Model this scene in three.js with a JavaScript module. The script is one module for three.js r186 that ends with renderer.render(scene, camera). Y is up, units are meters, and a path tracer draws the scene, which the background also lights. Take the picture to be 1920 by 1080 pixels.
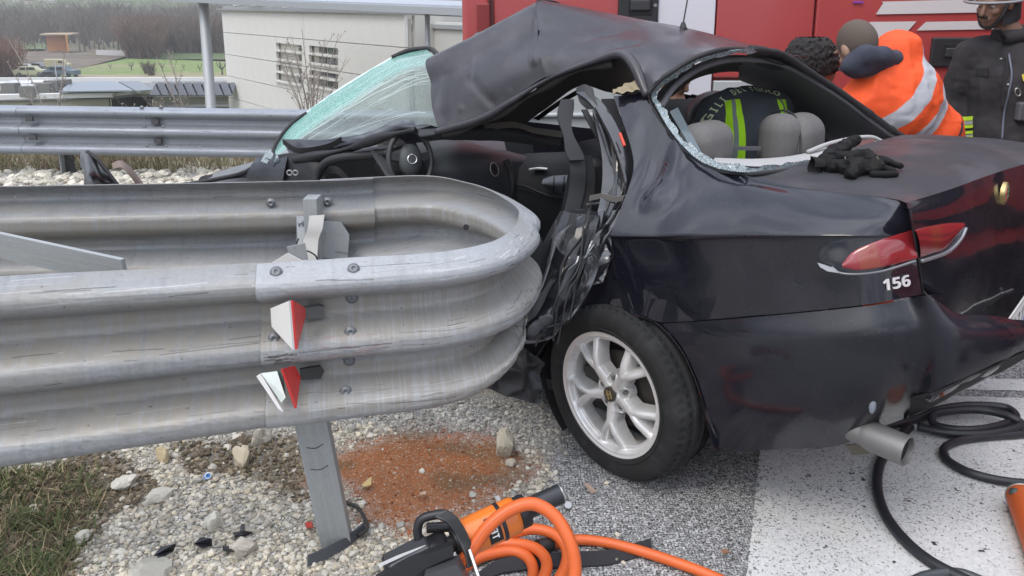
import * as THREE from 'three';
import { mergeGeometries, mergeVertices, toCreasedNormals } from 'three/addons/utils/BufferGeometryUtils.js';
import { RoundedBoxGeometry } from 'three/addons/geometries/RoundedBoxGeometry.js';
import { FontLoader } from 'three/addons/loaders/FontLoader.js';
import { TextGeometry } from 'three/addons/geometries/TextGeometry.js';

// ---------- camera, sky, sun, exposure ----------
const scene = new THREE.Scene();
const EYE = new THREE.Vector3(0, 1.6, 0), PITCH = Math.atan(350 / 1500), FOC = 1500;
const camera = new THREE.PerspectiveCamera(2 * Math.atan(720 / FOC) * 180 / Math.PI, 16 / 9, 0.05, 4000);
camera.position.copy(EYE); camera.rotation.set(-PITCH, 0, 0);
camera.setViewOffset(1920, 1440, 0, 360, 1920, 1080);      // the photograph is the lower part of a taller picture
scene.add(camera);
const renderer = new THREE.WebGLRenderer({ antialias: true });
renderer.toneMapping = THREE.LinearToneMapping; renderer.toneMappingExposure = 1.68;
renderer.shadowMap.enabled = true;
// seeded random and noise
let seedState = 12345;
const rnd = () => { seedState = (seedState * 1664525 + 1013904223) >>> 0; return seedState / 4294967296; };
const rr = (a, b) => a + (b - a) * rnd();
const hash2 = (x, y) => { let h = Math.imul(x | 0, 374761393) + Math.imul(y | 0, 668265263); h = Math.imul(h ^ (h >>> 13), 1274126177); return ((h ^ (h >>> 16)) >>> 0) / 4294967296; };
const hash3 = (x, y, z) => hash2((x | 0) + Math.imul(z | 0, 7919), (y | 0) + Math.imul(z | 0, 104729));
const sm = t => t * t * (3 - 2 * t), clamp = (x, a = 0, b = 1) => Math.min(b, Math.max(a, x)), mix = (a, b, t) => a + (b - a) * t;
const sstep = (a, b, x) => sm(clamp((x - a) / (b - a)));
function n2(x, y) { const i = Math.floor(x), j = Math.floor(y), u = sm(x - i), v = sm(y - j); return mix(mix(hash2(i, j), hash2(i + 1, j), u), mix(hash2(i, j + 1), hash2(i + 1, j + 1), u), v); }
function fbm(x, y, o = 4) { let s = 0, a = 0.5, n = 0; for (let k = 0; k < o; k++) { s += a * n2(x + k * 17.3, y - k * 9.1); n += a; a *= 0.5; x *= 2.03; y *= 2.03; } return s / n; }
function n3(x, y, z) { const i = Math.floor(x), j = Math.floor(y), k = Math.floor(z), u = sm(x - i), v = sm(y - j), w = sm(z - k); const f = kk => mix(mix(hash3(i, j, kk), hash3(i + 1, j, kk), u), mix(hash3(i, j + 1, kk), hash3(i + 1, j + 1, kk), u), v); return mix(f(k), f(k + 1), w); }
// overcast sky: bright grey cloud layer, a little brighter overhead and towards the sun
const SUNDIR = new THREE.Vector3(-0.35, 0.8, 0.45).normalize();
{
  const W = 512, H = 256, d = new Float32Array(W * H * 4);
  for (let j = 0; j < H; j++) for (let i = 0; i < W; i++) {
    const el = (j + 0.5) / H * Math.PI - Math.PI / 2, az = (i + 0.5) / W * 2 * Math.PI - Math.PI;
    const dir = [Math.cos(el) * Math.cos(az), Math.sin(el), Math.cos(el) * Math.sin(az)];
    const up = Math.max(0, dir[1]), px = dir[0] / (up + 0.25), pz = dir[2] / (up + 0.25);
    const c = fbm(px * 1.1 + 20, pz * 1.1 + 7, 5), toSun = Math.max(0, dir[0] * SUNDIR.x + dir[1] * SUNDIR.y + dir[2] * SUNDIR.z);
    let L = (0.36 + 1.35 * up) * (0.42 + 1.16 * sstep(0.3, 0.72, c)) + 0.4 * Math.pow(toSun, 6);
    if (dir[1] < 0) L *= 0.6;
    const k = 4 * (j * W + i); const t = sstep(0.35, 0.65, c);
    d[k] = L * mix(0.81, 0.965, t); d[k + 1] = L * mix(0.91, 0.985, t); d[k + 2] = L * mix(1.14, 1.05, t); d[k + 3] = 1;
  }
  const sky = new THREE.DataTexture(d, W, H, THREE.RGBAFormat, THREE.FloatType);
  sky.mapping = THREE.EquirectangularReflectionMapping; sky.magFilter = THREE.LinearFilter; sky.needsUpdate = true;
  scene.background = sky; scene.environment = sky;
}
const sun = new THREE.DirectionalLight(0xfff4e4, 1.0);
sun.position.copy(SUNDIR).multiplyScalar(40); sun.castShadow = true; sun.shadow.radius = 40; sun.shadow.mapSize.set(2048, 2048);
Object.assign(sun.shadow.camera, { left: -14, right: 14, top: 14, bottom: -14, near: 1, far: 90 });
scene.add(sun, sun.target);
scene.fog = new THREE.FogExp2(0xd6d9da, 0.0011);

// ---------- measuring: photograph pixels to places ----------
const V = (x, y, z) => new THREE.Vector3(x, y, z), cP = Math.cos(PITCH), sP = Math.sin(PITCH);
const ray = (x, y) => { const u = (x - 960) / FOC, v = (y - 360) / FOC; return V(u, -sP - v * cP, -cP + v * sP); };
const atD = (x, y, d) => ray(x, y).multiplyScalar(d).add(EYE);                       // at a distance along the view
const atY = (x, y, h = 0) => { const r = ray(x, y); return r.multiplyScalar((h - EYE.y) / r.y).add(EYE); };   // on a level
const atZ = (x, y, z) => { const r = ray(x, y); return r.multiplyScalar(z / r.z).add(EYE); };
const CA = 41 * Math.PI / 180, FWD = V(-Math.cos(CA), 0, -Math.sin(CA)), RGT = V(Math.sin(CA), 0, -Math.cos(CA)), ORI = V(0.4222, 0, -2.4542);
const onPl = (x, y, n, off) => { const r = ray(x, y), q = ORI.clone().addScaledVector(n, off).sub(EYE); return r.multiplyScalar(q.dot(n) / r.dot(n)).add(EYE); };
const Lt = (x, y, l) => onPl(x, y, RGT, l), Ln = (x, y, l) => onPl(x, y, FWD, l);     // on a lengthwise / crosswise plane of the car
const CP = (lon, lat, h) => ORI.clone().addScaledVector(FWD, lon).addScaledVector(RGT, lat).setY(h);
const toCar = p => { const q = p.clone().sub(ORI); return [q.dot(FWD), q.dot(RGT), p.y]; };

const hitOn = (meshes, x, y, fall) => { const rc = new THREE.Raycaster(EYE.clone(), ray(x, y).normalize()); scene.updateMatrixWorld(true); const h = rc.intersectObjects(meshes, false)[0]; return h ? h.point : fall(); };
// ---------- building helpers ----------
const used = {};
function numbered(n) { if (!(n in used)) { used[n] = 0; return n; } return n + '_' + String(++used[n]).padStart(3, '0'); }
function tag(o, label, category, group, kind) { Object.assign(o.userData, label ? { label } : {}, category ? { category } : {}, group ? { group } : {}, kind ? { kind } : {}); return o; }
function thing(name, label, category, pos = V(0, 0, 0), group) { const o = new THREE.Group(); o.name = numbered(name); o.position.copy(pos); scene.add(o); return tag(o, label, category, group); }
const worldOff = o => { const p = V(0, 0, 0); while (o && o !== scene) { p.add(o.position); o = o.parent; } return p; };
function part(parent, name, geo, mat, label) {                // geometry given in world places; kept relative to the thing's base
  const p = worldOff(parent); const g = p.lengthSq() ? geo.clone().translate(-p.x, -p.y, -p.z) : geo;
  const m = new THREE.Mesh(g, mat); m.name = name; m.castShadow = m.receiveShadow = true; parent.add(m); if (label) m.userData.label = label; return m;
}
function single(name, geo, mat, label, category, group, kind) {     // a thing that is one mesh, based at its lowest middle
  geo.computeBoundingBox(); const b = geo.boundingBox, c = V((b.min.x + b.max.x) / 2, b.min.y, (b.min.z + b.max.z) / 2);
  const m = new THREE.Mesh(geo.clone().translate(-c.x, -c.y, -c.z), mat); m.position.copy(c); m.name = numbered(name); m.castShadow = m.receiveShadow = true; scene.add(m); return tag(m, label, category, group, kind);
}
function struct(name, geo, mat) { const m = new THREE.Mesh(geo, mat); m.name = numbered(name); m.receiveShadow = m.castShadow = true; m.userData.kind = 'structure'; scene.add(m); return m; }
const lin = (r, g, b) => new THREE.Color().setRGB(r, g, b);
const std = (c, roughness = 0.8, metalness = 0, o = {}) => new THREE.MeshStandardMaterial({ color: Array.isArray(c) ? lin(...c) : c, roughness, metalness, side: THREE.DoubleSide, ...o });
const phy = (c, roughness = 0.8, metalness = 0, o = {}) => new THREE.MeshPhysicalMaterial({ color: Array.isArray(c) ? lin(...c) : c, roughness, metalness, side: THREE.DoubleSide, ...o });
function tex(W, H, fn, srgb = false, wrap = true) {            // fn(u, v, i, j) -> [r, g, b] in 0..1 (linear values; stored as sRGB bytes for colour maps)
  const d = new Uint8Array(W * H * 4), e = srgb ? x => x <= 0.0031308 ? 12.92 * x : 1.055 * Math.pow(x, 1 / 2.4) - 0.055 : x => x;
  for (let j = 0; j < H; j++) for (let i = 0; i < W; i++) { const c = fn((i + 0.5) / W, (j + 0.5) / H, i, j), k = 4 * (j * W + i); for (let q = 0; q < 3; q++) d[k + q] = 255 * clamp(e(c[q])) + 0.5; d[k + 3] = 255; }
  const t = new THREE.DataTexture(d, W, H); t.magFilter = t.minFilter = THREE.LinearFilter; if (wrap) t.wrapS = t.wrapT = THREE.RepeatWrapping; if (srgb) t.colorSpace = THREE.SRGBColorSpace; t.needsUpdate = true; return t;
}
const crs = (a, b, c, d, t) => 0.5 * (2 * b + (c - a) * t + (2 * a - 5 * b + 4 * c - d) * t * t + (3 * b - a - 3 * c + d) * t * t * t);
function spl(pts, t) { const n = pts.length - 1, i = Math.min(n - 1, Math.floor(t * n)), f = t * n - i, g = k => pts[clamp(k, 0, n)]; const e = i === 0 ? g(0).clone().multiplyScalar(2).sub(g(1)) : g(i - 1), h = i + 2 > n ? g(n).clone().multiplyScalar(2).sub(g(n - 1)) : g(i + 2), b = g(i), c = g(i + 1); return V(crs(e.x, b.x, c.x, h.x, f), crs(e.y, b.y, c.y, h.y, f), crs(e.z, b.z, c.z, h.z, f)); }
function grid(nu, nv, fn, uvs = null, closeU = false) {          // fn(u, v) -> Vector3; uv in metres by length along both ways
  const P = [], N = (nu + 1) * (nv + 1), pos = new Float32Array(N * 3), uv = new Float32Array(N * 2), idx = [];
  for (let j = 0; j <= nv; j++) for (let i = 0; i <= nu; i++) { const p = fn(i / nu, j / nv); P.push(p); p.toArray(pos, 3 * (j * (nu + 1) + i)); }
  const at = (i, j) => P[j * (nu + 1) + i];
  for (let j = 0; j <= nv; j++) { let s = 0; for (let i = 0; i <= nu; i++) { if (i) s += at(i, j).distanceTo(at(i - 1, j)); uv[2 * (j * (nu + 1) + i)] = s; } }
  for (let i = 0; i <= nu; i++) { let s = 0; for (let j = 0; j <= nv; j++) { if (j) s += at(i, j).distanceTo(at(i, j - 1)); uv[2 * (j * (nu + 1) + i) + 1] = s; } }
  if (uvs) for (let j = 0; j <= nv; j++) for (let i = 0; i <= nu; i++) { const q = uvs(i / nu, j / nv, at(i, j)); uv[2 * (j * (nu + 1) + i)] = q[0]; uv[2 * (j * (nu + 1) + i) + 1] = q[1]; }
  for (let j = 0; j < nv; j++) for (let i = 0; i < nu; i++) { const a = j * (nu + 1) + i, b = a + 1, c = a + nu + 1, d = c + 1; idx.push(a, b, d, a, d, c); }
  const g = new THREE.BufferGeometry(); g.setAttribute('position', new THREE.BufferAttribute(pos, 3)); g.setAttribute('uv', new THREE.BufferAttribute(uv, 2)); g.setIndex(idx); g.computeVertexNormals(); return g;
}
function patch(rows, su = 8, sv = 8, disp = null) {              // smooth skin through rows of control points
  const m = rows[0].length - 1, n = rows.length - 1; rows.forEach((r, k) => { if (r.length !== m + 1) throw new Error('patch row ' + k + ' has ' + r.length); });
  const g = grid(m * su, n * sv, (u, v) => spl(rows.map(r => spl(r, u)), v)); if (disp) displace(g, disp); return g;
}
function displace(g, fn) { const p = g.attributes.position, n = g.attributes.normal, q = V(), w = V(); for (let i = 0; i < p.count; i++) { q.fromBufferAttribute(p, i); w.fromBufferAttribute(n, i); const d = fn(q, i); q.addScaledVector(w, d); p.setXYZ(i, q.x, q.y, q.z); } g.computeVertexNormals(); return g; }
function thicken(g, t) {                                           // gives an open grid sheet a back face and a rim
  const p = g.attributes.position, n = g.attributes.normal, c = p.count, pos = new Float32Array(c * 6), uv = new Float32Array(c * 4), idx = Array.from(g.index.array), out = [];
  for (let i = 0; i < c; i++) { for (let k = 0; k < 3; k++) { pos[3 * i + k] = p.array[3 * i + k]; pos[3 * (i + c) + k] = p.array[3 * i + k] - n.array[3 * i + k] * t; } for (let k = 0; k < 2; k++) uv[2 * i + k] = uv[2 * (i + c) + k] = g.attributes.uv.array[2 * i + k]; }
  const ed = new Map(); for (let k = 0; k < idx.length; k += 3) { out.push(idx[k], idx[k + 1], idx[k + 2], idx[k] + c, idx[k + 2] + c, idx[k + 1] + c); for (let e = 0; e < 3; e++) { const a = idx[k + e], b = idx[k + (e + 1) % 3], key = a < b ? a + '_' + b : b + '_' + a; ed.has(key) ? ed.set(key, null) : ed.set(key, [a, b]); } }
  for (const e of ed.values()) if (e) { const [a, b] = e; out.push(b, a, a + c, b, a + c, b + c); }
  const r = new THREE.BufferGeometry(); r.setAttribute('position', new THREE.BufferAttribute(pos, 3)); r.setAttribute('uv', new THREE.BufferAttribute(uv, 2)); r.setIndex(out); return toCreasedNormals(r, 0.9);
}
function tube(pts, rad, seg = 10, steps = 0, flat = 1) {          // round bar along points; rad a number or a function of 0..1; closed ends
  const c = new THREE.CatmullRomCurve3(pts, false, 'centripetal'), n = steps || Math.max(4, pts.length * 6), fr = c.computeFrenetFrames(n, false), R = typeof rad === 'function' ? rad : () => rad;
  return grid(seg, n + 2, (u, v) => { const k = clamp(Math.round(v * (n + 2)) - 1, 0, n), end = v === 0 || v === 1, p = c.getPointAt(k / n), a = u * 2 * Math.PI, r = end ? 0 : R(k / n); return p.addScaledVector(fr.normals[k], Math.cos(a) * r).addScaledVector(fr.binormals[k], Math.sin(a) * r * flat); });
}
function ribbon(pts, w, up, th = 0.003) {                          // flat strap along points, wide along up
  const f = Array.isArray(up) ? t => spl(up, t) : () => up; const W = typeof w === 'function' ? w : () => w;
  return thicken(grid(pts.length * 8, 4, (u, v) => spl(pts, u).addScaledVector(f(u).clone().normalize(), (v - 0.5) * W(u))), th);
}
function box(w, h, d, r = 0) { return r ? new RoundedBoxGeometry(w, h, d, 2, r) : new THREE.BoxGeometry(w, h, d); }
function orient(g, pos, xAxis, yAxis) { const X = xAxis.clone().normalize(), Z = X.clone().cross(yAxis).normalize(), Y = Z.clone().cross(X); return g.applyMatrix4(new THREE.Matrix4().makeBasis(X, Y, Z).setPosition(pos)); }   // local x and y axes turned to given directions
function bar(a, b, w, h, up = V(0, 1, 0), r = 0) { const d = b.clone().sub(a), L = d.length(); return orient(box(L, h, w, r), a.clone().add(b).multiplyScalar(0.5), d, up); }
function rod(a, b, r, r2 = r, seg = 10) { const d = b.clone().sub(a), L = d.length(), g = new THREE.CylinderGeometry(r2, r, L, seg); g.applyQuaternion(new THREE.Quaternion().setFromUnitVectors(V(0, 1, 0), d.normalize())); return g.translate((a.x + b.x) / 2, (a.y + b.y) / 2, (a.z + b.z) / 2); }
function poly(pts, th) {                                           // a flat or bent plate through its corner points, th thick
  const c = pts.reduce((s, p) => s.add(p), V(0, 0, 0)).multiplyScalar(1 / pts.length), nn = V(0, 0, 0); for (let i = 0; i < pts.length; i++) nn.add(pts[i].clone().sub(c).cross(pts[(i + 1) % pts.length].clone().sub(c))); nn.normalize();
  const ref = pts[1].clone().sub(pts[0]).normalize(), w = nn.clone().cross(ref), q = pts.map(p => new THREE.Vector2(p.clone().sub(c).dot(ref), p.clone().sub(c).dot(w))), tri = THREE.ShapeUtils.triangulateShape(q, []);
  const n = pts.length, pos = [], uv = [], idx = []; for (const s of [0, 1]) pts.forEach((p, i) => { const z = p.clone().addScaledVector(nn, -s * th); pos.push(z.x, z.y, z.z); uv.push(q[i].x, q[i].y); });
  for (const t of tri) idx.push(t[0], t[1], t[2], t[0] + n, t[2] + n, t[1] + n); for (let i = 0; i < n; i++) { const j = (i + 1) % n; idx.push(i, i + n, j, j, i + n, j + n); }
  const g = new THREE.BufferGeometry(); g.setAttribute('position', new THREE.Float32BufferAttribute(pos, 3)); g.setAttribute('uv', new THREE.Float32BufferAttribute(uv, 2)); g.setIndex(idx); return toCreasedNormals(g, 0.4);
}
function merge(list) { return mergeGeometries(list.map(g => { let h = g.index ? g.toNonIndexed() : g; for (const k of Object.keys(h.attributes)) if (!['position', 'normal', 'uv'].includes(k)) h.deleteAttribute(k); if (!h.attributes.normal) h.computeVertexNormals(); if (!h.attributes.uv) h.setAttribute('uv', new THREE.Float32BufferAttribute(new Float32Array(h.attributes.position.count * 2), 2)); return h; })); }
// smooth bodies: a distance field of tapered capsules joined by a smooth minimum, skinned by surface nets
function cap(a, b, r1, r2) { const d = b.clone().sub(a), L2 = d.lengthSq(); return (x, y, z) => { const px = x - a.x, py = y - a.y, pz = z - a.z, t = L2 ? clamp((px * d.x + py * d.y + pz * d.z) / L2) : 0; return Math.hypot(px - d.x * t, py - d.y * t, pz - d.z * t) - mix(r1, r2, t); }; }
function ell(c, r, ax = null) { const m = ax ? ax.map(v => v.clone().normalize()) : null; return (x, y, z) => { let p = x - c.x, q = y - c.y, s = z - c.z; if (m) { const v = V(p, q, s); p = v.dot(m[0]); q = v.dot(m[1]); s = v.dot(m[2]); } const k0 = Math.hypot(p / r[0], q / r[1], s / r[2]), k1 = Math.hypot(p / r[0] / r[0], q / r[1] / r[1], s / r[2] / r[2]); return k1 < 1e-9 ? -Math.min(...r) : k0 * (k0 - 1) / k1; }; }
function smin(list, k) { return (x, y, z) => { let d = 1e9; for (const f of list) { const e = f(x, y, z), h = clamp(0.5 + 0.5 * (e - d) / k); d = mix(e, d, h) - k * h * (1 - h); } return d; }; }
function skin(f, lo, hi, cell) {
  const nx = Math.ceil((hi.x - lo.x) / cell) + 1, ny = Math.ceil((hi.y - lo.y) / cell) + 1, nz = Math.ceil((hi.z - lo.z) / cell) + 1, F = new Float32Array(nx * ny * nz), I = (i, j, k) => (k * ny + j) * nx + i;
  const BK = 5; for (let k0 = 0; k0 < nz; k0 += BK) for (let j0 = 0; j0 < ny; j0 += BK) for (let i0 = 0; i0 < nx; i0 += BK) {       // blocks far from the surface are not sampled finely
    const m = (BK - 1) / 2, c = f(lo.x + (i0 + m) * cell, lo.y + (j0 + m) * cell, lo.z + (k0 + m) * cell), skip = Math.abs(c) > cell * BK * 1.5;
    for (let k = k0; k < Math.min(nz, k0 + BK); k++) for (let j = j0; j < Math.min(ny, j0 + BK); j++) for (let i = i0; i < Math.min(nx, i0 + BK); i++) F[I(i, j, k)] = skip ? c : f(lo.x + i * cell, lo.y + j * cell, lo.z + k * cell); }
  const id = new Int32Array(nx * ny * nz).fill(-1), pos = [], idx = [];
  for (let k = 0; k < nz - 1; k++) for (let j = 0; j < ny - 1; j++) for (let i = 0; i < nx - 1; i++) {
    let x = 0, y = 0, z = 0, n = 0; const e = (a, b, c, p, q, r) => { const u = F[I(i + a, j + b, k + c)], w = F[I(i + p, j + q, k + r)]; if ((u < 0) !== (w < 0)) { const t = u / (u - w); x += a + (p - a) * t; y += b + (q - b) * t; z += c + (r - c) * t; n++; } };
    for (const [b, c] of [[0, 0], [1, 0], [0, 1], [1, 1]]) { e(0, b, c, 1, b, c); e(b, 0, c, b, 1, c); e(b, c, 0, b, c, 1); }
    if (n) { id[I(i, j, k)] = pos.length / 3; pos.push(lo.x + (i + x / n) * cell, lo.y + (j + y / n) * cell, lo.z + (k + z / n) * cell); }
  }
  const quad = (a, b, c, d, flip) => { if (a < 0 || b < 0 || c < 0 || d < 0) return; flip ? idx.push(a, c, b, a, d, c) : idx.push(a, b, c, a, c, d); };
  for (let k = 1; k < nz - 1; k++) for (let j = 1; j < ny - 1; j++) for (let i = 1; i < nx - 1; i++) {
    const s = F[I(i, j, k)] < 0; if (s !== F[I(i + 1, j, k)] < 0) quad(id[I(i, j - 1, k - 1)], id[I(i, j, k - 1)], id[I(i, j, k)], id[I(i, j - 1, k)], !s);
    if (s !== F[I(i, j + 1, k)] < 0) quad(id[I(i - 1, j, k - 1)], id[I(i - 1, j, k)], id[I(i, j, k)], id[I(i, j, k - 1)], !s);
    if (s !== F[I(i, j, k + 1)] < 0) quad(id[I(i - 1, j - 1, k)], id[I(i, j - 1, k)], id[I(i, j, k)], id[I(i - 1, j, k)], !s);
  }
  const g = new THREE.BufferGeometry(); g.setAttribute('position', new THREE.Float32BufferAttribute(pos, 3)); g.setAttribute('uv', new THREE.Float32BufferAttribute(new Float32Array(pos.length / 3 * 2), 2)); g.setIndex(idx); g.computeVertexNormals(); return g;
}
function uvBy(g, fn) { const p = g.attributes.position, u = g.attributes.uv, q = V(); for (let i = 0; i < p.count; i++) { q.fromBufferAttribute(p, i); const r = fn(q); u.setXY(i, r[0], r[1]); } return g; }
const font = await new FontLoader().loadAsync('fonts/droid/droid_sans_bold.typeface.json');
const txt = (s, size, depth) => { const g = new TextGeometry(s, { font, size, depth, curveSegments: 4, bevelEnabled: false }); g.computeBoundingBox(); const b = g.boundingBox; return g.translate(-(b.min.x + b.max.x) / 2, -(b.min.y + b.max.y) / 2, 0); };
// ---------- ground ----------
const GX0 = -2.4, GX1 = 2.8, GZ0 = -1.4, GZ1 = -6.6;            // near sheet (fine texture)
const wpoly = px => px.map(([x, y]) => { const p = atY(x, y, 0); return [p.x, p.z]; });
function sdPoly(P, x, z) { let d = 1e9, s = 1; for (let i = 0, j = P.length - 1; i < P.length; j = i++) { const ex = P[j][0] - P[i][0], ez = P[j][1] - P[i][1], wx = x - P[i][0], wz = z - P[i][1], t = clamp((wx * ex + wz * ez) / (ex * ex + ez * ez)), bx = wx - ex * t, bz = wz - ez * t; d = Math.min(d, bx * bx + bz * bz); const c = [z >= P[i][1], z < P[j][1], ex * wz > ez * wx]; if (c.every(q => q) || c.every(q => !q)) s = -s; } return s * Math.sqrt(d); }
const ROAD = [...wpoly([[640, 1180], [760, 1040], [1000, 925], [1060, 860], [1035, 790], [1000, 745]]), [-.35, -3.7], [-2.6, -5.6], [-4, -7], [8, -7], [8, 2], [-.6, 2]];
const DARKBAND = wpoly([[560, 800], [700, 800], [860, 830], [1000, 840], [1060, 880], [1080, 800], [1040, 740], [900, 735], [620, 770]]);
const RUST = wpoly([[600, 870], [660, 826], [780, 806], [930, 820], [992, 852], [996, 895], [945, 940], [860, 968], [770, 995], [680, 995], [620, 940], [540, 910]]);
const GRASS = wpoly([[-200, 860], [130, 868], [190, 890], [215, 930], [170, 1000], [120, 1110], [-300, 1140]]);
const EARTH = wpoly([[120, 850], [200, 845], [270, 880], [300, 930], [230, 960], [190, 1000], [150, 1020], [100, 960]]);
const EARTH2 = wpoly([[330, 830], [560, 812], [615, 880], [590, 950], [520, 930], [470, 905], [350, 880]]);
const PAINT = wpoly([[1425, 845], [1397, 1100]]);                // left edge of the white paint
const paintSide = (x, z) => { const [a, b] = PAINT, dx = b[0] - a[0], dz = b[1] - a[1], l = Math.hypot(dx, dz); return ((x - a[0]) * -dz + (z - a[1]) * dx) / l; };   // > 0 on the painted side
const PSIGN = paintSide(2, -2.2) > 0 ? 1 : -1;
function zones(x, z) {
  const w = 0.09 * (fbm(x * 7, z * 7, 3) - 0.5), wf = 0.03 * (n2(x * 55, z * 55) - 0.5);
  const road = sstep(0.03, -0.03, sdPoly(ROAD, x, z) + w + wf), band = sstep(0.04, -0.06, sdPoly(DARKBAND, x, z) + w + wf * 2), rust = sstep(0.12, -0.15, sdPoly(RUST, x, z) + w * 1.9 + wf * 2.5);
  const grass = sstep(0.05, -0.08, sdPoly(GRASS, x, z) + w * 1.5 + wf * 2), earth = Math.max(sstep(0.05, -0.05, sdPoly(EARTH, x, z) + w + wf), 0.8 * sstep(0.05, -0.05, sdPoly(EARTH2, x, z) + w + wf));
  return { road, band, rust, grass, earth };
}
const gh = (x, z) => { const far = sstep(-4.8, -7.6, z) * sstep(1.2, -0.5, x); return -0.15 * far; };
const stones = (x, y, s) => { const a = n2(x / s, y / s), b = n2(x / s * 2.1 + 31, y / s * 2.1 - 12); return 0.62 * a + 0.38 * b; };
// worn-aggregate pattern: nearest stone of a jittered grid -> [distance to its edge, tone of the stone]
function cells(x, y, s) { x /= s; y /= s; const i = Math.floor(x), j = Math.floor(y); let d1 = 9, d2 = 9, t = 0; for (let b = -1; b <= 1; b++) for (let a = -1; a <= 1; a++) { const h = hash2(i + a, j + b), k = hash2(i + a + 91, j + b - 57), dx = i + a + 0.15 + 0.7 * h - x, dy = j + b + 0.15 + 0.7 * k - y, d = dx * dx + dy * dy; if (d < d1) { d2 = d1; d1 = d; t = hash2(i + a - 13, j + b + 77); } else if (d < d2) d2 = d; } return [Math.sqrt(d2) - Math.sqrt(d1), t]; }
function groundTex() {
  const W = 2048, H = 2048, bd = new Uint8Array(W * H * 4);
  const map = tex(W, H, (u, v, i, j) => {
    const x = mix(GX0, GX1, u), z = mix(GZ0, GZ1, v); let c = [0.36, 0.34, 0.3], b = 0.5;
    const k = 4 * (j * W + i);
    if (sdPolyFast(x, z)) {                                        // plain road, away from every edge
      const [e, t] = cells(x, z, 0.0085), n = stones(x, z, 0.0045), m = fbm(x * 2.2, z * 2.2, 3) * (.75 + .5 * sstep(.3, .7, fbm(x * .9 + 4, z * 6, 3))), g = (0.22 + 0.3 * t) * (0.8 + 0.4 * m), gap = sstep(0.02, 0.2, e) * sstep(0.25, 0.4, n);
      c = [mix(0.03, g, gap), mix(0.03, g * 0.995, gap), mix(0.03, g * 0.98, gap)]; b = 0.2 + 0.6 * gap;
    } else {
      const Z = zones(x, z), [e, t] = cells(x, z, 0.011), [e2, t2] = cells(x + 3, z - 2, 0.005), n = stones(x, z, 0.0045), m = fbm(x * 3, z * 3, 3), warm = fbm(x * 6 + 9, z * 6, 2);
      const peb = sstep(0.03, 0.22, e), peb2 = sstep(0.03, 0.25, e2);
      const L = (0.26 + 0.32 * t) * peb * (0.55 + 0.45 * peb2) + 0.05; c = [L, L * mix(0.97, 0.93, warm), L * mix(0.9, 0.78, warm)]; b = 0.25 + 0.5 * peb * (0.6 + 0.4 * t);
      const put = (w, q, bb) => { for (let s = 0; s < 3; s++) c[s] = mix(c[s], q[s], w); b = mix(b, bb, w); };
      const f = 0.05 + 0.13 * t2 * peb2 * (0.6 + 0.8 * m); put(Z.earth * 0.85, [f * 1.05, f * 0.86, f * 0.62], 0.3 + 0.4 * peb2);
      const gr = (0.2 + 0.3 * t2) * peb2 * (0.8 + 0.4 * m) + 0.02; put(Z.band, [gr, gr * 0.995, gr * 0.98], 0.25 + 0.5 * peb2);
      const ru = (0.55 + 0.45 * t2 * peb2) * (0.7 + 0.6 * m), dark = sstep(0.5, 0.75, fbm(x * 5 + 40, z * 9, 3)) * 0.4; put(Z.rust * (t2 > 0.9 ? 0.4 : 0.93), [0.35 * ru * (1 - dark), 0.118 * ru * (1 - dark * 0.6), 0.03 * ru * (1 - dark * 0.4)], 0.3 + 0.3 * peb2);
      const gs = (0.03 + 0.05 * t2) * (0.6 + 0.8 * m); put(Z.grass * 0.9, [gs * 1.15, gs * 1.0, gs * 0.55], 0.35 + 0.4 * peb2 * t2);
      const g = 0.22 + 0.3 * t, gap = sstep(0.02, 0.2, e) * sstep(0.25, 0.4, n), rd = mix(0.03, g, gap); put(Z.road, [rd, rd * 0.995, rd * 0.98], 0.2 + 0.6 * gap);
    }
    bd[k] = bd[k + 1] = bd[k + 2] = 255 * clamp(b); bd[k + 3] = 255; return c;
  }, true, false);
  const bump = new THREE.DataTexture(bd, W, H); bump.magFilter = bump.minFilter = THREE.LinearFilter; bump.needsUpdate = true; return { map, bump };
}
const sdPolyFast = (x, z) => x > 0.62 && z > -6;
const GT = groundTex();
const groundMat = std(0xffffff, 0.93, 0, { map: GT.map, bumpMap: GT.bump, bumpScale: 0.005 });
const groundGeo = (() => {
  const nx = 240, nz = 240; return grid(nx, nz, (u, v) => { const x = mix(GX0, GX1, u), z = mix(GZ0, GZ1, v), r = x > 0.7 ? 1 : sstep(0.05, -0.05, sdPoly(ROAD, x, z)); return V(x, gh(x, z) + (1 - r) * (0.03 * (fbm(x * 5, z * 5, 3) - 0.5) + 0.014 * (n2(x * 38, z * 38) - 0.5)), z); }, (u, v) => [u, v]);
})();
const ground = struct('ground', groundGeo, groundMat);
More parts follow.
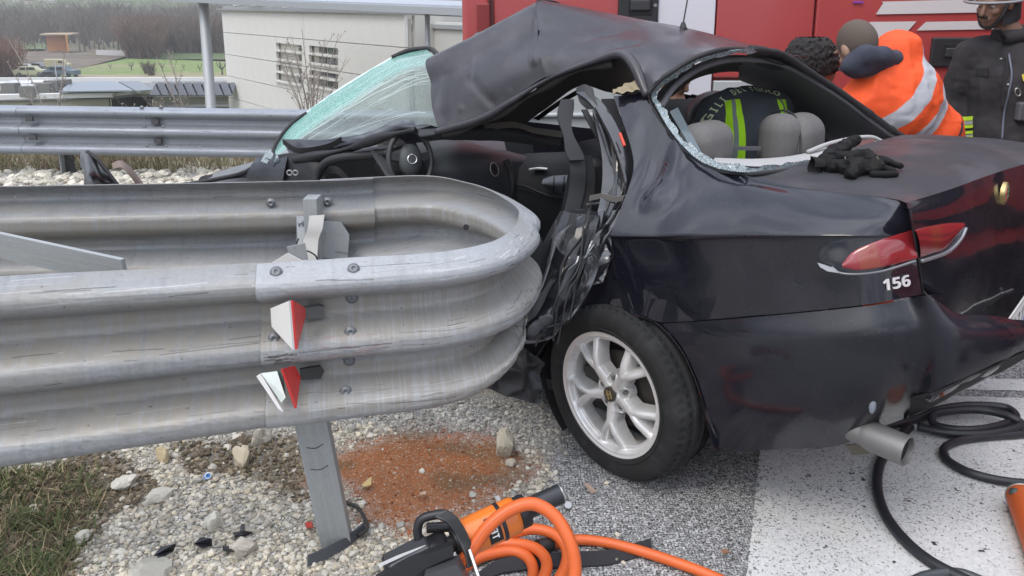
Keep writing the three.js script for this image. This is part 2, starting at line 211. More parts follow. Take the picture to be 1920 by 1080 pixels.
// the rest of the road level, a coarse sheet round the near one, out to the top of the bank
const roadTile = (() => { const N = 512; const b = new Uint8Array(N * N * 4); const m = tex(N, N, (u, v, i, j) => { const x = u * 1.2, z = v * 1.2, wrap = (f, X, Y) => { const a = sstep(0, 0.25, u), c = sstep(0, 0.25, v); return mix(mix(f(X + 1.2, Y + 1.2), f(X, Y + 1.2), a), mix(f(X + 1.2, Y), f(X, Y), a), c); }; const n = wrap((p, q) => stones(p, q, 0.006), x, z), g = 0.2 + 0.22 * n2(x * 120, z * 120), gap = sstep(0.3, 0.46, n); b.fill(255 * (0.2 + 0.6 * gap), 4 * (j * N + i), 4 * (j * N + i) + 4); const q = mix(0.025, g, gap); return [q, q, q * 0.98]; }, true); const t = new THREE.DataTexture(b, N, N); t.wrapS = t.wrapT = THREE.RepeatWrapping; t.magFilter = THREE.LinearFilter; t.needsUpdate = true; return { m, t }; })();
const roadMat = std(0xffffff, 0.93, 0, { map: roadTile.m, bumpMap: roadTile.t, bumpScale: 0.004 });
const flat = (x0, x1, z0, z1, nx, nz, y = gh) => grid(nx, nz, (u, v) => { const x = mix(x0, x1, u), z = mix(z0, z1, v); return V(x, y(x, z), z); }, (u, v, p) => [p.x / 1.2, p.z / 1.2]);
struct('road', merge([flat(GX0, 60, 40, GZ0, 20, 20), flat(GX1, 60, GZ0, GZ1, 20, 10), flat(0.9, 60, GZ1, -9.4, 30, 12)]), roadMat);
const vergeTile = tex(512, 512, (u, v) => { const x = u * 1.2, z = v * 1.2, per = 1.2 / 0.024, X = x / 0.024, Y = z / 0.024, i = Math.floor(X), j = Math.floor(Y); let d1 = 9, d2 = 9, t = 0; for (let b = -1; b <= 1; b++) for (let a = -1; a <= 1; a++) { const p = ((i + a) % per + per) % per, q = ((j + b) % per + per) % per, h = hash2(p, q), k = hash2(p + 91, q - 57), dx = i + a + 0.15 + 0.7 * h - X, dy = j + b + 0.15 + 0.7 * k - Y, d = dx * dx + dy * dy; if (d < d1) { d2 = d1; d1 = d; t = hash2(p - 13, q + 77); } else if (d < d2) d2 = d; } const L = (0.2 + 0.3 * t) * sstep(0.02, 0.2, Math.sqrt(d2) - Math.sqrt(d1)) + 0.04; return [L, L * 0.96, L * 0.88]; }, true);
struct('verge', merge([flat(-60, GX0, 40, GZ1, 60, 60), flat(-60, 0.9, GZ1, -9.4, 60, 12)]), std(0xffffff, 0.95, 0, { map: vergeTile }));
// worn white paint on the road: one sheet with bare stripes towards its far side, 4 mm above the asphalt
const paintTex = (() => { const N = 2048, x0 = 0.4, s = 4.2, bd = new Uint8Array(N * N * 4); const m = tex(N, N, (u, v, i, j) => { const x = x0 + u * s, z = -1.2 - v * s, a = stones(x, z, 0.0048), [e, t] = cells(x, z, 0.009), c2 = fbm(x * 2.5, z * 2.5, 4), f = fbm(x * 9 + 5, z * 9, 3), edge = sstep(0.0, 0.05, PSIGN * paintSide(x, z)); const worn = mix(0.37, 0.25, edge) + 0.1 * (0.5 - c2) * 2 + 0.06 * (0.5 - f), pit = sstep(worn - 0.06, worn + 0.06, a) * mix(0.8, 1, sstep(0.0, 0.1, e)), sp = hash2(Math.floor(x / 0.02), Math.floor(z / 0.02)), big = sp > 0.985 ? sstep(0.55, 0.75, n2(x / 0.008, z / 0.008)) : 0; const L = (0.5 + 0.09 * t) * (0.84 + 0.3 * c2), d = 0.13, q = mix(mix(d, L, pit), 0.03, big); bd.fill(255 * (0.2 + 0.55 * pit), 4 * (j * N + i), 4 * (j * N + i) + 3); bd[4 * (j * N + i) + 3] = 255; const st = sstep(0.62, 0.78, fbm(x * 4 + 3, z * 5 + 8, 3)) * 0.25; return [q * (1 - 0.02 * st), q * (1 - 0.06 * st), q * (0.985 - 0.25 * st)]; }, true, false); const t = new THREE.DataTexture(bd, N, N); t.magFilter = THREE.LinearFilter; t.needsUpdate = true; return { m, t, x0, s }; })();
const paintMat = std(0xffffff, 0.8, 0, { map: paintTex.m, bumpMap: paintTex.t, bumpScale: 0.004 });
function paintSheet(px) { const P0 = px.map(([x, y]) => atY(x, y, 0.004)), P = [], q0 = seedState; P0.forEach((a, i) => { const b = P0[(i + 1) % P0.length], n = Math.min(80, Math.ceil(a.distanceTo(b) / .012)); for (let k = 0; k < n; k++) P.push(a.clone().lerp(b, k / n).add(V(rr(-.0035, .0035), 0, rr(-.0035, .0035)))); }); const S = new THREE.Shape(P.map(p => new THREE.Vector2(p.x, -p.z))), g = new THREE.ShapeGeometry(S); const p = g.attributes.position, u = g.attributes.uv; for (let i = 0; i < p.count; i++) { const x = p.getX(i), z = -p.getY(i); p.setXYZ(i, x, 0.004, z); u.setXY(i, (x - paintTex.x0) / paintTex.s, (-1.2 - z) / paintTex.s); } g.computeVertexNormals(); return g; }
struct('road_marking', paintSheet([[1425, 842], [1397, 1110], [2120, 1110], [2120, 752], [1980, 748], [1790, 742], [1700, 745], [1500, 790], [1440, 800]]), paintMat);
struct('road_marking', paintSheet([[1700, 724], [1840, 731], [2120, 737], [2120, 716], [1870, 710], [1730, 706]]), paintMat);
// ---------- the valley behind ----------
const PLAIN = -8;
const landY = (x, z) => { const d = Math.hypot(x, z), bank = z > -9.4 ? 0 : mix(-0.15, PLAIN, sstep(-9.6, -21, z)); const far = Math.max(0, -z - 330); const hill = far > 0 ? Math.min(far * 0.16, 400) * (0.75 + 0.5 * n2(x / 260 + 3, z / 260)) + 10 * sstep(0, 150, far) * (fbm(x / 90, z / 90, 3) - 0.4) : 0; return bank + hill + (z < -20 ? 0.5 * (fbm(x / 35, z / 35, 2) - 0.5) * sstep(-20, -60, z) : 0); };
const landTex = tex(1024, 1024, (u, v) => { const x = mix(-1100, 1100, u), z = mix(-9, -1600, v), a = fbm(x / 60, z / 60, 4), b = fbm(x / 200 + 9, z / 120, 3), far = sstep(-330, -520, z); const wood = [0.085, 0.075, 0.055], grass = [0.1, 0.125, 0.055], soil = [0.15, 0.12, 0.085]; const t = sstep(0.45, 0.55, b), s = sstep(0.48, 0.6, a); const c = wood.map((w, i) => mix(mix(grass[i], soil[i], t), w, s * mix(0.6, 0.9, far))); const k = 0.8 + 0.4 * n2(x / 6, z / 6); return c.map(q => q * k); }, true, false);
const landGeo = (() => { const nz = 170, nx = 150; return grid(nx, nz, (u, v) => { const z = -9.4 - 1590 * Math.pow(v, 3), w = 90 + 1000 * Math.pow(v, 1.4), x = mix(-w, w, u); return V(x, landY(x, z) + (v === 0 ? 0.15 + gh(x, -9.4) - 0 : 0), z); }, (u, v, p) => [(p.x + 1100) / 2200, (-9 - p.z) / 1591]); })();
struct('valley', landGeo, std(0xffffff, 1, 0, { map: landTex }));
const fieldTex = (c1, c2, fx, fz, s) => { const t = tex(256, 256, (u, v) => { const k = fbm(u * fx + s, v * fz, 4), n = 0.8 + 0.4 * n2(u * 90, v * 90 + s); return c1.map((q, i) => mix(q, c2[i], sstep(0.35, 0.65, k)) * n); }, true); t.repeat.set(1 / 40, 1 / 40); return t; };
function field(px, y, m) { const P = px.map(([a, b]) => atY(a, b, y)), S = new THREE.Shape(P.map(p => new THREE.Vector2(p.x, -p.z))), g = new THREE.ShapeGeometry(S); g.rotateX(-Math.PI / 2).translate(0, y, 0); g.computeVertexNormals(); return struct('field', g, m); }
field([[40, 146], [150, 128], [236, 110], [330, 112], [470, 117], [470, 150]], PLAIN + 0.45, std(0xffffff, 1, 0, { map: fieldTex([0.15, 0.215, 0.06], [0.22, 0.22, 0.11], 5, 9, 1) }));
field([[-60, 102], [90, 100], [240, 105], [150, 128], [40, 146], [-60, 150]], PLAIN + 0.44, std(0xffffff, 1, 0, { map: fieldTex([0.12, 0.095, 0.075], [0.16, 0.13, 0.1], 6, 12, 4) }));
field([[-60, 93], [85, 92], [85, 82], [-60, 80]], PLAIN + 0.46, std(0xffffff, 1, 0, { map: fieldTex([0.09, 0.15, 0.05], [0.13, 0.16, 0.07], 6, 6, 6) }));
field([[270, 110], [470, 112], [470, 98], [280, 100]], PLAIN + 0.47, std(0xffffff, 1, 0, { map: fieldTex([0.075, 0.12, 0.04], [0.1, 0.12, 0.05], 6, 6, 7) }));
field([[140, 145], [470, 147], [470, 141], [150, 139]], PLAIN + 0.5, std([0.27, 0.23, 0.15], 1));
field([[180, 103], [240, 105], [238, 95], [180, 93]], PLAIN + 0.48, std([0.3, 0.29, 0.27], 1));
// bare winter trees: trunk and a crown of forked limbs and twigs
function limbs(out, a, dir, len, rad, lev, spread, up) {
  const b = a.clone().addScaledVector(dir, len); out.push(rod(a, b, rad, rad * 0.62, lev > 2 ? 5 : 3)); if (lev <= 0) return; const n = lev > 2 ? 3 : 3 + (rnd() < 0.4 ? 1 : 0);
  for (let k = 0; k < n; k++) { const t = k === n - 1 ? 1 : rr(0.45, 0.95), az = rr(0, 6.28), s = k === n - 1 ? spread * 0.4 : spread * rr(0.7, 1.25); const e = V(Math.cos(az), 0, Math.sin(az)), d = dir.clone().addScaledVector(e, s).add(V(0, up, 0)).normalize(); limbs(out, a.clone().addScaledVector(dir, len * t), d, len * rr(0.55, 0.8), rad * (k === n - 1 ? 0.62 : 0.48), lev - 1, spread, up); }
}
const barks = [[0.13, 0.105, 0.085], [0.16, 0.13, 0.11], [0.11, 0.1, 0.09]].map(c => std(c, 1));
function makeTree(kind, H, label, group) { const t = thing('bare_tree', label, 'tree', V(0, 0, 0), group); const slim = kind === 1, tr = rod(V(0, -0.3, 0), V(rr(-.1, .1), H * 0.28, rr(-.1, .1)), H * 0.022, H * 0.014, 6), cr = []; limbs(cr, V(0, H * 0.26, 0), V(0, 1, 0), H * (slim ? 0.3 : 0.23), H * 0.013, 4, slim ? 0.42 : 0.85, slim ? 0.45 : 0.22); part(t, 'trunk', tr, barks[kind % 3]); part(t, 'crown', merge(cr), barks[(kind + 1) % 3]); return t; }
const protos = [0, 1, 2, 1].map((k, i) => makeTree(k, 10, 'bare brownish tree in the wood across the valley', 'bare trees in the valley wood'));
const protoUsed = protos.map(() => false);
function plant(px, py, hpx, k, lab, grp, y = PLAIN + 0.4) { const p = atY(px, py, y), d = EYE.distanceTo(p), s = hpx / FOC * d / 10; let t = protos[k]; if (protoUsed[k]) { t = protos[k].clone(); t.name = numbered('bare_tree'); scene.add(t); } protoUsed[k] = true; t.position.copy(p); t.scale.set(s * 1.15, s, s * 1.15); t.rotation.y = rr(0, 6.28); return tag(t, lab, 'tree', grp); }
seedState = 77;
for (let i = 0; i < 34; i++) plant(rr(-30, 445), rr(58, 84), rr(26, 52), i % 4, 'hazy bare tree standing in the wood across the valley', 'bare trees in the valley wood');
for (let i = 0; i < 10; i++) plant(-20 + i * 11 + rr(-4, 4), rr(88, 96), rr(28, 46), i % 4, 'bare tree in the row beside and behind the orange farmhouse', 'bare trees round the farmhouse');
for (let i = 0; i < 9; i++) plant(150 + i * 9, rr(86, 97), rr(50, 74), (i * 3) % 4, 'tall bare tree in the row right of the orange farmhouse', 'tall bare trees right of the farmhouse');
// thicket beside the field and a reddish hedge at the left: masses of twigs
const twigGeo = (() => { const o = []; for (let k = 0; k < 9; k++) { const az = rr(0, 6.28), d = V(Math.cos(az) * rr(.1, .5), 1, Math.sin(az) * rr(.1, .5)).normalize(); const b = d.clone().multiplyScalar(rr(.5, 1)); o.push(rod(V(0, 0, 0), b, 0.012, 0.004, 3)); for (let q = 0; q < 3; q++) { const c = b.clone().multiplyScalar(rr(.4, .9)); o.push(rod(c, c.clone().add(V(rr(-.25, .25), rr(.1, .35), rr(-.25, .25))), 0.006, 0.002, 3)); } } return merge(o); })();
function thicket(name, px, y, n, h0, h1, c, label, cat) { const P = px.map(([a, b]) => atY(a, b, y)), m = new THREE.InstancedMesh(twigGeo, std(c, 1), n), M = new THREE.Matrix4(), Q = new THREE.Quaternion(), col = new THREE.Color(); for (let i = 0; i < n; i++) { const u = rnd(), v = rnd(), a = P[0].clone().lerp(P[1], u), b = P[3].clone().lerp(P[2], u), p = a.lerp(b, v), s = rr(h0, h1); M.compose(p, Q.setFromAxisAngle(V(0, 1, 0), rr(0, 6.28)), V(s * 1.3, s, s * 1.3)); m.setMatrixAt(i, M); const k = rr(0.7, 1.35); m.setColorAt(i, col.setRGB(k, k * rr(.92, 1), k * rr(.85, 1))); } m.name = numbered(name); scene.add(m); return tag(m, label, cat, null, 'stuff'); }
thicket('thicket', [[238, 110], [300, 111], [296, 84], [243, 82]], PLAIN + 0.4, 420, 4, 8, [0.17, 0.115, 0.09], 'dense brown leafless thicket at the edge of the green field', 'thicket');
thicket('thicket', [[290, 100], [440, 101], [440, 86], [290, 84]], PLAIN + 0.4, 380, 4, 8, [0.15, 0.115, 0.095], 'dark leafless wood edge beyond the green field', 'thicket');
thicket('hedge', [[-40, 148], [34, 147], [24, 116], [-40, 114]], PLAIN + 0.4, 200, 3, 5, [0.17, 0.095, 0.07], 'reddish brown leafless hedge at the left of the ploughed field', 'hedge');
thicket('wood', [[-80, 88], [470, 88], [560, 62], [-120, 60]], PLAIN + 0.4, 380, 4, 9, [0.13, 0.108, 0.088], 'hazy leafless wood across the valley floor', 'wood');
thicket('wood', [[-150, 60], [620, 58], [760, 40], [-300, 44]], PLAIN + 2, 300, 6, 11, [0.13, 0.108, 0.088], 'distant leafless wood at the foot of the far slope', 'wood');
// pollarded fruit trees on the green field
function pollard(px, py, h, label) { const p = atY(px, py, PLAIN + 0.45), d = EYE.distanceTo(p), H = h / FOC * d, t = thing('pollard_tree', label, 'tree', p), o = []; for (let k = 0; k < 5; k++) { const a = k / 5 * 6.28 + rr(0, .6), m = p.clone().add(V(Math.cos(a) * H * .25, H * .62, Math.sin(a) * H * .25)); o.push(rod(p.clone().add(V(0, H * .42, 0)), m, H * .05, H * .035, 5), rod(m, m.clone().add(V(Math.cos(a) * H * .12, H * .4, Math.sin(a) * H * .12)), H * .035, H * .015, 5)); } part(t, 'trunk', rod(p, p.clone().add(V(0, H * .45, 0)), H * .06, H * .05, 6), barks[2]); part(t, 'crown', merge(o), barks[2]); }
pollard(247, 132, 14, 'small pollarded tree, leftmost on the green field'); pollard(305, 133, 14, 'small pollarded tree in the middle of the green field'); pollard(375, 134, 12, 'small pollarded tree right beside the pale canopy pole'); pollard(345, 131, 9, 'tiny pollarded tree between two larger ones on the green field'); pollard(207, 130, 8, 'tiny bare sapling on the left tip of the green field'); pollard(417, 141, 25, 'bare forked tree at the corner of the white building');
thicket('shrub', [[270, 143], [290, 143], [290, 137], [270, 137]], PLAIN + 0.5, 14, 1.2, 2.2, [0.09, 0.07, 0.06], 'bare brown shrub at the near edge of the green field', 'shrub');
// house with orange walls
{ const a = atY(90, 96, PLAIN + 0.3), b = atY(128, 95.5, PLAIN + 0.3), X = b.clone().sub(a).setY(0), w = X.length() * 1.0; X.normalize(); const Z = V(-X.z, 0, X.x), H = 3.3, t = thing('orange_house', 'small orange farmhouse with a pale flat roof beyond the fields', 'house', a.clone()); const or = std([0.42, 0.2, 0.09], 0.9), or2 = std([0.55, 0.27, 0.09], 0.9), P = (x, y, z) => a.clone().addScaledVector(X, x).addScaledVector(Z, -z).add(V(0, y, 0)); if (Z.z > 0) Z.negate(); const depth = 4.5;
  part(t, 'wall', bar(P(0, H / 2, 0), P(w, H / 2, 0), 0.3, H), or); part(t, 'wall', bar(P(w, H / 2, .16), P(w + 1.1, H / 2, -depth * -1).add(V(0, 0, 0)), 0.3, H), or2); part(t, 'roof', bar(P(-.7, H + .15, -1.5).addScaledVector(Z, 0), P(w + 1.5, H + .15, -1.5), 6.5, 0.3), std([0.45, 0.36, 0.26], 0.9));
  for (const x of [0.9, 2.3, 3.6]) part(t, 'window', bar(P(x, 2.1, -.17), P(x + .55, 2.1, -.17), 0.06, 0.9), std([0.05, 0.04, 0.04], 0.5)); part(t, 'door', bar(P(w - .9, 1.1, -.17), P(w - .2, 1.1, -.17), 0.06, 2), std([0.08, 0.05, 0.03], 0.7)); }
// pale houses strewn over the far slope
seedState = 31; const hw = std([0.6, 0.58, 0.54], 0.9), hr = std([0.34, 0.2, 0.14], 0.9);
for (const [x, y, s, l] of [[55, 8, 11, 'cream house high on the far slope, leftmost of the scatter'], [80, 3, 10, 'white house on the far slope above the orange farmhouse'], [98, 6, 12, 'wide pale house on the far slope'], [112, 14, 8, 'small pale house lowest in the hillside hamlet'], [128, 15, 10, 'pale house at the right end of the hillside hamlet'], [165, 5, 7, 'lone small house between hamlet and slope'], [218, 1, 12, 'pale house on the far slope near the picture top'], [240, 3, 8, 'small house right of the upper pale house'], [30, 4, 8, 'small house on the slope at the left picture edge'], [355, 30, 7, 'small pale house beside the green hillside patch']]) {
  let p = null; for (let d = 360; d < 1400; d += 3) { const q = atD(x, y, d); if (q.y < landY(q.x, q.z)) { p = q; break; } } if (!p) continue; const d = EYE.distanceTo(p), w = s / FOC * d, t = thing('hillside_house', l, 'house', p.clone().add(V(0, -1, 0))), h = w * 0.42; part(t, 'wall', box(w, h + 2, w * .6).translate(p.x, p.y + h / 2 - 1, p.z), hw); const rf = new THREE.CylinderGeometry(w * .36, w * .36, w * 1.04, 3).rotateX(Math.PI / 2).rotateY(Math.PI / 2).scale(1, .55, 1.1); part(t, 'roof', rf.rotateZ(0).translate(p.x, p.y + h + w * .05, p.z), hr); for (const k of [-.28, 0, .28]) part(t, 'window', box(w * .1, h * .3, .3).translate(p.x + k * w, p.y + h * .55, p.z + w * .3), std([0.06, 0.06, 0.07], 0.4)); }
// ---------- white building with strip windows ----------
{ const A = atD(423, 60, 38).setY(0), B = atD(765, 60, 24).setY(0), X = B.clone().sub(A).normalize(), N = V(-X.z, 0, X.x); if (N.z < 0) N.negate(); const L = B.distanceTo(A);
  const hitW = (x, y) => { const r = ray(x, y), t = A.clone().sub(EYE).dot(N) / r.dot(N), p = r.multiplyScalar(t).add(EYE); return [p.clone().sub(A).dot(X), p.y]; };
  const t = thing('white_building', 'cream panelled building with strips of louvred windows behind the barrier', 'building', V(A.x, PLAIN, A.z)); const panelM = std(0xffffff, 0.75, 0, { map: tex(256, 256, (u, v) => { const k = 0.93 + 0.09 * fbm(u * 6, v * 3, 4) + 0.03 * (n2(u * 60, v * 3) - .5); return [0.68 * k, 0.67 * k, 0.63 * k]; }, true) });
  const rows = [1.36, 0.36, -0.66, -1.68, -2.7, -3.7, -4.7, -5.8, -7.9], split = hitW(576, 60)[0], cols = [[0.02, split - .012], [split + .012, L]];
  const win = []; for (const [x0, x1, ys] of [[523, 571, [[80, 92], [97, 109], [120, 132], [136, 149]]], [585, 639, [[85, 98], [103, 116], [127, 140], [144, 158]]]]) for (const [y0, y1] of ys) { const a = hitW(x0, y0), b = hitW(x1, y0 + (x1 - x0) * .075), c = hitW(x0, y1); const ri = rows.findIndex((r, i) => i < 8 && (a[1] + c[1]) / 2 < r && (a[1] + c[1]) / 2 > rows[i + 1]); let top = a[1], bot = c[1]; win.push([a[0], b[0], Math.min(top, rows[ri] - .1), Math.max(bot, rows[ri + 1] + .1)]); }
  for (let r = 0; r < 8; r++) for (const [c0, c1] of cols) { const S = new THREE.Shape([[c0, rows[r + 1] + .012], [c1, rows[r + 1] + .012], [c1, rows[r] - .012], [c0, rows[r] - .012]].map(q => new THREE.Vector2(...q))); for (const [a, b, y1, y0] of win) if (a > c0 && b < c1 && y1 < rows[r] && y0 > rows[r + 1]) S.holes.push(new THREE.Path([[a, y0], [a, y1], [b, y1], [b, y0]].map(q => new THREE.Vector2(...q)))); const g = new THREE.ExtrudeGeometry(S, { depth: 0.12, bevelEnabled: false }); g.applyMatrix4(new THREE.Matrix4().makeBasis(X, V(0, 1, 0), N).setPosition(A.x, 0, A.z)); part(t, 'wall_panel', g, panelM); }
  const PW = (s, y, o) => A.clone().addScaledVector(X, s).addScaledVector(N, o).setY(y); part(t, 'inner_wall', bar(PW(.1, -3.3, -.12), PW(L - .1, -3.3, -.12), 0.1, 9), std([0.6, 0.58, 0.52], 0.8));
  const glassD = phy([0.03, 0.04, 0.04], 0.15, 0, { clearcoat: 1 }); for (let i = 0; i < win.length; i++) { const [a, b, y1, y0] = win[i], n = i < 4 ? [[0.74, 0.98]] : [[0.22, 0.46], [0.52, 0.76], [0.82, 1]]; for (const [p, q] of n) { const f = part(t, 'window_pane', bar(PW(mix(a, b, p), (y0 + y1) / 2 + .0, -.06), PW(mix(a, b, q), (y0 + y1) / 2 + .0, -.06), 0.06, (y1 - y0) * 0.82), glassD); } part(t, 'window_sill', bar(PW(a, y0 - .03, .2), PW(b, y0 - .03, .2), 0.06, 0.06), panelM); }
  part(t, 'coping', bar(PW(-.1, 1.42, .05), PW(L + .1, 1.42, .05), 0.5, 0.08), std([0.3, 0.3, 0.29], 0.6, 0.2));
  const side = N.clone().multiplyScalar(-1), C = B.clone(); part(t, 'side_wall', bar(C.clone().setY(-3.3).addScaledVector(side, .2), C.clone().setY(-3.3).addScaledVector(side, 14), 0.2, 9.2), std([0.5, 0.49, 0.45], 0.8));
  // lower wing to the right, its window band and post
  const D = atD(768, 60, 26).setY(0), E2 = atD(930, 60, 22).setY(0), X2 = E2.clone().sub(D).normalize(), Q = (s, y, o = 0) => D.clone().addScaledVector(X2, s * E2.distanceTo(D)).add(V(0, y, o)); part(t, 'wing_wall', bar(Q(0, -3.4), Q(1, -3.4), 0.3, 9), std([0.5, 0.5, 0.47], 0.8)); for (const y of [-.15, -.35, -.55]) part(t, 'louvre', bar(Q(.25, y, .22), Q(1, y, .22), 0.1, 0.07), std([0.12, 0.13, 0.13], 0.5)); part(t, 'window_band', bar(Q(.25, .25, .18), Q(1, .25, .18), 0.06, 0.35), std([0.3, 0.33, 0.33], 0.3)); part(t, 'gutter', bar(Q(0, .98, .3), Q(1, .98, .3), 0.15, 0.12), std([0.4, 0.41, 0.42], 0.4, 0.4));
  // open steel canopy above it, on round posts
  const can = thing('steel_canopy', 'grey steel canopy roof on slim posts over the white building', 'canopy', atD(400, 300, 22).setY(PLAIN)); const steel = std([0.42, 0.44, 0.46], 0.5, 0.4), U = (x, y, d) => atD(x, y, d); part(can, 'fascia', bar(U(325, -2, 22), U(960, 26, 13.2), 0.25, 0.13), steel); part(can, 'roof_sheet', poly([U(325, -8, 22), U(960, 14, 13.2), U(960, 5, 16), U(400, -14, 27)], 0.05), std([0.4, 0.43, 0.47], 0.5, 0.3)); part(can, 'fascia', bar(U(420, 14, 30), U(900, 28, 17), 0.1, 0.1), steel);
  part(can, 'post', rod(U(381, -2, 21.7), U(406, 345, 21.2), 0.135, 0.135, 18), std([0.45, 0.47, 0.48], 0.5, 0.3)); part(can, 'post', rod(U(801, 20, 15.5), U(803, 120, 15.5), 0.05, 0.05, 12), steel);
  for (let k = 0; k < 14; k++) { const f = k / 14, g = (k + 1) / 14, a = U(mix(440, 870, f), mix(12, 30, f), mix(28, 17, f)), b = U(mix(440, 870, g), mix(4, 22, g), mix(28, 17, g)); part(can, 'truss_bar', rod(a, b, 0.025, 0.025, 6), steel); if (k % 3 === 0) part(can, 'strut', rod(a, a.clone().add(V(0, .32, 0)), 0.04, 0.04, 8), std([0.6, 0.6, 0.58], 0.6)); } }
// ---------- low building with a roof full of plant and solar panels ----------
{ const h = -2.75, t = thing('low_building', 'long low cream building with ducts and solar panels on its flat roof', 'building', atY(200, 180, h).setY(PLAIN)); const wallM = std([0.5, 0.48, 0.42], 0.85), whiteE = std([0.6, 0.6, 0.58], 0.7), roofM = std([0.2, 0.21, 0.22], 0.8), P = (x, y, up = 0) => atY(x, y, h + up).add(V(0, up * 0, 0));
  const sheet = (px, th, m, nm, up = 0) => part(t, nm, poly(px.map(([x, y]) => P(x, y, up)), th), m); sheet([[-260, 186], [213, 176], [250, 172], [285, 173], [470, 171], [470, 150], [-260, 151]], 0.25, roofM, 'roof'); const ed = (a, b, w, hh, m, nm, up = 0) => part(t, nm, bar(P(...a, up), P(...b, up), w, hh), m);
  ed([-260, 187.5], [213, 177], 0.5, 0.22, whiteE, 'roof_edge', 0.1); ed([262, 172], [470, 171], 0.4, 0.2, whiteE, 'roof_edge', 0.1); ed([-260, 151], [470, 149.5], 0.3, 0.3, whiteE, 'parapet', 0.15); ed([213, 177], [262, 172], 0.3, 0.15, whiteE, 'roof_edge', 0.05);
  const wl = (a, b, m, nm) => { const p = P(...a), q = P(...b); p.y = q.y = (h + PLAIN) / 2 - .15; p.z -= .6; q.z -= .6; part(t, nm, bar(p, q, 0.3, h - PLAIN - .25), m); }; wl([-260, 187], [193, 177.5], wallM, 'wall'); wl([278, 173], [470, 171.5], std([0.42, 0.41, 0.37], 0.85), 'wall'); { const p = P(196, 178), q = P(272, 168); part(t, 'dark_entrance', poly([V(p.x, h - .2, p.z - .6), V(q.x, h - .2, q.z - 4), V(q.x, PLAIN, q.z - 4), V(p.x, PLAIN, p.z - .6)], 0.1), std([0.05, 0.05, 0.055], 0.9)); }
  for (const y of [0, .22, .44, .66, .88]) { const p = P(300, 173), q = P(440, 172); p.y = q.y = h - .75 - y; p.z -= .35; q.z -= .35; part(t, 'louvre', bar(p, q, 0.1, 0.12), std([0.3, 0.31, 0.31], 0.6)); } { const p = P(40, 183), q = P(48, 183); p.y = q.y = h - .5; p.z -= .4; q.z -= .4; part(t, 'vent', bar(p, q, 0.1, .3), std([0.1, 0.09, 0.08], 0.8)); }
  sheet([[110, 171], [250, 169], [215, 152], [135, 153]], 0.06, std([0.3, 0.34, 0.38], 0.4, 0.4), 'roof_sheet', 0.35); sheet([[255, 170], [285, 168], [262, 152], [222, 152]], 0.06, std([0.25, 0.28, 0.31], 0.4, 0.4), 'roof_sheet', 0.34);
  const pv = phy([0.018, 0.02, 0.026], 0.2, 0, { clearcoat: 1 }), al = std([0.5, 0.51, 0.52], 0.5, 0.4); for (let k = 0; k < 9; k++) { const x = 288 + k * 17; const c = P(x + 7, 167, 0.55), w = 0.42; const pn = part(t, 'solar_panel', orient(box(w, 0.9, 0.04), c, V(1, 0, 0), V(0, .55, -.8)), pv); part(pn, 'panel_frame', bar(P(x, 168, .2), P(x + 6, 155, .9), 0.06, 0.05), al); } ed([285, 154], [470, 153], 0.08, 0.1, al, 'panel_rail', 0.75);
  for (const [x0, x1, y] of [[-40, 60, 159], [-20, 95, 165], [20, 130, 156], [-60, 40, 170]]) part(t, 'duct', rod(P(x0, y, .25), P(x1, y - 2, .25), 0.16, 0.16, 12), al); for (const [x, y] of [[85, 165], [100, 160], [20, 165], [55, 171], [118, 158]]) { const c = P(x, y, .35); part(t, 'roof_unit', box(0.7, 0.5, 0.5).translate(c.x, c.y, c.z), std([0.17, 0.17, 0.16], 0.7)); } for (const x of [108, 125]) part(t, 'aerial', rod(P(x, 160), P(x, 160).add(V(0, 1.3, 0)), .03, .03, 6), al); }
// vehicles parked by the field
function farCar(px, py, w, turn, c, label, van) { const p = atY(px, py, PLAIN + 0.5), m = std(c, 0.35, 0.1), d = EYE.distanceTo(p), L = w / FOC * d, s = L / 4.2, t = thing(van ? 'parked_van' : 'parked_car', label, van ? 'van' : 'car', p); const S = new THREE.Shape(); (van ? [[-2.1, .35], [2.1, .35], [2.1, 1.1], [1.6, 1.2], [1.1, 1.95], [-2.1, 1.95]] : [[-2.1, .35], [2.1, .35], [2.1, .85], [1.1, .95], [.55, 1.42], [-1.1, 1.42], [-1.7, .98], [-2.1, .9]]).forEach(([x, y], i) => i ? S.lineTo(x, y) : S.moveTo(x, y)); const g = new THREE.ExtrudeGeometry(S, { depth: 1.5, bevelEnabled: true, bevelSize: 0.06, bevelThickness: 0.06, bevelSegments: 2 }).translate(0, 0, -.75); const put = q => q.scale(s, s, s).rotateY(turn).translate(p.x, p.y, p.z); part(t, 'body', put(g), m); for (const z of [-.82, .82]) { part(t, 'side_window', put(box(van ? .8 : 2, .35, .04).translate(van ? .8 : -.2, van ? 1.5 : 1.16, z)), std([0.03, 0.035, 0.04], 0.2)); for (const x of [-1.35, 1.35]) part(t, 'wheel', put(new THREE.CylinderGeometry(.32, .32, .2, 16).rotateX(Math.PI / 2).translate(x, .32, z * .95)), rubber0); } }
const rubber0 = std([0.02, 0.02, 0.02], 0.8);
farCar(48, 134, 34, 0.2, [0.5, 0.5, 0.5], 'pale parked car beside the ploughed field, leftmost'); farCar(76, 131, 32, -0.3, [0.22, 0.24, 0.27], 'grey parked car right of the pale one'); farCar(110, 131, 36, 0.1, [0.5, 0.47, 0.3], 'yellowish parked van behind the low building', true); farCar(60, 143, 46, 0.15, [0.45, 0.45, 0.3], 'pale yellow parked car partly behind the low building roof'); farCar(118, 144, 50, -0.1, [0.12, 0.16, 0.2], 'dark blue parked car nearest to the low building'); farCar(92, 146, 30, 0.6, [0.06, 0.06, 0.065], 'black parked car between the yellow and blue ones');
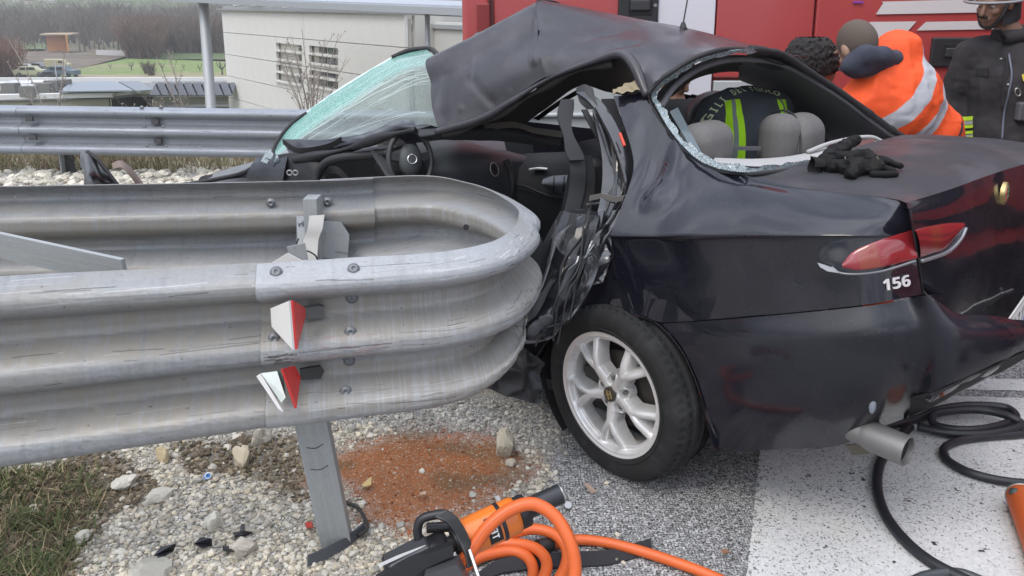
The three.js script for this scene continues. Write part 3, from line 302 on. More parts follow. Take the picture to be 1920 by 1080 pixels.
// ---------- crash barriers ----------
// galvanised steel: grey zinc with spangle, rain streaks, scuffs and dried dirt (all of it matter on the metal)
const PROF = [[0, .02], [.005, .034], [.028, .076], [.036, .085], [.046, .09], [.062, .09], [.072, .085], [.08, .076], [.113, .014], [.118, .006], [.126, .002], [.169, .002], [.177, .006], [.184, .014], [.217, .076], [.225, .085], [.235, .09], [.262, .09], [.272, .085], [.28, .076], [.313, .014], [.319, .006], [.327, .002], [.369, .002], [.377, .006], [.384, .014], [.417, .076], [.425, .085], [.435, .09], [.462, .09], [.472, .085], [.48, .076], [.501, .034], [.506, .02]];
const ARC = PROF.reduce((o, p, i) => (o.push(i ? o[i - 1] + Math.hypot(p[0] - PROF[i - 1][0], p[1] - PROF[i - 1][1]) : 0), o), []), MY = ARC[ARC.length - 1];
const dusty = y => Math.max(sstep(ARC[8] - .012, ARC[9], y) * sstep(ARC[16], ARC[14] - .01, y), sstep(ARC[20] - .012, ARC[21], y) * sstep(ARC[28], ARC[26] - .01, y));   // dust lies in the troughs, washed off the ribs
function zincCanvas(W, H, mx, my, o) {      // W x H pixels over mx x my metres
  const cv = document.createElement('canvas'); cv.width = W; cv.height = H; const q = cv.getContext('2d'), im = q.createImageData(W, H), d = im.data; seedState = 1000 + o.seed * 77;
  for (let j = 0; j < H; j++) for (let i = 0; i < W; i++) { const x = i / W * mx, y = j / H * my, e = o.seed * 9.7, edge = Math.min(1, i / W * 12, (1 - i / W) * 12), big = fbm(x * 5 + e, y * 8, 4) - .5, sp = n2(x * 190 + e, y * 190) - .5, dr = sstep(.5, .8, fbm(x * 60 + e, y * 3, 3)), dirt = sstep(.45, .75, fbm(x * 3 + e, y * 9 + 2, 4)) * o.dirt; let L = o.base + .05 * big + .045 * sp + .03 * (fbm(x * 40, y * 40 + e, 2) - .5); L *= 1 - .1 * dr * o.dirt * edge; const drip = fbm(x * 150 + e, y * 5, 2), web = clamp(dusty(y + .006 * (n2(x * 30, 2) - .5)) * (.35 + 1.0 * fbm(x * 30, y * 16 + e, 3)) * o.dirt * (drip > .62 ? .45 : 1)), c = [L * .97, L, L * 1.03], m = [.262, .245, .212], k = 4 * (j * W + i); for (let t = 0; t < 3; t++) { const v = mix(c[t], m[t], Math.max(dirt * .45 * edge, web * .85)); d[k + t] = 255 * (1.055 * Math.pow(v, 1 / 2.4) - .055); } d[k + 3] = 255; }
  q.putImageData(im, 0, 0); const sx = W / mx, sy = H / my; q.lineCap = 'round';
  const stroke = (x, y, l, a, w, col) => { q.strokeStyle = col; q.lineWidth = w; q.beginPath(); q.moveTo(x * sx, y * sy); const n = 5; for (let k = 1; k <= n; k++) q.lineTo((x + l * k / n) * sx, (y + a * l * k / n + rr(-.0012, .0012)) * sy); q.stroke(); };
  for (let k = 0; k < o.scr; k++) { const y = o.ridges[Math.floor(rnd() * o.ridges.length)] + rr(-.03, .03), x = rr(0, mx), l = .02 + .22 * Math.pow(rnd(), 3), dk = rnd() < .6; stroke(x, y, l, rr(-.06, .06), rr(.5, 1.6), dk ? `rgba(30,30,32,${rr(.15, .6)})` : `rgba(235,235,235,${rr(.1, .4)})`); }
  for (let k = 0; k < 260 * o.dirt; k++) { q.fillStyle = `rgba(40,36,30,${rr(.1, .5)})`; q.beginPath(); q.ellipse(rr(0, W), rr(0, H), rr(.6, 2.6), rr(.6, 2.2), 0, 0, 6.3); q.fill(); }
  for (const [x0, x1, y0, y1, n, lmax, w, col] of o.zones || []) for (let k = 0; k < n; k++) stroke(rr(x0, x1), rr(y0, y1), .01 + lmax * rnd() * rnd(), rr(-.25, .1), rr(.5, w), col.replace('A', rr(.2, .85).toFixed(2)));
  const t = new THREE.CanvasTexture(cv); t.colorSpace = THREE.SRGBColorSpace; t.wrapS = t.wrapT = THREE.RepeatWrapping; t.repeat.set(1 / mx, -1 / my); return t; }
const ridges = [.05, .09, .34, .37, .6, .63, .73], zincA = zincCanvas(2048, 512, 4, MY, { seed: 1, base: .27, dirt: 1, scr: 520, ridges, zones: [[0, 4, .7, .75, 160, .1, 2.2, 'rgba(35,33,30,A)'], [2.3, 2.75, .09, .14, 90, .09, 1.6, 'rgba(60,62,66,A)']] }), zincB = zincCanvas(1024, 256, 4, MY, { seed: 2, base: .33, dirt: .35, scr: 120, ridges }), zincR = tex(256, 256, (u, v) => { const r = 0.5 + 0.3 * (fbm(u * 12, v * 12, 4) - 0.3); return [r, r, r]; });
zincR.repeat.set(1 / 4, 1 / 0.72);
const railMat = std([1, 1, 1], 1, 0.35, { map: zincA, roughnessMap: zincR }), railMatFar = std([0.85, 0.9, 0.98], 1, 0.45, { map: zincB, roughnessMap: zincR }), postMat = std([1.1, 1.13, 1.12], 1, 0.3, { map: zincB, roughnessMap: zincR });
const boltMat = std([0.2, 0.21, 0.22], 0.5, 0.6), blackPl = std([0.014, 0.014, 0.016], 0.45), whitePl = std([0.66, 0.65, 0.62], 0.45), redRefl = phy([0.5, 0.02, 0.018], 0.25, 0, { clearcoat: 0.6 });
function profAt(v) { const n = PROF.length - 1, i = Math.min(n - 1, Math.floor(v * n)), f = v * n - i; return V(mix(PROF[i][0], PROF[i + 1][0], f), mix(PROF[i][1], PROF[i + 1][1], f), 0); }
// path: points along the upper lip; side +1 puts the ribs on the left of the walking direction
function railGeo(path, side, nu, opts = {}) {
  const nv = 99, c = path, P2 = profAt; const fn = (u, v) => { const p = spl(c, u), q = spl(c, Math.min(1, u + 0.004)).sub(spl(c, Math.max(0, u - 0.004))).setY(0).normalize(), out = V(q.z, 0, -q.x).multiplyScalar(side), k = P2(v); const o = k.y + (opts.proud || 0), dn = k.x * (opts.scale || 1); p.addScaledVector(out, o); p.y -= dn * (opts.tall ? opts.tall(u) : 1); if (opts.mod) opts.mod(p, u, v, out, q); return p; };
  return thicken(grid(nu, nv, fn), 0.003 * side * -1 * (opts.flip || 1));
}
const LIP = [[0, 515], [240, 503], [485, 490], [640, 481], [800, 471], [885, 457], [932, 437], [956, 410], [949, 387], [905, 360], [860, 345], [800, 334], [700, 337], [600, 341], [300, 347], [0, 352]].map(([x, y]) => atY(x, y, 0.95));
const frontPath = [V(-2.6, 0.95, -1.6), V(-1.9, 0.95, -1.755), LIP[0], LIP[1], LIP[2]];
const bar1 = thing('crash_barrier', 'weathered galvanised barrier with a rounded scuffed end pressed into the wrecked car', 'guardrail', V(-0.5, 0, -2.2));
const endPath = LIP.slice(2, 14);
const wob = (s, a) => (p, u, v) => { p.y += a * (n2(u * 14 + s, v * 3) - 0.5); };
part(bar1, 'rail', railGeo(frontPath, -1, 90, { tall: u => mix(1.09, .9, u), mod: (p, u, v, out) => { p.addScaledVector(out, 0.0012 * (n2(u * 12, v * 5) - 0.5)); } }), railMat, 'straight front rail beam');
const endGeo = railGeo(endPath, -1, 220, { proud: 0.01, tall: u => u < .5 ? mix(.9, .84, u / .5) : mix(.84, .97, sstep(.5, .8, u)), mod: (p, u, v, out, q) => {                       // the nose leans back at its foot and its lower edge is torn and rolled up
  const nose = Math.exp(-Math.pow((u - 0.56) / 0.16, 2)), t = sstep(0.3, 1, v); p.addScaledVector(V(-0.93, 0, 0.37), 0.11 * nose * t * t);
  const tear = Math.exp(-Math.pow((u - 0.44) / 0.14, 2)) * sstep(0.62, 1, v); p.y += 0.125 * tear + 0.018 * tear * (n2(u * 160, v * 9) - 0.5); p.addScaledVector(out, 0.02 * tear * (n2(u * 60 + 4, v * 14) - 0.4));
  p.addScaledVector(out, 0.006 * (fbm(u * 10 + 3, v * 4, 3) - 0.5) - 0.02 * Math.exp(-Math.pow((u - 0.47) / 0.03, 2) - Math.pow((v - 0.12) / 0.1, 2))); p.y += 0.006 * (n2(u * 9, 2) - 0.5);
} });
// scraped paint and scratches on the nose
const noseTex = zincCanvas(2048, 640, 2.6, MY, { seed: 5, base: .335, dirt: 1, scr: 420, ridges, zones: [[.6, 1.15, .05, .14, 40, .06, 2, 'rgba(70,70,74,A)'], [.65, 1.1, .32, .4, 36, .08, 2, 'rgba(66,64,62,A)'], [.66, 1.1, .64, .75, 420, .06, 6, 'rgba(18,18,20,A)'], [.3, .75, .69, .75, 130, .12, 2.4, 'rgba(45,40,36,A)'], [.06, .42, .69, .735, 80, .14, 1.8, 'rgba(140,60,60,A)'], [.1, .3, .33, .39, 30, .07, 1.5, 'rgba(150,95,80,A)'], [.0, .08, .36, .43, 70, .04, 2.4, 'rgba(60,58,56,A)'], [.5, 1.1, .03, .14, 50, .07, 3, 'rgba(210,210,210,A)']] });
const endMesh = part(bar1, 'end_section', endGeo, std([1, 1, 1], 1, 0.25, { map: noseTex, roughnessMap: zincR }), 'rounded end section, dented and scraped');
const backPath = [LIP[12].clone(), LIP[13], LIP[14], LIP[15], V(-2.7, 0.95, -2.8)].map(p => p.clone());
part(bar1, 'rail', railGeo(backPath, -1, 70, { proud: -0.004 }), railMat, 'rear rail beam seen from its inner side');
// lap joint edges: the end section's cut edge stands proud
// bolts on the near face: pixel -> on the rail surface (a small dome with a hex socket)
const frontN = LIP[4].clone().sub(LIP[1]).setY(0).normalize(), fOut = V(-frontN.z, 0, frontN.x); if (fOut.z < 0) fOut.negate();
const onFront = (x, y, o) => { const n = fOut, q = LIP[2].clone().addScaledVector(n, o), r = ray(x, y); return r.multiplyScalar(q.sub(EYE).dot(n) / r.dot(n)).add(EYE); };
function bolt(p, n, r = 0.016, par = bar1) { const q = new THREE.Quaternion().setFromUnitVectors(V(0, 1, 0), n.clone().normalize()); const prof = [[0, 0.35], [0.28, 0.35], [0.36, 0.62], [0.62, 0.58], [0.74, 0.3], [1, 0.2], [1, 0]].map(([a, b]) => new THREE.Vector2(a * r, b * r)); return part(par, 'bolt', new THREE.LatheGeometry(prof, 18).applyQuaternion(q).translate(p.x, p.y, p.z), boltMat); }
for (const [x, y] of [[518, 511], [663, 505], [514, 634], [657, 622], [648, 733], [660, 558], [655, 675]]) bolt(hitOn([endMesh], x, y, () => onFront(x, y, .05)), fOut.clone().setY(y < 520 ? 0.7 : 0.15).normalize());
const backN = LIP[14].clone().sub(LIP[12]).setY(0).normalize(), bIn = V(-backN.z, 0, backN.x); if (bIn.z < 0) bIn.negate();
const onBack = (x, y, o = 0) => { const n = bIn, q = LIP[13].clone().addScaledVector(n, o), r = ray(x, y); return r.multiplyScalar(q.sub(EYE).dot(n) / r.dot(n)).add(EYE); };
for (const [x, y] of [[508, 380], [614, 378], [620, 448], [631, 470]]) bolt(onBack(x, y, -0.03), bIn, 0.018);
part(bar1, 'bolt_hole', new THREE.CylinderGeometry(0.011, 0.011, 0.004, 14).rotateX(Math.PI / 2).applyQuaternion(new THREE.Quaternion().setFromUnitVectors(V(0, 0, 1), V(-0.35, 0.15, 0.9).normalize())).translate(...atD(874, 426, 2.93).toArray()), blackPl);
// joint plate and upright spacer between the two beams
part(bar1, 'joint_plate', poly([onBack(556, 412, .01), onBack(640, 416, .01), onBack(655, 440, .01), onBack(652, 485, .01), onBack(556, 480, .01)], 0.006), postMat);
part(bar1, 'spacer', bar(onBack(569, 405, 0.03), onBack(575, 510, 0.1), 0.05, 0.012, bIn), postMat);
bolt(onBack(565, 421, 0.04), bIn, 0.016);
// delineator on the inner side: a bent white tab
part(bar1, 'reflector_tab', thicken(grid(6, 2, (u, v) => spl([onBack(594, 404, .1), onBack(590, 432, .1), onBack(583, 450, .09), onBack(580, 500, .1)], u).add(V((v - 0.5) * 0.056, (v - .5) * .004, 0))), 0.003), whitePl, 'white upright reflector tab');
part(bar1, 'reflector_tab', poly([onBack(510, 492, .5), onBack(540, 474, .5), onBack(566, 488, .5), onBack(572, 500, .5), onBack(512, 503, .5)], 0.004), whitePl, 'white folded reflector tab');
part(bar1, 'wire', tube([onBack(560, 447, .12), onBack(556, 460, .13), onBack(566, 468, .13), onBack(580, 472, .13), onBack(592, 480, .13), onBack(596, 492, .13)], 0.003, 6), blackPl);
part(bar1, 'bracket', poly([onBack(538, 462, .2), onBack(572, 455, .2), onBack(578, 486, .2), onBack(545, 488, .2)], 0.006), postMat);
// diagonal brace inside
part(bar1, 'brace', bar(atD(-120, 432, 2.55), atD(236, 512, 2.2), 0.012, 0.085, V(0, 1, 0.15), 0), postMat);
// posts: one in view under the joint (leaning), the others behind the beam
{ const a = onFront(578, 772, -0.02), b = atY(633, 1034, -0.02); const d = b.clone().sub(a).normalize(), face = V(0.12, 0.2, 1).normalize(); const X = face.clone().cross(d).normalize();
  const web = (p, q, w, t, off, offz, nm) => { const f = X.clone().cross(d).normalize(); if (f.z < 0) f.negate(); const m = p.clone().add(q).multiplyScalar(0.5).addScaledVector(X, off).addScaledVector(f, offz); return orient(box(q.distanceTo(p), w, t), m, d, X); };
  const pst = part(bar1, 'post', web(a, b, 0.088, 0.006, 0, 0), postMat, 'bent steel post standing in the gravel'); const s = X.x > 0 ? 1 : -1;
  part(pst, 'flange', web(a, b, 0.006, 0.05, s * 0.041, -0.028), postMat); part(pst, 'flange', web(a, b, 0.006, 0.05, -s * 0.041, -0.028), postMat);
  for (const [y, w] of [[842, 0.05], [879, 0.054]]) { const t = (y - 785) / 250, c = a.clone().lerp(b, t); part(pst, 'scrape_mark', tube([c.clone().addScaledVector(X, -w / 2 * s).addScaledVector(face, 0.0035), c.clone().addScaledVector(face, 0.0035).addScaledVector(d, 0.007), c.clone().addScaledVector(X, w / 2.2 * s).addScaledVector(face, 0.0035).addScaledVector(d, -0.004)], 0.0014, 5), blackPl); }
  for (const [x, z] of [[-2.2, -1.75], [-1.9, -2.98], [-0.75, -2.92]]) part(bar1, 'post', bar(V(x, -0.1, z), V(x, 0.9, z), 0.08, 0.05, V(1, 0, 0)), postMat); }
// triangular delineators on the face: a whole one and a broken one
function delineator(px, broken) {
  const C = (x, y, o) => onFront(x, y, o); const [TL, TR, R1, R2, B, BL] = px.map(([x, y, o]) => C(x, y, o));
  const r = part(bar1, 'reflector', poly([TR, R1, R2, B], 0.006), redRefl, broken ? 'red reflector face, its white half broken off' : 'red face of the delineator');
  if (!broken) part(r, 'white_face', poly([TL, TR, B, BL], 0.006), whitePl); return r; }
const d1 = delineator([[511, 577, 0.09], [545, 563, 0.16], [568, 577, 0.085], [569, 592, 0.085], [553, 655, 0.16], [513, 611, 0.09]], false);
part(d1, 'mount', poly([onFront(566, 575, .04), onFront(596, 569, .04), onFront(608, 572, .03), onFront(606, 594, .03), onFront(570, 596, .04)], 0.008), std([0.12, 0.12, 0.12], 0.6, 0.3));
const d2 = delineator([[0, 0, 0], [526, 692, 0.16], [549, 686, 0.09], [560, 708, 0.085], [552, 766, 0.16], [0, 0, 0]], true);
part(d2, 'mount', poly([onFront(562, 690, .045), onFront(600, 684, .035), onFront(607, 693, .03), onFront(600, 708, .03), onFront(563, 710, .045)], 0.008), std([0.05, 0.05, 0.05], 0.6, 0.3));
part(d2, 'broken_glass', poly([onFront(490, 700, .1), onFront(520, 696, .1), onFront(536, 745, .14), onFront(528, 755, .14)], 0.003), phy([0.62, 0.68, 0.64], 0.12, 0, { clearcoat: 1 }));
part(d2, 'broken_strip', poly([onFront(481, 705, .14), onFront(489, 700, .14), onFront(532, 772, .16), onFront(522, 766, .16)], 0.004), whitePl);
part(d2, 'dark_backing', poly([onFront(496, 700, .085), onFront(530, 692, .09), onFront(535, 740, .12), onFront(520, 745, .1)], 0.003), std([0.05, 0.07, 0.06], 0.35));
// the barrier at the back of the verge
{ const t = thing('crash_barrier', 'clean grey barrier running behind the wreck along the edge of the verge', 'guardrail', V(-4, -0.15, -8.2)); const za = atZ(0, 197, -8.25), zb = atZ(575, 205, -8.15); const dir = zb.clone().sub(za).divideScalar(zb.x - za.x), P = x => za.clone().addScaledVector(dir, x - za.x);
  const segs = [-14.2, -9.65, -5.15, -3.55, -0.55]; 
  for (let k = 0; k < 4; k++) part(t, 'rail', railGeo([0, 1, 2, 3].map(q => P(mix(segs[k], segs[k + 1] + 0.08, q / 3))), -1, 8, { proud: k % 2 * 0.005 }), railMatFar);
  for (const x of [-13.8, -11.55, -9.3, -7.05, -4.78, -2.55]) { const p = P(x); const pp = part(t, 'post', bar(V(p.x, -0.3, p.z - 0.12), V(p.x + 0.02, 0.55, p.z - 0.1), 0.1, 0.012, V(1, 0, 0)), postMat); part(pp, 'flange', bar(V(p.x + 0.055, -0.3, p.z - 0.16), V(p.x + 0.075, 0.55, p.z - 0.14), 0.012, 0.1, V(1, 0, 0)), std([0.05, 0.055, 0.06], 0.6, 0.3)); }
  for (const [x, y] of [[266, 202], [302, 202], [271, 238], [306, 239], [276, 275], [312, 275], [271, 219], [305, 219]]) bolt(atZ(x, y, -8.15), V(0, 0, 1), 0.022, t);
  for (const [x, y] of [[55, 223], [62, 258], [291, 228], [296, 264]]) { const p = atZ(x, y, -8.15); part(t, 'reflector', box(0.075, 0.05, 0.03).translate(p.x, p.y, p.z), std([0.06, 0.06, 0.065], 0.4)); } }
// ---------- the wrecked car ----------
const dustTex = (lo, hi, speck, seed) => tex(1024, 1024, (u, v) => { const a = fbm(u * 6 + seed, v * 6, 5), b = n2(u * 260 + seed, v * 260), s = hash2(Math.floor(u * 512) + seed * 31, Math.floor(v * 512)) > 1 - speck ? 1 : 0, k = sstep(0.4, 0.75, a) * (0.6 + 0.4 * b); const c = lo.map((q, i) => mix(q, hi[i], k)); return s ? c.map(q => q + 0.08) : c; }, true);
const roughTex = (a, b, seed) => tex(512, 512, (u, v) => { const r = mix(a, b, sstep(0.3, 0.75, fbm(u * 7 + seed, v * 7 + seed, 5))); return [r, r, r]; });
const dust1 = dustTex([0.006, 0.006, 0.011], [0.014, 0.0135, 0.02], 0.0012, 1), dust2 = dustTex([0.022, 0.02, 0.025], [0.05, 0.047, 0.054], 0.002, 5), rgA = roughTex(0.2, 0.42, 2), rgB = roughTex(0.36, 0.6, 4);
const paint = phy(0xffffff, 1, 0, { map: dust1, roughnessMap: rgA, specularIntensity: 0.25, clearcoat: 1, clearcoatRoughness: 0.025 });
const paintDusty = phy(0xffffff, 1, 0, { map: dust2, roughnessMap: rgB, specularIntensity: 0.6, clearcoat: 0.6, clearcoatRoughness: 0.26 });
const paintLid = phy(0xffffff, 1, 0, { map: dustTex([0.05, 0.05, 0.055], [0.075, 0.075, 0.082], 0.002, 8), roughnessMap: rgB, specularIntensity: 0.2 });
const paintBump = phy(0xffffff, 1, 0, { map: dust1, roughnessMap: rgA, specularIntensity: 0.4, clearcoat: 0.7, clearcoatRoughness: 0.1 });
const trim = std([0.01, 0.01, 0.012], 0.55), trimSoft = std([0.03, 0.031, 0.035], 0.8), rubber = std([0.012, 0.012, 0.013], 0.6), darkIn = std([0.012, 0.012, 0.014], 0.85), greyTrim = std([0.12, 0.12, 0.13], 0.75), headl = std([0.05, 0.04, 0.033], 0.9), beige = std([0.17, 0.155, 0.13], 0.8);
const chrome = std([0.6, 0.6, 0.6], 0.2, 0.9), gloss = phy([0.012, 0.012, 0.014], 0.3, 0, { clearcoat: 1, clearcoatRoughness: 0.08 }), foil = phy([0.01, 0.01, 0.013], 0.35, 0, { specularIntensity: .4, clearcoat: 0.5, clearcoatRoughness: 0.14 });
const fabric = (c, s) => std(0xffffff, 0.95, 0, { map: (() => { const t = tex(256, 256, (u, v) => { const w = 0.75 + 0.25 * hash2(Math.floor(u * 128), Math.floor(v * 128)) + 0.15 * (fbm(u * 8, v * 8, 3) - 0.5); return c.map(q => q * w); }, true); t.repeat.set(s, s); return t; })() });
const seatCloth = fabric([0.16, 0.155, 0.15], 4), seatDark = fabric([0.075, 0.075, 0.08], 4);
const car = thing('wrecked_car', 'crushed black saloon with its roof buckled up, wrapped on the rounded barrier end', 'car', CP(1.2, 0.87, 0));
const Lp = ([x, y, l]) => Lt(x, y, l), Dp = ([x, y, d]) => atD(x, y, d);
const colsToRows = cols => cols[0].map((_, r) => cols.map(c => c[r]));
// rear quarter with its roof pillar
const qCols = [
  [[1150, 180, .36], [1172, 240, .28], [1188, 310, .2], [1166, 385, .09], [1144, 440, .02], [1146, 448, .035], [1152, 505, .03], [1135, 586, .01]],
  [[1185, 178, .37], [1215, 245, .29], [1226, 315, .205], [1214, 378, .1], [1200, 440, .01], [1200, 448, .022], [1206, 510, .008], [1200, 591, -.01]],
  [[1213, 180, .37], [1247, 245, .29], [1270, 312, .2], [1270, 378, .1], [1265, 440, .0], [1265, 448, .014], [1268, 520, .004], [1243, 604, -.01]],
  [[1260, 258, .28], [1300, 302, .22], [1326, 342, .16], [1335, 392, .07], [1335, 440, .0], [1335, 448, .012], [1335, 520, .004], [1330, 599, -.012]],
  [[1332, 314, .235], [1366, 333, .19], [1390, 357, .13], [1400, 397, .05], [1400, 440, .0], [1400, 448, .012], [1400, 520, .004], [1400, 593, -.01]],
  [[1392, 328, .21], [1428, 346, .18], [1450, 366, .12], [1460, 402, .05], [1465, 440, .0], [1465, 448, .012], [1470, 520, .004], [1475, 587, -.01]],
  [[1540, 358, .195], [1548, 369, .165], [1552, 386, .12], [1555, 410, .06], [1555, 440, .018], [1555, 448, .022], [1560, 510, .01], [1565, 578, .0]],
  [[1640, 369, .19], [1642, 379, .17], [1645, 396, .13], [1645, 416, .09], [1640, 440, .062], [1638, 450, .058], [1640, 510, .04], [1645, 568, .03]],
  [[1696, 379, .185], [1702, 389, .18], [1707, 406, .17], [1710, 421, .165], [1711, 437, .16], [1713, 450, .16], [1720, 500, .15], [1729, 552, .15]]].map(c => c.map(Lp));
const dent = (p, cx, cy, cz, r, a) => { const d = Math.hypot(p.x - cx, p.y - cy, p.z - cz) / r; return d < 1 ? -a * (1 - d * d) * (1 - d * d) : 0; };
const dq = [[1570, 505, .02, .07, .006], [1500, 540, .02, .05, .003], [1232, 362, .1, .09, .02], [1300, 420, .03, .14, .01], [1360, 480, .0, .2, .008], [1440, 400, .05, .2, .004]].map(([x, y, l, r, a]) => [Lt(x, y, l), r, a]);
const quarter = part(car, 'rear_quarter_panel', patch(colsToRows(qCols), 14, 9, p => { let s = 0; for (const [c, r, a] of dq) s += dent(p, c.x, c.y, c.z, r, a); const [lo, la, h] = toCar(p); const cr = sstep(0.25, 0.02, Math.abs(lo - 0.06)) * sstep(.9, 1.05, h) * sstep(1.34, 1.24, h); return -s * -1 + cr * 0.012 * (fbm(lo * 26 + 3, h * 5, 3) - 0.5) * 2 + 0.0025 * (fbm(lo * 5, h * 7, 2) - 0.5); }), paint);
const nrmOn = (meshes, x, y) => { const a = hitOn(meshes, x, y, () => atD(x, y, 2.3)), b = hitOn(meshes, x + 6, y, () => atD(x + 6, y, 2.3)), c = hitOn(meshes, x, y + 6, () => atD(x, y + 6, 2.3)); const n = b.sub(a).cross(c.sub(a)).normalize(); if (n.dot(EYE.clone().sub(a)) < 0) n.negate(); return n; };
// crumpled lower front of the quarter and the arch lip
part(car, 'arch_panel', patch([[[1143, 446, .04], [1150, 490, .05], [1150, 540, .02], [1136, 584, .005]], [[1125, 470, .1], [1120, 505, .07], [1112, 550, .03], [1095, 590, .0]], [[1085, 520, .16], [1075, 552, .1], [1065, 585, .04], [1058, 612, .0]], [[1048, 590, .18], [1036, 615, .12], [1026, 640, .06], [1020, 665, .02]], [[1010, 650, .2], [1000, 670, .12], [994, 692, .06], [992, 715, .03]]].map(r => r.map(Lp)), 9, 8, p => 0.007 * (fbm(p.x * 8, p.y * 8 + p.z * 5, 3) - 0.5)), paint, 'torn sill corner in front of the rear wheel');
const archPts = [[992, 740], [996, 700], [1018, 655], [1055, 612], [1100, 588], [1150, 579], [1200, 588], [1240, 604], [1285, 655], [1318, 730], [1345, 838]];
part(car, 'wheel_arch_lip', ribbon(archPts.map(([x, y], i) => Lt(x, y, .0 + .012)), 0.04, RGT, 0.004), paint);
// the wheel house behind the wheel
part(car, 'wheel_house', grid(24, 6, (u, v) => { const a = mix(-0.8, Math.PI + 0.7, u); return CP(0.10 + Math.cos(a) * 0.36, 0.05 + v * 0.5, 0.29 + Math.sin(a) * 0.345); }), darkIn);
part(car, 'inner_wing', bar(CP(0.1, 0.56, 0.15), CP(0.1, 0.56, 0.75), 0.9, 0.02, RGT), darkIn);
// boot lid: top and rear face
const lipRow = [Ln(1699, 380, -.727), CP(-.768, .4, 1.082), CP(-.825, .87, 1.075), CP(-.905, 1.34, 1.065), CP(-.945, 1.56, 1.06)];
const deckRows = [[Lt(1395, 331, .215), CP(-.275, .5, 1.075), CP(-.31, .87, 1.08), CP(-.33, 1.25, 1.075), CP(-.33, 1.53, 1.06)], [Lt(1470, 349, .205), CP(-.40, .5, 1.09), CP(-.44, .87, 1.095), CP(-.45, 1.25, 1.09), CP(-.44, 1.54, 1.07)], [Lt(1580, 362, .2), CP(-.58, .48, 1.093), CP(-.62, .87, 1.1), CP(-.61, 1.28, 1.092), CP(-.6, 1.55, 1.075)], [Lt(1672, 372, .195), CP(-.71, .44, 1.089), CP(-.755, .87, 1.092), CP(-.73, 1.32, 1.085), CP(-.70, 1.56, 1.075)], lipRow];
const lid = part(car, 'boot_lid', patch(deckRows, 10, 7, p => 0.003 * (fbm(p.x * 5, p.z * 5, 2) - 0.5)), paintLid, 'dusty boot lid');
const rearLon = (la, h) => -(0.752 + 0.085 * Math.min(la, 0.87) / 0.87 + 0.17 * Math.max(0, la - 0.87) + 0.03 * Math.sin((1.08 - h) / 0.5 * Math.PI * .8));
const faceRows = [lipRow.map(p => p.clone()), ...[[1706, 402, -.748, 1.045], [1712, 432, -.757, .99], [1721, 488, -.762, .87], [1729, 536, -.77, .76], [1733, 552, -.768, .66]].map(([x, y, lo, h], k) => [Ln(x, y, lo), ...[.4, .87, 1.34, 1.56].map(la => CP(rearLon(la, h) + (k === 4 ? -.012 : 0), la, h - 0.01 - (k === 4 && la > 1 ? .09 : 0)))])];
const lidFace = part(car, 'boot_face', patch(faceRows, 12, 8, p => 0.004 * (fbm(p.x * 8 + 2, p.y * 8, 2) - 0.5)), paint);
// shut line rubber under the panel gaps
part(car, 'panel_gap', tube([[1216, 180], [1250, 240], [1292, 290], [1340, 320], [1394, 329], [1420, 341], [1470, 350], [1580, 363], [1672, 373], [1698, 380], [1707, 400], [1712, 432], [1721, 486], [1731, 552]].map(([x, y], i) => hitOn([quarter, lid, lidFace], x + 1, y, () => Lt(x, y, .2)).addScaledVector(V(0, 0.45, 0.9), -0.002)), 0.003, 6, 160), rubber);
// bumper, pushed in and crumpled at its right
const B = (x, y, k, v) => k === 't' ? Lt(x, y, v) : Ln(x, y, v), bCols = [
  [[1242, 607, -.012], [1275, 645, -.02], [1305, 705, -.015], [1330, 780, .0], [1350, 842, .03]], [[1320, 602, -.018], [1350, 645, -.034], [1365, 710, -.03], [1375, 785, -.0], [1400, 845, .045]], [[1420, 594, -.018], [1430, 645, -.04], [1435, 710, -.035], [1440, 785, .0], [1470, 842, .055]],
  [[1540, 583, -.005], [1550, 640, -.032], [1550, 710, -.022], [1545, 785, .015], [1570, 836, .075]], [[1640, 572, .025], [1650, 630, .0], [1650, 700, .01], [1640, 765, .05], [1635, 806, .12]], [[1700, 561, .09], [1715, 620, .065], [1715, 690, .08], [1705, 745, .12], [1700, 783, .2]]].map(c => c.map(Lp)).concat([
  [[1742, 556, 2.09], [1766, 615, 2.085], [1770, 680, 2.09], [1761, 730, 2.11], [1756, 758, 2.16]], [[1796, 588, 2.13], [1822, 622, 2.1], [1826, 670, 2.11], [1826, 702, 2.13], [1823, 723, 2.18]], [[1862, 592, 2.2], [1882, 616, 2.15], [1886, 650, 2.15], [1886, 674, 2.17], [1884, 693, 2.22]], [[1926, 600, 2.27], [1936, 620, 2.22], [1938, 640, 2.22], [1938, 654, 2.24], [1937, 664, 2.28]], [[2010, 596, 2.4], [2018, 608, 2.36], [2020, 622, 2.36], [2020, 632, 2.38], [2018, 640, 2.42]]].map(c => c.map(Dp)));
const bumper = part(car, 'rear_bumper', patch(colsToRows(bCols), 12, 12, p => { const [lo, la, h] = toCar(p), k = sstep(0.02, 0.35, la), rg = Math.abs(fbm(la * 6 + h * 3, h * 9 - la * 5, 3) - 0.5); return 0.003 * (fbm(lo * 6, h * 6, 2) - 0.5) + k * (0.014 * (0.16 - rg) + 0.0008 * (n2(la * 22, h * 34 + la * 20) - 0.5)); }), paintBump, 'crumpled rear bumper');
part(car, 'bumper_lower_lip', patch([3, 3.5, 4, 4.6].map(k => bCols.slice(5, 10).map(c => { const i = Math.min(3, Math.floor(k)), f = k - i; return c[i].clone().lerp(c[i + 1], f).addScaledVector(FWD, -.003 + (k > 4 ? .03 : 0)).add(V(-.001, .003, .002)); })), 8, 6, p => .006 * (fbm(p.x * 20, p.z * 20 + p.y * 30, 3) - .5)), std([0.012, 0.012, 0.013], .75), 'scuffed black lower edge of the bumper');
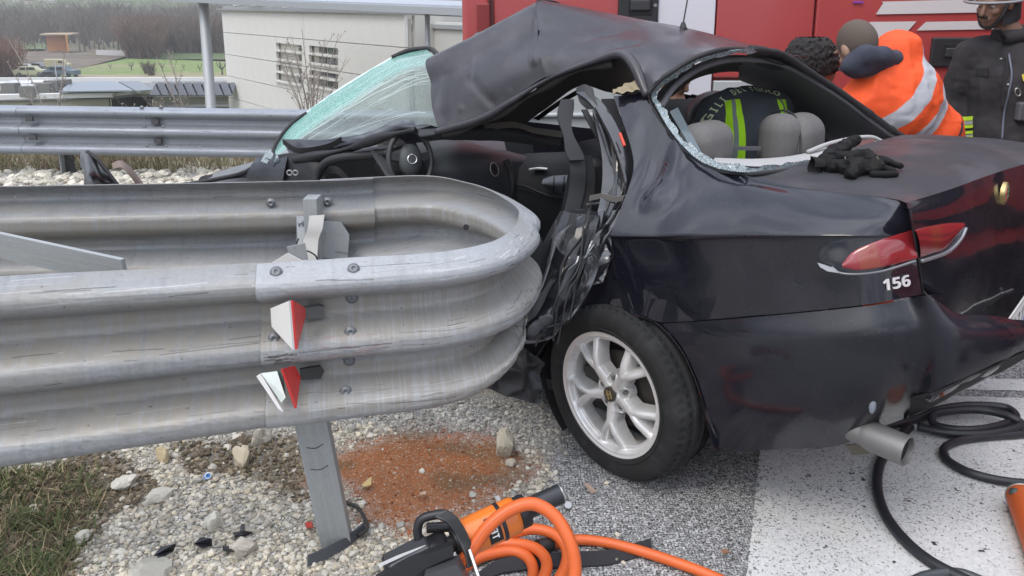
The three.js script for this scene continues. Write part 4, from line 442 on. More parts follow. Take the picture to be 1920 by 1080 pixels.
part(car, 'rear_panel', patch([[CP(-.76, .15, .74), CP(-.78, .87, .72), CP(-.74, 1.58, .72)], [CP(-.72, .15, .5), CP(-.72, .87, .5), CP(-.7, 1.58, .5)], [CP(-.6, .12, .28), CP(-.62, .87, .28), CP(-.6, 1.6, .28)]], 6, 6), darkIn);
part(car, 'boot_lower_edge', patch([[[1736, 553, 2.16], [1800, 548, 2.42], [1862, 528, 2.68], [1930, 512, 2.95]], [[1742, 575, 2.17], [1804, 572, 2.43], [1866, 556, 2.7], [1934, 544, 2.97]], [[1748, 612, 2.2], [1808, 622, 2.45], [1870, 625, 2.72], [1940, 625, 3.0]]].map(r => r.map(Dp)), 8, 6), paint);
part(car, 'tow_eye_cover', new THREE.SphereGeometry(0.016, 14, 10).scale(0.6, 1.6, 0.5).translate(...hitOn([bumper], 1636, 760, () => Lt(1636, 760, .04)).toArray()), std([0.2, 0.22, 0.26], 0.3));
// tail lights: two red lenses meeting at the lid gap, chrome strip below
const redLens = phy(0xffffff, 0.12, 0, { map: tex(512, 256, (u, v) => { const rib = Math.sin(u * 210) > 0.2 ? 1 : 0.84, amb = u > .28 && u < .5 && v > .2 && v < .85 ? 1 : 0, r = 0.26 * rib; return [r, 0.018 + 0.02 * amb, 0.022]; }, true), clearcoat: 1, clearcoatRoughness: 0.05 });
function lens(name, top, bot, meshes, label) {
  const lift = (x, y, o) => hitOn(meshes, x, y, () => Lt(x, y, .15)).addScaledVector(nrmOn(meshes, x, y), o); const n = top.length;
  const rows = [top.map(([x, y]) => lift(x, y, -0.004)), top.map(([x, y], i) => lift(mix(x, bot[i][0], 0.06), mix(y, bot[i][1], 0.06), 0.005)), top.map(([x, y], i) => lift((x + bot[i][0]) / 2, (y + bot[i][1]) / 2, 0.009)), top.map(([x, y], i) => lift(mix(x, bot[i][0], 0.94), mix(y, bot[i][1], 0.94), 0.005)), bot.map(([x, y]) => lift(x, y, -0.004))];
  const g = patch(rows, 8, 5); uvBy(g, () => [0, 0]); const uv = g.attributes.uv, m = (n - 1) * 8 + 1; for (let i = 0; i < uv.count; i++) uv.setXY(i, (i % m) / (m - 1), Math.floor(i / m) / 20); return part(car, name, g, redLens, label); }
const all = [quarter, lid, lidFace];
const tl1 = lens('tail_light', [[1579, 494], [1600, 471], [1640, 453], [1680, 440], [1711, 432]], [[1581, 502], [1610, 507], [1650, 502], [1690, 493], [1719, 484]], [quarter], 'outer half of the left tail light');
const tl2 = lens('tail_light', [[1714, 431], [1745, 423], [1775, 418], [1803, 417]], [[1723, 483], [1748, 475], [1770, 466], [1803, 428]], [lidFace], 'inner half of the left tail light on the boot lid');
part(car, 'light_trim', tube([[1560, 500], [1572, 510], [1600, 514], [1650, 509], [1719, 491]].map(([x, y]) => hitOn(all, x, y, () => Lt(x, y, .1)).addScaledVector(nrmOn(all, x, y), 0.003)), 0.004, 8, 40), std([0.14, 0.14, 0.15], 0.3, 0.5));
part(car, 'light_trim', tube([[1725, 489], [1752, 481], [1778, 470], [1800, 447], [1809, 428]].map(([x, y]) => hitOn(all, x, y, () => Ln(x, y, -.78)).addScaledVector(nrmOn(all, x, y), 0.003)), 0.006, 8, 40), std([0.3, 0.3, 0.32], 0.3, 0.6));
part(car, 'torn_trim', poly([[1533, 492], [1545, 495], [1566, 503], [1572, 511], [1552, 508], [1538, 500]].map(([x, y]) => hitOn(all, x, y, () => Lt(x, y, .0)).addScaledVector(V(-.3, .2, .9), 0.008)), 0.003), std([0.4, 0.41, 0.43], 0.35, 0.3));
// model number badge
{ const c = hitOn([quarter], 1679, 530, () => Lt(1679, 530, .1)), n = nrmOn([quarter], 1679, 530), X = hitOn([quarter], 1704, 525, () => Lt(1704, 525, .1)).sub(hitOn([quarter], 1654, 535, () => Lt(1654, 535, .1))).normalize(), s = hitOn([quarter], 1704, 525, () => c).distanceTo(hitOn([quarter], 1654, 535, () => c));
  const g = txt('156', 0.036, 0.004); g.scale(s / (g.boundingBox.max.x - g.boundingBox.min.x), .84, 1); part(car, 'model_badge', orient(g, c.clone().addScaledVector(n, 0.002), X, n.clone().cross(X)), std([0.72, 0.72, 0.72], 0.25, 0.4), 'silver 156 badge'); }
// round emblem on the boot
{ const c = hitOn([lidFace], 1880, 362, () => Ln(1880, 362, -.83)), n = FWD.clone().negate(); const disc = (r, d, o) => new THREE.CylinderGeometry(r, r, d, 28).rotateX(Math.PI / 2).applyQuaternion(new THREE.Quaternion().setFromUnitVectors(V(0, 0, 1), n)).translate(c.x + n.x * o, c.y, c.z + n.z * o);
  const em = part(car, 'emblem', disc(0.037, 0.012, 0.004), std([0.5, 0.38, 0.16], 0.3, 0.7), 'round gold rimmed emblem'); part(em, 'face', disc(0.029, 0.004, 0.0105), std([0.3, 0.26, 0.17], 0.35, 0.3)); const X = RGT; const cross = (w, h, x, y) => orient(box(w, h, 0.002), c.clone().addScaledVector(n, 0.013).addScaledVector(X, x).add(V(0, y, 0)), X, V(0, 1, 0));
  part(em, 'cross', merge([cross(0.006, 0.04, -0.011, 0), cross(0.018, 0.006, -0.011, 0)]), std([0.45, 0.04, 0.03], 0.4)); part(em, 'snake', tube([[.006, .018], [.014, .01], [.006, .002], [.014, -.006], [.007, -.016]].map(([x, y]) => c.clone().addScaledVector(n, 0.0135).addScaledVector(X, x).add(V(0, y, 0))), 0.0025, 6), std([0.06, 0.16, 0.07], 0.4)); }
// number plate with its blue band, plate lamp strip above
{ const a = Ln(1866, 592, -.885), X = RGT.clone(), n = FWD.clone().negate(); const c = atD(1917, 583, 2.74); const cv = document.createElement('canvas'); cv.width = 512; cv.height = 110; const q = cv.getContext('2d'); q.fillStyle = '#e8e8e4'; q.fillRect(0, 0, 512, 110); q.fillStyle = '#1f55b8'; q.fillRect(466, 0, 46, 110); q.fillRect(0, 0, 40, 110); q.fillStyle = '#16161a'; q.font = 'bold 88px sans-serif'; q.fillText('1 2 1', 260, 88); const t = new THREE.CanvasTexture(cv); t.colorSpace = THREE.SRGBColorSpace;
  const pc = c.clone().addScaledVector(X, -0.2); const pl = part(car, 'number_plate', orient(box(0.52, 0.11, 0.006, 0.002), pc, X, V(0, 1, 0)), std([0.6, 0.6, 0.58], 0.4)); const face = new THREE.PlaneGeometry(0.51, 0.1); part(pl, 'plate_face', orient(face, pc.clone().addScaledVector(n, 0.0045), X, V(0, 1, 0)), std(0xffffff, 0.4, 0, { map: t }));
  part(car, 'plate_recess', bar(Ln(1872, 520, -.83), CP(-.84, 1.36, .73), 0.03, 0.05, V(0, 1, 0), 0.006), rubber); part(car, 'plate_strip', bar(Ln(1870, 545, -.86), CP(-.86, 1.36, .71), 0.02, 0.022, V(0, 1, 0), 0.004), paint); }
// exhaust
{ const e = atD(1701, 846, 2.2), s = e.clone().add(atD(1606, 806, 2.305).sub(atD(1701, 846, 2.2)).normalize().multiplyScalar(.3)), TD = s.clone().sub(e).normalize(); const prof = [[0.038, 0], [0.043, 0.002], [0.043, 0.24], [0.036, 0.3], [0.036, 0.3]]; const q = new THREE.Quaternion().setFromUnitVectors(V(0, 1, 0), s.clone().sub(e).normalize()); const g = new THREE.LatheGeometry([[0.036, 0.16], [0.038, 0.0], [0.0415, -0.002], [0.043, 0.002], [0.043, 0.1], [0.034, 0.13]].map(([a, b]) => new THREE.Vector2(a, b)), 32).applyQuaternion(q).translate(e.x, e.y, e.z);
  const ex = part(car, 'tailpipe', g, std([0.2, 0.195, 0.19], 0.5, 0.5)); part(ex, 'soot', new THREE.CylinderGeometry(0.0368, 0.0368, 0.09, 24).applyQuaternion(q).translate(e.x + TD.x * 0.058, e.y + TD.y * .058, e.z + TD.z * 0.058), std([0.006, 0.006, 0.006], 1)); part(car, 'silencer', orient(new THREE.CapsuleGeometry(0.09, 0.4, 6, 16).rotateZ(Math.PI / 2), CP(-.42, .85, .27), RGT, V(0, 1, 0)), std([0.2, 0.18, 0.16], 0.6, 0.5));
  part(car, 'heat_shield', poly([Lt(1585, 833, .3), Lt(1625, 833, .3), Lt(1630, 850, .3), Lt(1600, 853, .3)], 0.004), std([0.16, 0.14, 0.11], 0.6, 0.4)); }
// roof: buckled upwards along a crease, its front corner crushed down
const roofCols = [
  [[822, 243, 3.52], [811, 205, 3.58], [808, 160, 3.7], [818, 106, 3.85]], [[905, 217, 3.4], [888, 170, 3.44], [885, 118, 3.56], [905, 62, 3.74]], [[1006, 153, 3.22], [998, 112, 3.26], [1000, 62, 3.4], [1011, 5, 3.6]], [[1030, 142, 3.18], [1020, 106, 3.21], [1020, 62, 3.35], [1028, 3, 3.57]],
  [[1110, 112, 3.06], [1108, 86, 3.13], [1115, 56, 3.26], [1130, 23, 3.5]], [[1167, 97, 2.98], [1180, 82, 3.05], [1197, 62, 3.2], [1217, 39, 3.45]], [[1191, 126, 2.92], [1225, 101, 2.95], [1262, 76, 3.08], [1297, 55, 3.42]], [[1204, 155, 2.885], [1246, 122, 2.88], [1302, 94, 2.96], [1352, 74, 3.32]], [[1214, 177, 2.86], [1262, 133, 2.84], [1340, 97, 2.86], [1408, 95, 3.06]]].map(c => c.map(Dp));
const farEdge = [CP(1.45, 1.28, 1.15), CP(1.25, 1.3, 1.34), CP(.96, 1.32, 1.46), CP(.9, 1.32, 1.47), CP(.6, 1.32, 1.45), CP(.35, 1.32, 1.42), CP(.2, 1.32, 1.4), CP(.1, 1.32, 1.39), CP(.02, 1.32, 1.385)];
roofCols.forEach((c, i) => c.push(farEdge[i]));
const crease = (p, a, b, w, amp) => { const ab = b.clone().sub(a), t = clamp(p.clone().sub(a).dot(ab) / ab.lengthSq()), d = p.distanceTo(a.clone().addScaledVector(ab, t)) / w; return d < 1 ? amp * (1 - d) : 0; };
const cz = [[[1014, 30, 3.5], [1008, 115, 3.25],   .035, -.022], [[898, 65, 3.72], [885, 150, 3.5], .02, -.016], [[885, 150, 3.5], [925, 195, 3.36], .03, .012], [[1060, 150, 3.1], [1180, 80, 3.05], .05, .012], [[1205, 160, 2.88], [1260, 65, 3.2], .05, .008], [[845, 150, 3.66], [830, 215, 3.54], .05, .01], [[1225, 150, 2.86], [1240, 165, 2.85], .06, -.02], [[945, 60, 3.7], [1000, 128, 3.27], .03, .008], [[1030, 120, 3.2], [1150, 62, 3.2], .04, .009], [[840, 110, 3.8], [868, 205, 3.48], .025, -.008], [[960, 175, 3.33], [905, 120, 3.55], .03, -.01]].map(([a, b, w, m]) => [Dp(a), Dp(b), w, m]);
const roofGeo = patch(colsToRows(roofCols), 24, 22, p => { let s = 0; for (const [a, b, w, m] of cz) s += crease(p, a, b, w, m); return -s + 0.004 * (fbm(p.x * 7 + 2, p.z * 7 + p.y * 5, 3) - 0.5); });
const roof = part(car, 'roof', thicken(roofGeo, 0.004), paintDusty, 'buckled dusty roof');
part(roof, 'aerial', merge([rod(atD(1281, 55, 3.38), atD(1281, 42, 3.38), 0.018, 0.008, 12), rod(atD(1281, 44, 3.38), atD(1296, -40, 3.42), 0.0035, 0.003, 6)]), rubber);
part(roof, 'roof_rail', tube([[818, 248, 3.51], [905, 222, 3.39], [960, 190, 3.3], [1010, 158, 3.22], [1060, 134, 3.13], [1110, 116, 3.06], [1165, 101, 2.98], [1188, 122, 2.925], [1205, 160, 2.88], [1214, 180, 2.86]].map(Dp), t => 0.014 + 0.006 * Math.sin(t * 9), 8, 90), paintDusty, 'folded roof edge');
part(roof, 'roof_rail', tube([[830, 252, 3.53], [905, 230, 3.43], [960, 200, 3.34], [1010, 170, 3.27], [1060, 142, 3.2], [1110, 126, 3.12], [1150, 118, 3.06]].map(Dp), t => 0.013 + 0.007 * Math.sin(t * 21), 8, 90), std([0.045, 0.04, 0.036], 0.6), 'bare edge under the roof skin');
part(roof, 'headliner', patch([[[826, 250, 3.62], [905, 225, 3.55], [1000, 172, 3.42], [1080, 135, 3.3], [1150, 102, 3.1], [1202, 142, 2.94]], [[880, 252, 3.8], [940, 232, 3.75], [1012, 190, 3.65], [1085, 145, 3.5], [1140, 150, 3.4], [1200, 176, 3.15]], [[930, 250, 4.2], [975, 240, 4.2], [1006, 217, 4.2], [1084, 163, 4.1], [1140, 172, 3.8], [1190, 182, 3.4]]].map(r => r.map(Dp)), 8, 8, p => 0.012 * (fbm(p.x * 9, p.y * 9, 3) - 0.5)), headl);
part(roof, 'sun_visor', patch([[[1000, 222, 4.15], [1045, 190, 4.1], [1092, 162, 4.05]], [[1010, 226, 4.1], [1052, 196, 4.05], [1100, 168, 4.0]]].map(r => r.map(Dp)), 5, 4), darkIn);
part(car, 'torn_foam', patch([[[1150, 168, 2.95], [1172, 156, 2.93], [1200, 150, 2.9]], [[1148, 178, 2.92], [1172, 172, 2.9], [1204, 170, 2.87]]].map(r => r.map(Dp)), 10, 8, p => 0.02 * (n3(p.x * 60, p.y * 60, p.z * 60) - 0.5)), fabric([0.3, 0.25, 0.16], 3), 'torn yellowish padding at the pillar top');
// roof underside towards the rear window
part(car, 'headliner', patch([[[1225, 182, 2.9], [1268, 140, 2.9], [1340, 108, 2.93], [1405, 104, 3.1], [1478, 122, 3.28]], [[1240, 188, 3.05], [1280, 150, 3.1], [1345, 125, 3.2], [1405, 122, 3.32], [1470, 134, 3.42]], [[1262, 180, 3.4], [1300, 150, 3.5], [1350, 136, 3.7], [1400, 136, 3.85], [1450, 146, 3.85]]].map(r => r.map(Dp)), 8, 6), std([0.03, 0.028, 0.03], 0.9));
part(car, 'window_trim', tube([[1240, 200, 2.9], [1262, 165, 2.93], [1305, 132, 2.98], [1350, 115, 3.02], [1410, 112, 3.16], [1470, 122, 3.3], [1560, 172, 3.36], [1640, 230, 3.42], [1690, 264, 3.44]].map(Dp), 0.012, 8, 70), greyTrim);
part(car, 'rear_pillar_trim', patch([[[1385, 116, 3.2], [1470, 126, 3.32], [1560, 178, 3.38], [1690, 264, 3.45]], [[1385, 134, 3.6], [1458, 152, 3.62], [1540, 208, 3.6], [1645, 266, 3.54]], [[1385, 150, 4.1], [1445, 176, 4.0], [1505, 230, 3.85], [1565, 268, 3.7]]].map(r => r.map(Dp)), 8, 8), greyTrim, 'grey inner lining of the far rear pillar');
part(car, 'rear_pillar', patch([[[1405, 95, 3.06], [1470, 106, 3.24], [1560, 162, 3.34], [1640, 222, 3.4], [1712, 270, 3.44]], [[1400, 104, 3.09], [1466, 118, 3.28], [1552, 172, 3.37], [1632, 232, 3.43], [1700, 274, 3.45]]].map(r => r.map(Dp)), 10, 4), rubber, 'far rear pillar edge');
part(car, 'window_seal', tube([[1408, 92, 3.05], [1470, 104, 3.23], [1520, 136, 3.3], [1560, 162, 3.34], [1600, 190, 3.37], [1640, 220, 3.4], [1690, 256, 3.43], [1714, 270, 3.44]].map(Dp), t => 0.013 + 0.005 * n2(t * 40, 1), 8, 70), rubber);
part(car, 'window_seal', tube([[1216, 180], [1222, 196], [1250, 238], [1300, 292], [1345, 318], [1396, 326], [1480, 320], [1560, 303]].map(([x, y], i) => Lt(x, y, [.37, .36, .3, .265, .235, .215, .42, .8][i])), 0.008, 8, 70), rubber);
part(car, 'window_seal', tube([[1214, 177, 2.855], [1235, 152, 2.845], [1262, 133, 2.835], [1300, 110, 2.84], [1340, 96, 2.855], [1372, 92, 2.95], [1408, 93, 3.05]].map(Dp), 0.009, 8, 50), rubber);
// crumbled glass left in the frame
const crumbs = phy(0xffffff, 0.25, 0, { map: tex(512, 512, (u, v) => { const [e, t] = cells(u * 0.4, v * 0.4, 0.009), L = 0.1 + 0.34 * t; return e < 0.14 ? [0.03, 0.05, 0.06] : [L * 0.8, L * 0.97, L]; }, true), clearcoat: 1, clearcoatRoughness: 0.1 }); crumbs.map.repeat.set(5, 5);
const shardBand = (pts, w, seed, nm) => { const P = pts; const c = P.map(([x, y, d]) => atD(x, y, d)); const g = grid(120, 4, (u, v) => { const p = spl(c, u), q = spl(c, Math.min(1, u + .01)).sub(spl(c, Math.max(0, u - .01))).normalize(), vw = p.clone().sub(EYE).normalize(), side = vw.clone().cross(q).normalize(); const W = w * 0.72 * (0.5 + 0.6 * n2(u * 22 + seed, 3) + 0.18 * (n2(u * 110, seed) - 0.5)); return p.addScaledVector(side, v * W).addScaledVector(vw, 0.012 * v + 0.006 * (n2(u * 150, v * 4 + seed) - 0.5)); }); part(car, 'glass_remnant', thicken(g, 0.004), crumbs, nm); };
shardBand([[1420, 90, 3.05], [1345, 99, 2.87], [1300, 114, 2.855], [1262, 137, 2.85], [1235, 158, 2.86], [1219, 180, 2.87]], -0.026, 1, 'band of crumbled glass along the window top');
shardBand([[1220, 180, 2.87], [1255, 242, 2.72], [1302, 294, 2.6], [1346, 315, 2.53], [1398, 323, 2.5]], -0.034, 2, 'band of crumbled glass along the pillar');
shardBand([[1345, 316, 2.53], [1400, 323, 2.51], [1480, 317, 2.72], [1560, 301, 2.95], [1630, 283, 3.15]], -0.03, 3, 'band of crumbled glass along the boot');
part(car, 'glass_remnant', poly([atD(1256, 210, 2.8), atD(1270, 203, 2.85), atD(1318, 295, 2.62), atD(1290, 270, 2.66)], 0.004), phy([0.35, 0.42, 0.45], 0.1, 0, { transmission: 0.7, thickness: 0 }), 'standing splinter of rear glass');
// rear shelf with its louvre
const shelfM = std([0.38, 0.375, 0.37], 0.75);
part(car, 'rear_shelf', patch([[[1340, 304, 2.6], [1420, 312, 2.6], [1500, 306, 2.8], [1580, 290, 3.02], [1690, 268, 3.42]], [[1340, 296, 2.78], [1420, 298, 2.8], [1500, 290, 2.98], [1590, 268, 3.2], [1690, 264, 3.46]], [[1350, 297, 2.9], [1420, 300, 2.95], [1500, 292, 3.1], [1580, 270, 3.3], [1680, 266, 3.55]]].map(r => r.map(Dp)), 8, 5), shelfM, 'pale rear shelf');
part(car, 'shelf_louvre', poly([[1553, 272, 3.06], [1637, 262, 3.24], [1640, 272, 3.2], [1612, 277, 3.13], [1560, 286, 3.02]].map(Dp), 0.006), std([0.11, 0.04, 0.035], 0.6), 'reddish louvre');
part(car, 'shelf_frame', tube([[1515, 285, 2.98], [1560, 268, 3.08], [1637, 258, 3.26], [1655, 266, 3.28], [1690, 266, 3.42]].map(Dp), 0.009, 8, 40), shelfM);
part(car, 'window_ledge', tube([[1600, 284, 3.08], [1650, 277, 3.2], [1705, 271, 3.42]].map(Dp), 0.012, 8, 20), rubber);
// seats
function headrest(px, py, d, w, h, t, nm) { const c = atD(px, py, d); const g = new RoundedBoxGeometry(w, h, t, 5, Math.min(t * 0.48, 0.09)); const p = g.attributes.position; for (let i = 0; i < p.count; i++) { const y = p.getY(i) / h + 0.5; p.setX(i, p.getX(i) * (1.06 - 0.2 * y * y * y)); } g.computeVertexNormals(); const hr = part(car, 'headrest', orient(g, c, RGT, V(0, 1, 0)), seatCloth, nm); return hr; }
headrest(1322, 276, 2.95, 0.27, 0.19, 0.14, 'left rear headrest');
const hr2 = headrest(1496, 262, 3.32, 0.27, 0.22, 0.17, 'right rear headrest');
part(hr2, 'side_panel', orient(new RoundedBoxGeometry(.17, .23, .15, 5, .07), atD(1461, 266, 3.24), V(.8, 0, -.6), V(0, 1, 0)), seatCloth);
part(hr2, 'piping', tube([[1446, 213, 3.29], [1470, 207, 3.26], [1490, 217, 3.24], [1499, 240, 3.2], [1501, 275, 3.18], [1499, 302, 3.16]].map(Dp), 0.004, 6, 40), rubber);
const seatBack = (l0, l1, lo, h, nm) => part(car, 'seat_back', orient(box(l1 - l0, h, 0.16, 0.06), CP(lo, (l0 + l1) / 2, 0.35 + h / 2), RGT, V(FWD.x * -0.2, 1, FWD.z * -0.2)), seatDark, nm);
seatBack(.24, 1.5, .12, .62, 'rear seat back'); seatBack(.98, 1.46, 1.02, .6, 'right front seat back');
part(car, 'seat_bar', bar(atD(1368, 278, 3.15), atD(1424, 278, 3.2), 0.02, 0.014, V(0, 1, 0)), greyTrim);
part(car, 'seat_cushion', orient(box(0.5, 0.16, 0.55, 0.06), CP(1.35, .62, .42), RGT, V(0, 1, 0)), fabric([0.12, 0.14, 0.14], 4), 'front seat cushion');
part(car, 'seat_cushion', orient(box(1.2, 0.16, 0.5, 0.06), CP(.42, .87, .42), RGT, V(0, 1, 0)), seatDark);
// floor, far side, dash
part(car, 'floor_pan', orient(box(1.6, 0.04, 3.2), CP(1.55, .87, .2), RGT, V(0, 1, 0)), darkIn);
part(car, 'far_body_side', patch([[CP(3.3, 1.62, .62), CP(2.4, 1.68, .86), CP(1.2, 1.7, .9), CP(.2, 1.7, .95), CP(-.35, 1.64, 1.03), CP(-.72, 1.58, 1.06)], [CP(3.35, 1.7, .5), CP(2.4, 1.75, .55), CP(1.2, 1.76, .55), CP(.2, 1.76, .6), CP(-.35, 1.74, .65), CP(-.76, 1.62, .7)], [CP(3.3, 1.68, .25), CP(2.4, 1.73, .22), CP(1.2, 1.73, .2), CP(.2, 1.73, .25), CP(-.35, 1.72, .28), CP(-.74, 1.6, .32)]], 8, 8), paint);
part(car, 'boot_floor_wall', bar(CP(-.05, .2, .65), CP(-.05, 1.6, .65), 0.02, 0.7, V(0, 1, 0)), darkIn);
const dr = part(car, 'far_door', patch([[[930, 292, 1.5], [1000, 287, 1.5], [1070, 284, 1.5], [1150, 278, 1.5]], [[935, 320, 1.46], [1000, 318, 1.46], [1070, 316, 1.46], [1150, 312, 1.46]], [[940, 380, 1.42], [1000, 385, 1.42], [1070, 388, 1.42], [1150, 385, 1.42]], [[940, 500, 1.44], [1000, 505, 1.44], [1070, 505, 1.44], [1150, 500, 1.44]]].map(r => r.map(Lp)), 6, 6), std([0.024, 0.025, 0.03], 0.6), 'dark trim of the far front door');
part(dr, 'handle_recess', new THREE.SphereGeometry(0.05, 20, 10).scale(1.0, 0.5, 0.2).applyQuaternion(new THREE.Quaternion().setFromUnitVectors(V(1, 0, 0), FWD)).translate(...Lt(1012, 317, 1.45).toArray()), rubber);
part(dr, 'door_handle', tube([[993, 318, 1.43], [1008, 316, 1.425], [1026, 317, 1.43]].map(Lp), 0.008, 8, 16), std([0.75, 0.75, 0.75], 0.25, 0.4));
part(dr, 'armrest', patch([[[1018, 336, 1.41], [1036, 330, 1.41], [1064, 328, 1.41], [1100, 326, 1.41]], [[1016, 345, 1.38], [1036, 346, 1.37], [1064, 346, 1.37], [1100, 345, 1.37]], [[1024, 354, 1.41], [1040, 360, 1.41], [1064, 364, 1.41], [1100, 364, 1.41]]].map(r => r.map(Lp)), 6, 5), std([0.15, 0.155, 0.17], 0.6), 'grey armrest panel');
for (const x of [1039, 1058]) part(dr, 'seam', tube([Lt(x, 331, 1.4), Lt(x - 1, 346, 1.362), Lt(x - 2, 362, 1.4)], 0.003, 6), rubber);
part(dr, 'door_line', tube([[945, 345, 1.42], [985, 350, 1.4], [1030, 368, 1.4], [1110, 378, 1.4]].map(Lp), 0.008, 6), trim);
const dash = part(car, 'dashboard', patch([[[780, 268, 4.05], [850, 262, 4.2], [920, 275, 4.35], [985, 292, 4.45]], [[790, 288, 3.8], [860, 276, 3.9], [925, 290, 4.05], [985, 300, 4.3]], [[800, 318, 3.75], [860, 312, 3.8], [930, 320, 3.98], [965, 330, 4.2]], [[815, 370, 3.8], [870, 368, 3.85], [935, 372, 4.0], [965, 380, 4.2]], [[830, 470, 3.9], [880, 470, 3.95], [940, 470, 4.05], [970, 470, 4.2]]].map(r => r.map(Dp)), 8, 8), std([0.04, 0.045, 0.052], 0.5), 'dark dashboard');
{ const c = hitOn([dash], 925, 318, () => atD(925, 318, 3.95)), n = nrmOn([dash], 925, 318), q = new THREE.Quaternion().setFromUnitVectors(V(0, 0, 1), n); const ring = new THREE.TorusGeometry(0.034, 0.0028, 8, 36).applyQuaternion(q).translate(c.x + n.x * .006, c.y + n.y * .006, c.z + n.z * .006); const vt = part(dash, 'air_vent', new THREE.CylinderGeometry(0.033, 0.028, 0.012, 28).rotateX(Math.PI / 2).applyQuaternion(q).translate(c.x, c.y, c.z), rubber); part(dash, 'vent_ring', ring, std([0.5, 0.5, 0.52], 0.3, 0.5)); }
part(car, 'dash_edge', tube([[948, 300, 3.98], [958, 320, 3.98], [962, 350, 3.98], [958, 372, 4]].map(Dp), 0.018, 8), trim);
part(car, 'dash_top', patch([[[866, 262, 4.3], [905, 258, 4.45], [945, 264, 4.5]], [[868, 276, 4.15], [905, 278, 4.2], [950, 284, 4.3]]].map(r => r.map(Dp)), 6, 4), std([0.08, 0.09, 0.1], 0.5));
{ const c = atD(769, 300, 3.66), n = V(0.42, 0.28, 0.86).normalize(), q = new THREE.Quaternion().setFromUnitVectors(V(0, 0, 1), n); const sw = part(car, 'steering_wheel', new THREE.TorusGeometry(0.135, 0.016, 12, 44).scale(0.75, 1, 1).applyQuaternion(q).translate(c.x, c.y, c.z), std([0.03, 0.031, 0.033], 0.5)); const hub = new THREE.SphereGeometry(0.075, 24, 16).scale(0.75, 1, 0.45).applyQuaternion(q).translate(c.x, c.y, c.z); part(sw, 'hub', hub, std([0.055, 0.06, 0.062], 0.55)); part(sw, 'hub_emblem', new THREE.TorusGeometry(0.021, 0.004, 8, 24).applyQuaternion(q).translate(c.x + n.x * .033, c.y + n.y * .033, c.z + n.z * .033), chrome); const X = V(1, 0, 0).applyQuaternion(q), Y = V(0, 1, 0).applyQuaternion(q); for (const [a, b] of [[-0.1, 0.02], [0.1, 0.02], [0, -0.13]]) part(sw, 'spoke', bar(c.clone(), c.clone().addScaledVector(X, a).addScaledVector(Y, b), 0.04, 0.02, n, 0.006), trimSoft);
  part(car, 'steering_column', rod(c, c.clone().addScaledVector(n, -0.35), 0.06, 0.07, 16), trim); }
part(car, 'column_stalk', bar(atD(702, 282, 3.75), atD(735, 335, 3.6), 0.04, 0.02, V(0, 1, 0.3), 0.008), trimSoft);
// side roof rail and pillar parts hanging in the door opening
part(car, 'roof_side_rail', patch([[[785, 244, 3.56], [860, 236, 3.6], [950, 236, 3.7], [1052, 262, 3.8]], [[786, 256, 3.5], [862, 246, 3.54], [950, 248, 3.64], [1050, 272, 3.76]], [[800, 264, 3.56], [865, 262, 3.6], [950, 266, 3.7], [1046, 280, 3.8]]].map(r => r.map(Dp)), 10, 5, p => 0.012 * (fbm(p.x * 12, p.y * 20, 3) - 0.5)), trimSoft);
part(car, 'roof_side_rail', patch([[[905, 232, 3.62], [965, 228, 3.68], [1000, 238, 3.7], [1056, 246, 3.74]], [[910, 244, 3.6], [968, 240, 3.66], [1002, 250, 3.68], [1054, 258, 3.72]]].map(r => r.map(Dp)), 10, 4, p => 0.01 * (fbm(p.x * 22, p.y * 22, 2) - 0.5)), beige, 'bent bare inner roof rail');
const strip = (name, pts, w, m, up = V(0.7, 0, -0.7), lab) => part(car, name, ribbon(pts.map(Dp), w, up, 0.008), m, lab);
const wide = V(1, 0, -0.25);
strip('pillar_trim', [[1064, 186, 3.0], [1060, 226, 2.96], [1070, 266, 2.92], [1082, 300, 2.9]], t => 0.05 + .012 * Math.sin(t * 9), trim, wide, 'dark trim of the broken door pillar');
strip('pillar_trim', [[1092, 172, 2.98], [1120, 195, 2.94], [1150, 245, 2.88], [1176, 310, 2.82], [1178, 355, 2.8], [1160, 390, 2.78]], t => 0.05 - 0.012 * t, gloss, wide, 'glossy bent pillar cover');
strip('pillar_trim', [[1096, 205, 2.95], [1120, 250, 2.92], [1150, 300, 2.88], [1160, 345, 2.86], [1135, 378, 2.85], [1105, 385, 2.86]], 0.022, trim, wide);
strip('door_pillar', [[1140, 185, 2.99], [1160, 240, 2.93], [1182, 300, 2.86], [1184, 350, 2.84], [1165, 392, 2.83]], 0.05, darkIn, wide);
strip('seat_belt', [[1080, 290, 2.93], [1084, 320, 2.92], [1082, 355, 2.92], [1072, 398, 2.9]], 0.06, rubber, wide, 'black seat belt and its cover');
strip('seat_belt', [[1098, 292, 2.95], [1104, 330, 2.94], [1102, 360, 2.94], [1096, 395, 2.92]], 0.05, darkIn, wide);
part(car, 'belt_guide', new THREE.CapsuleGeometry(0.035, 0.09, 6, 14).rotateZ(0.2).translate(...atD(1118, 335, 3.05).toArray()), rubber);
part(car, 'pillar_top', patch([[[1080, 165, 3.02], [1096, 158, 3.0], [1112, 165, 2.98]], [[1086, 190, 2.98], [1102, 184, 2.96], [1118, 190, 2.94]], [[1100, 205, 2.96], [1112, 205, 2.94], [1124, 205, 2.93]]].map(r => r.map(Dp)), 5, 5), trim);
part(car, 'belt_buckle', bar(atD(1162, 250, 2.84), atD(1171, 274, 2.82), 0.012, 0.01, V(1, 0, 0), 0.002), std([0.55, 0.05, 0.02], 0.4), 'small red catch');
strip('door_seal', [[1118, 200, 2.9], [1150, 262, 2.83], [1172, 330, 2.78], [1172, 370, 2.76], [1155, 400, 2.75]], 0.008, gloss, wide);
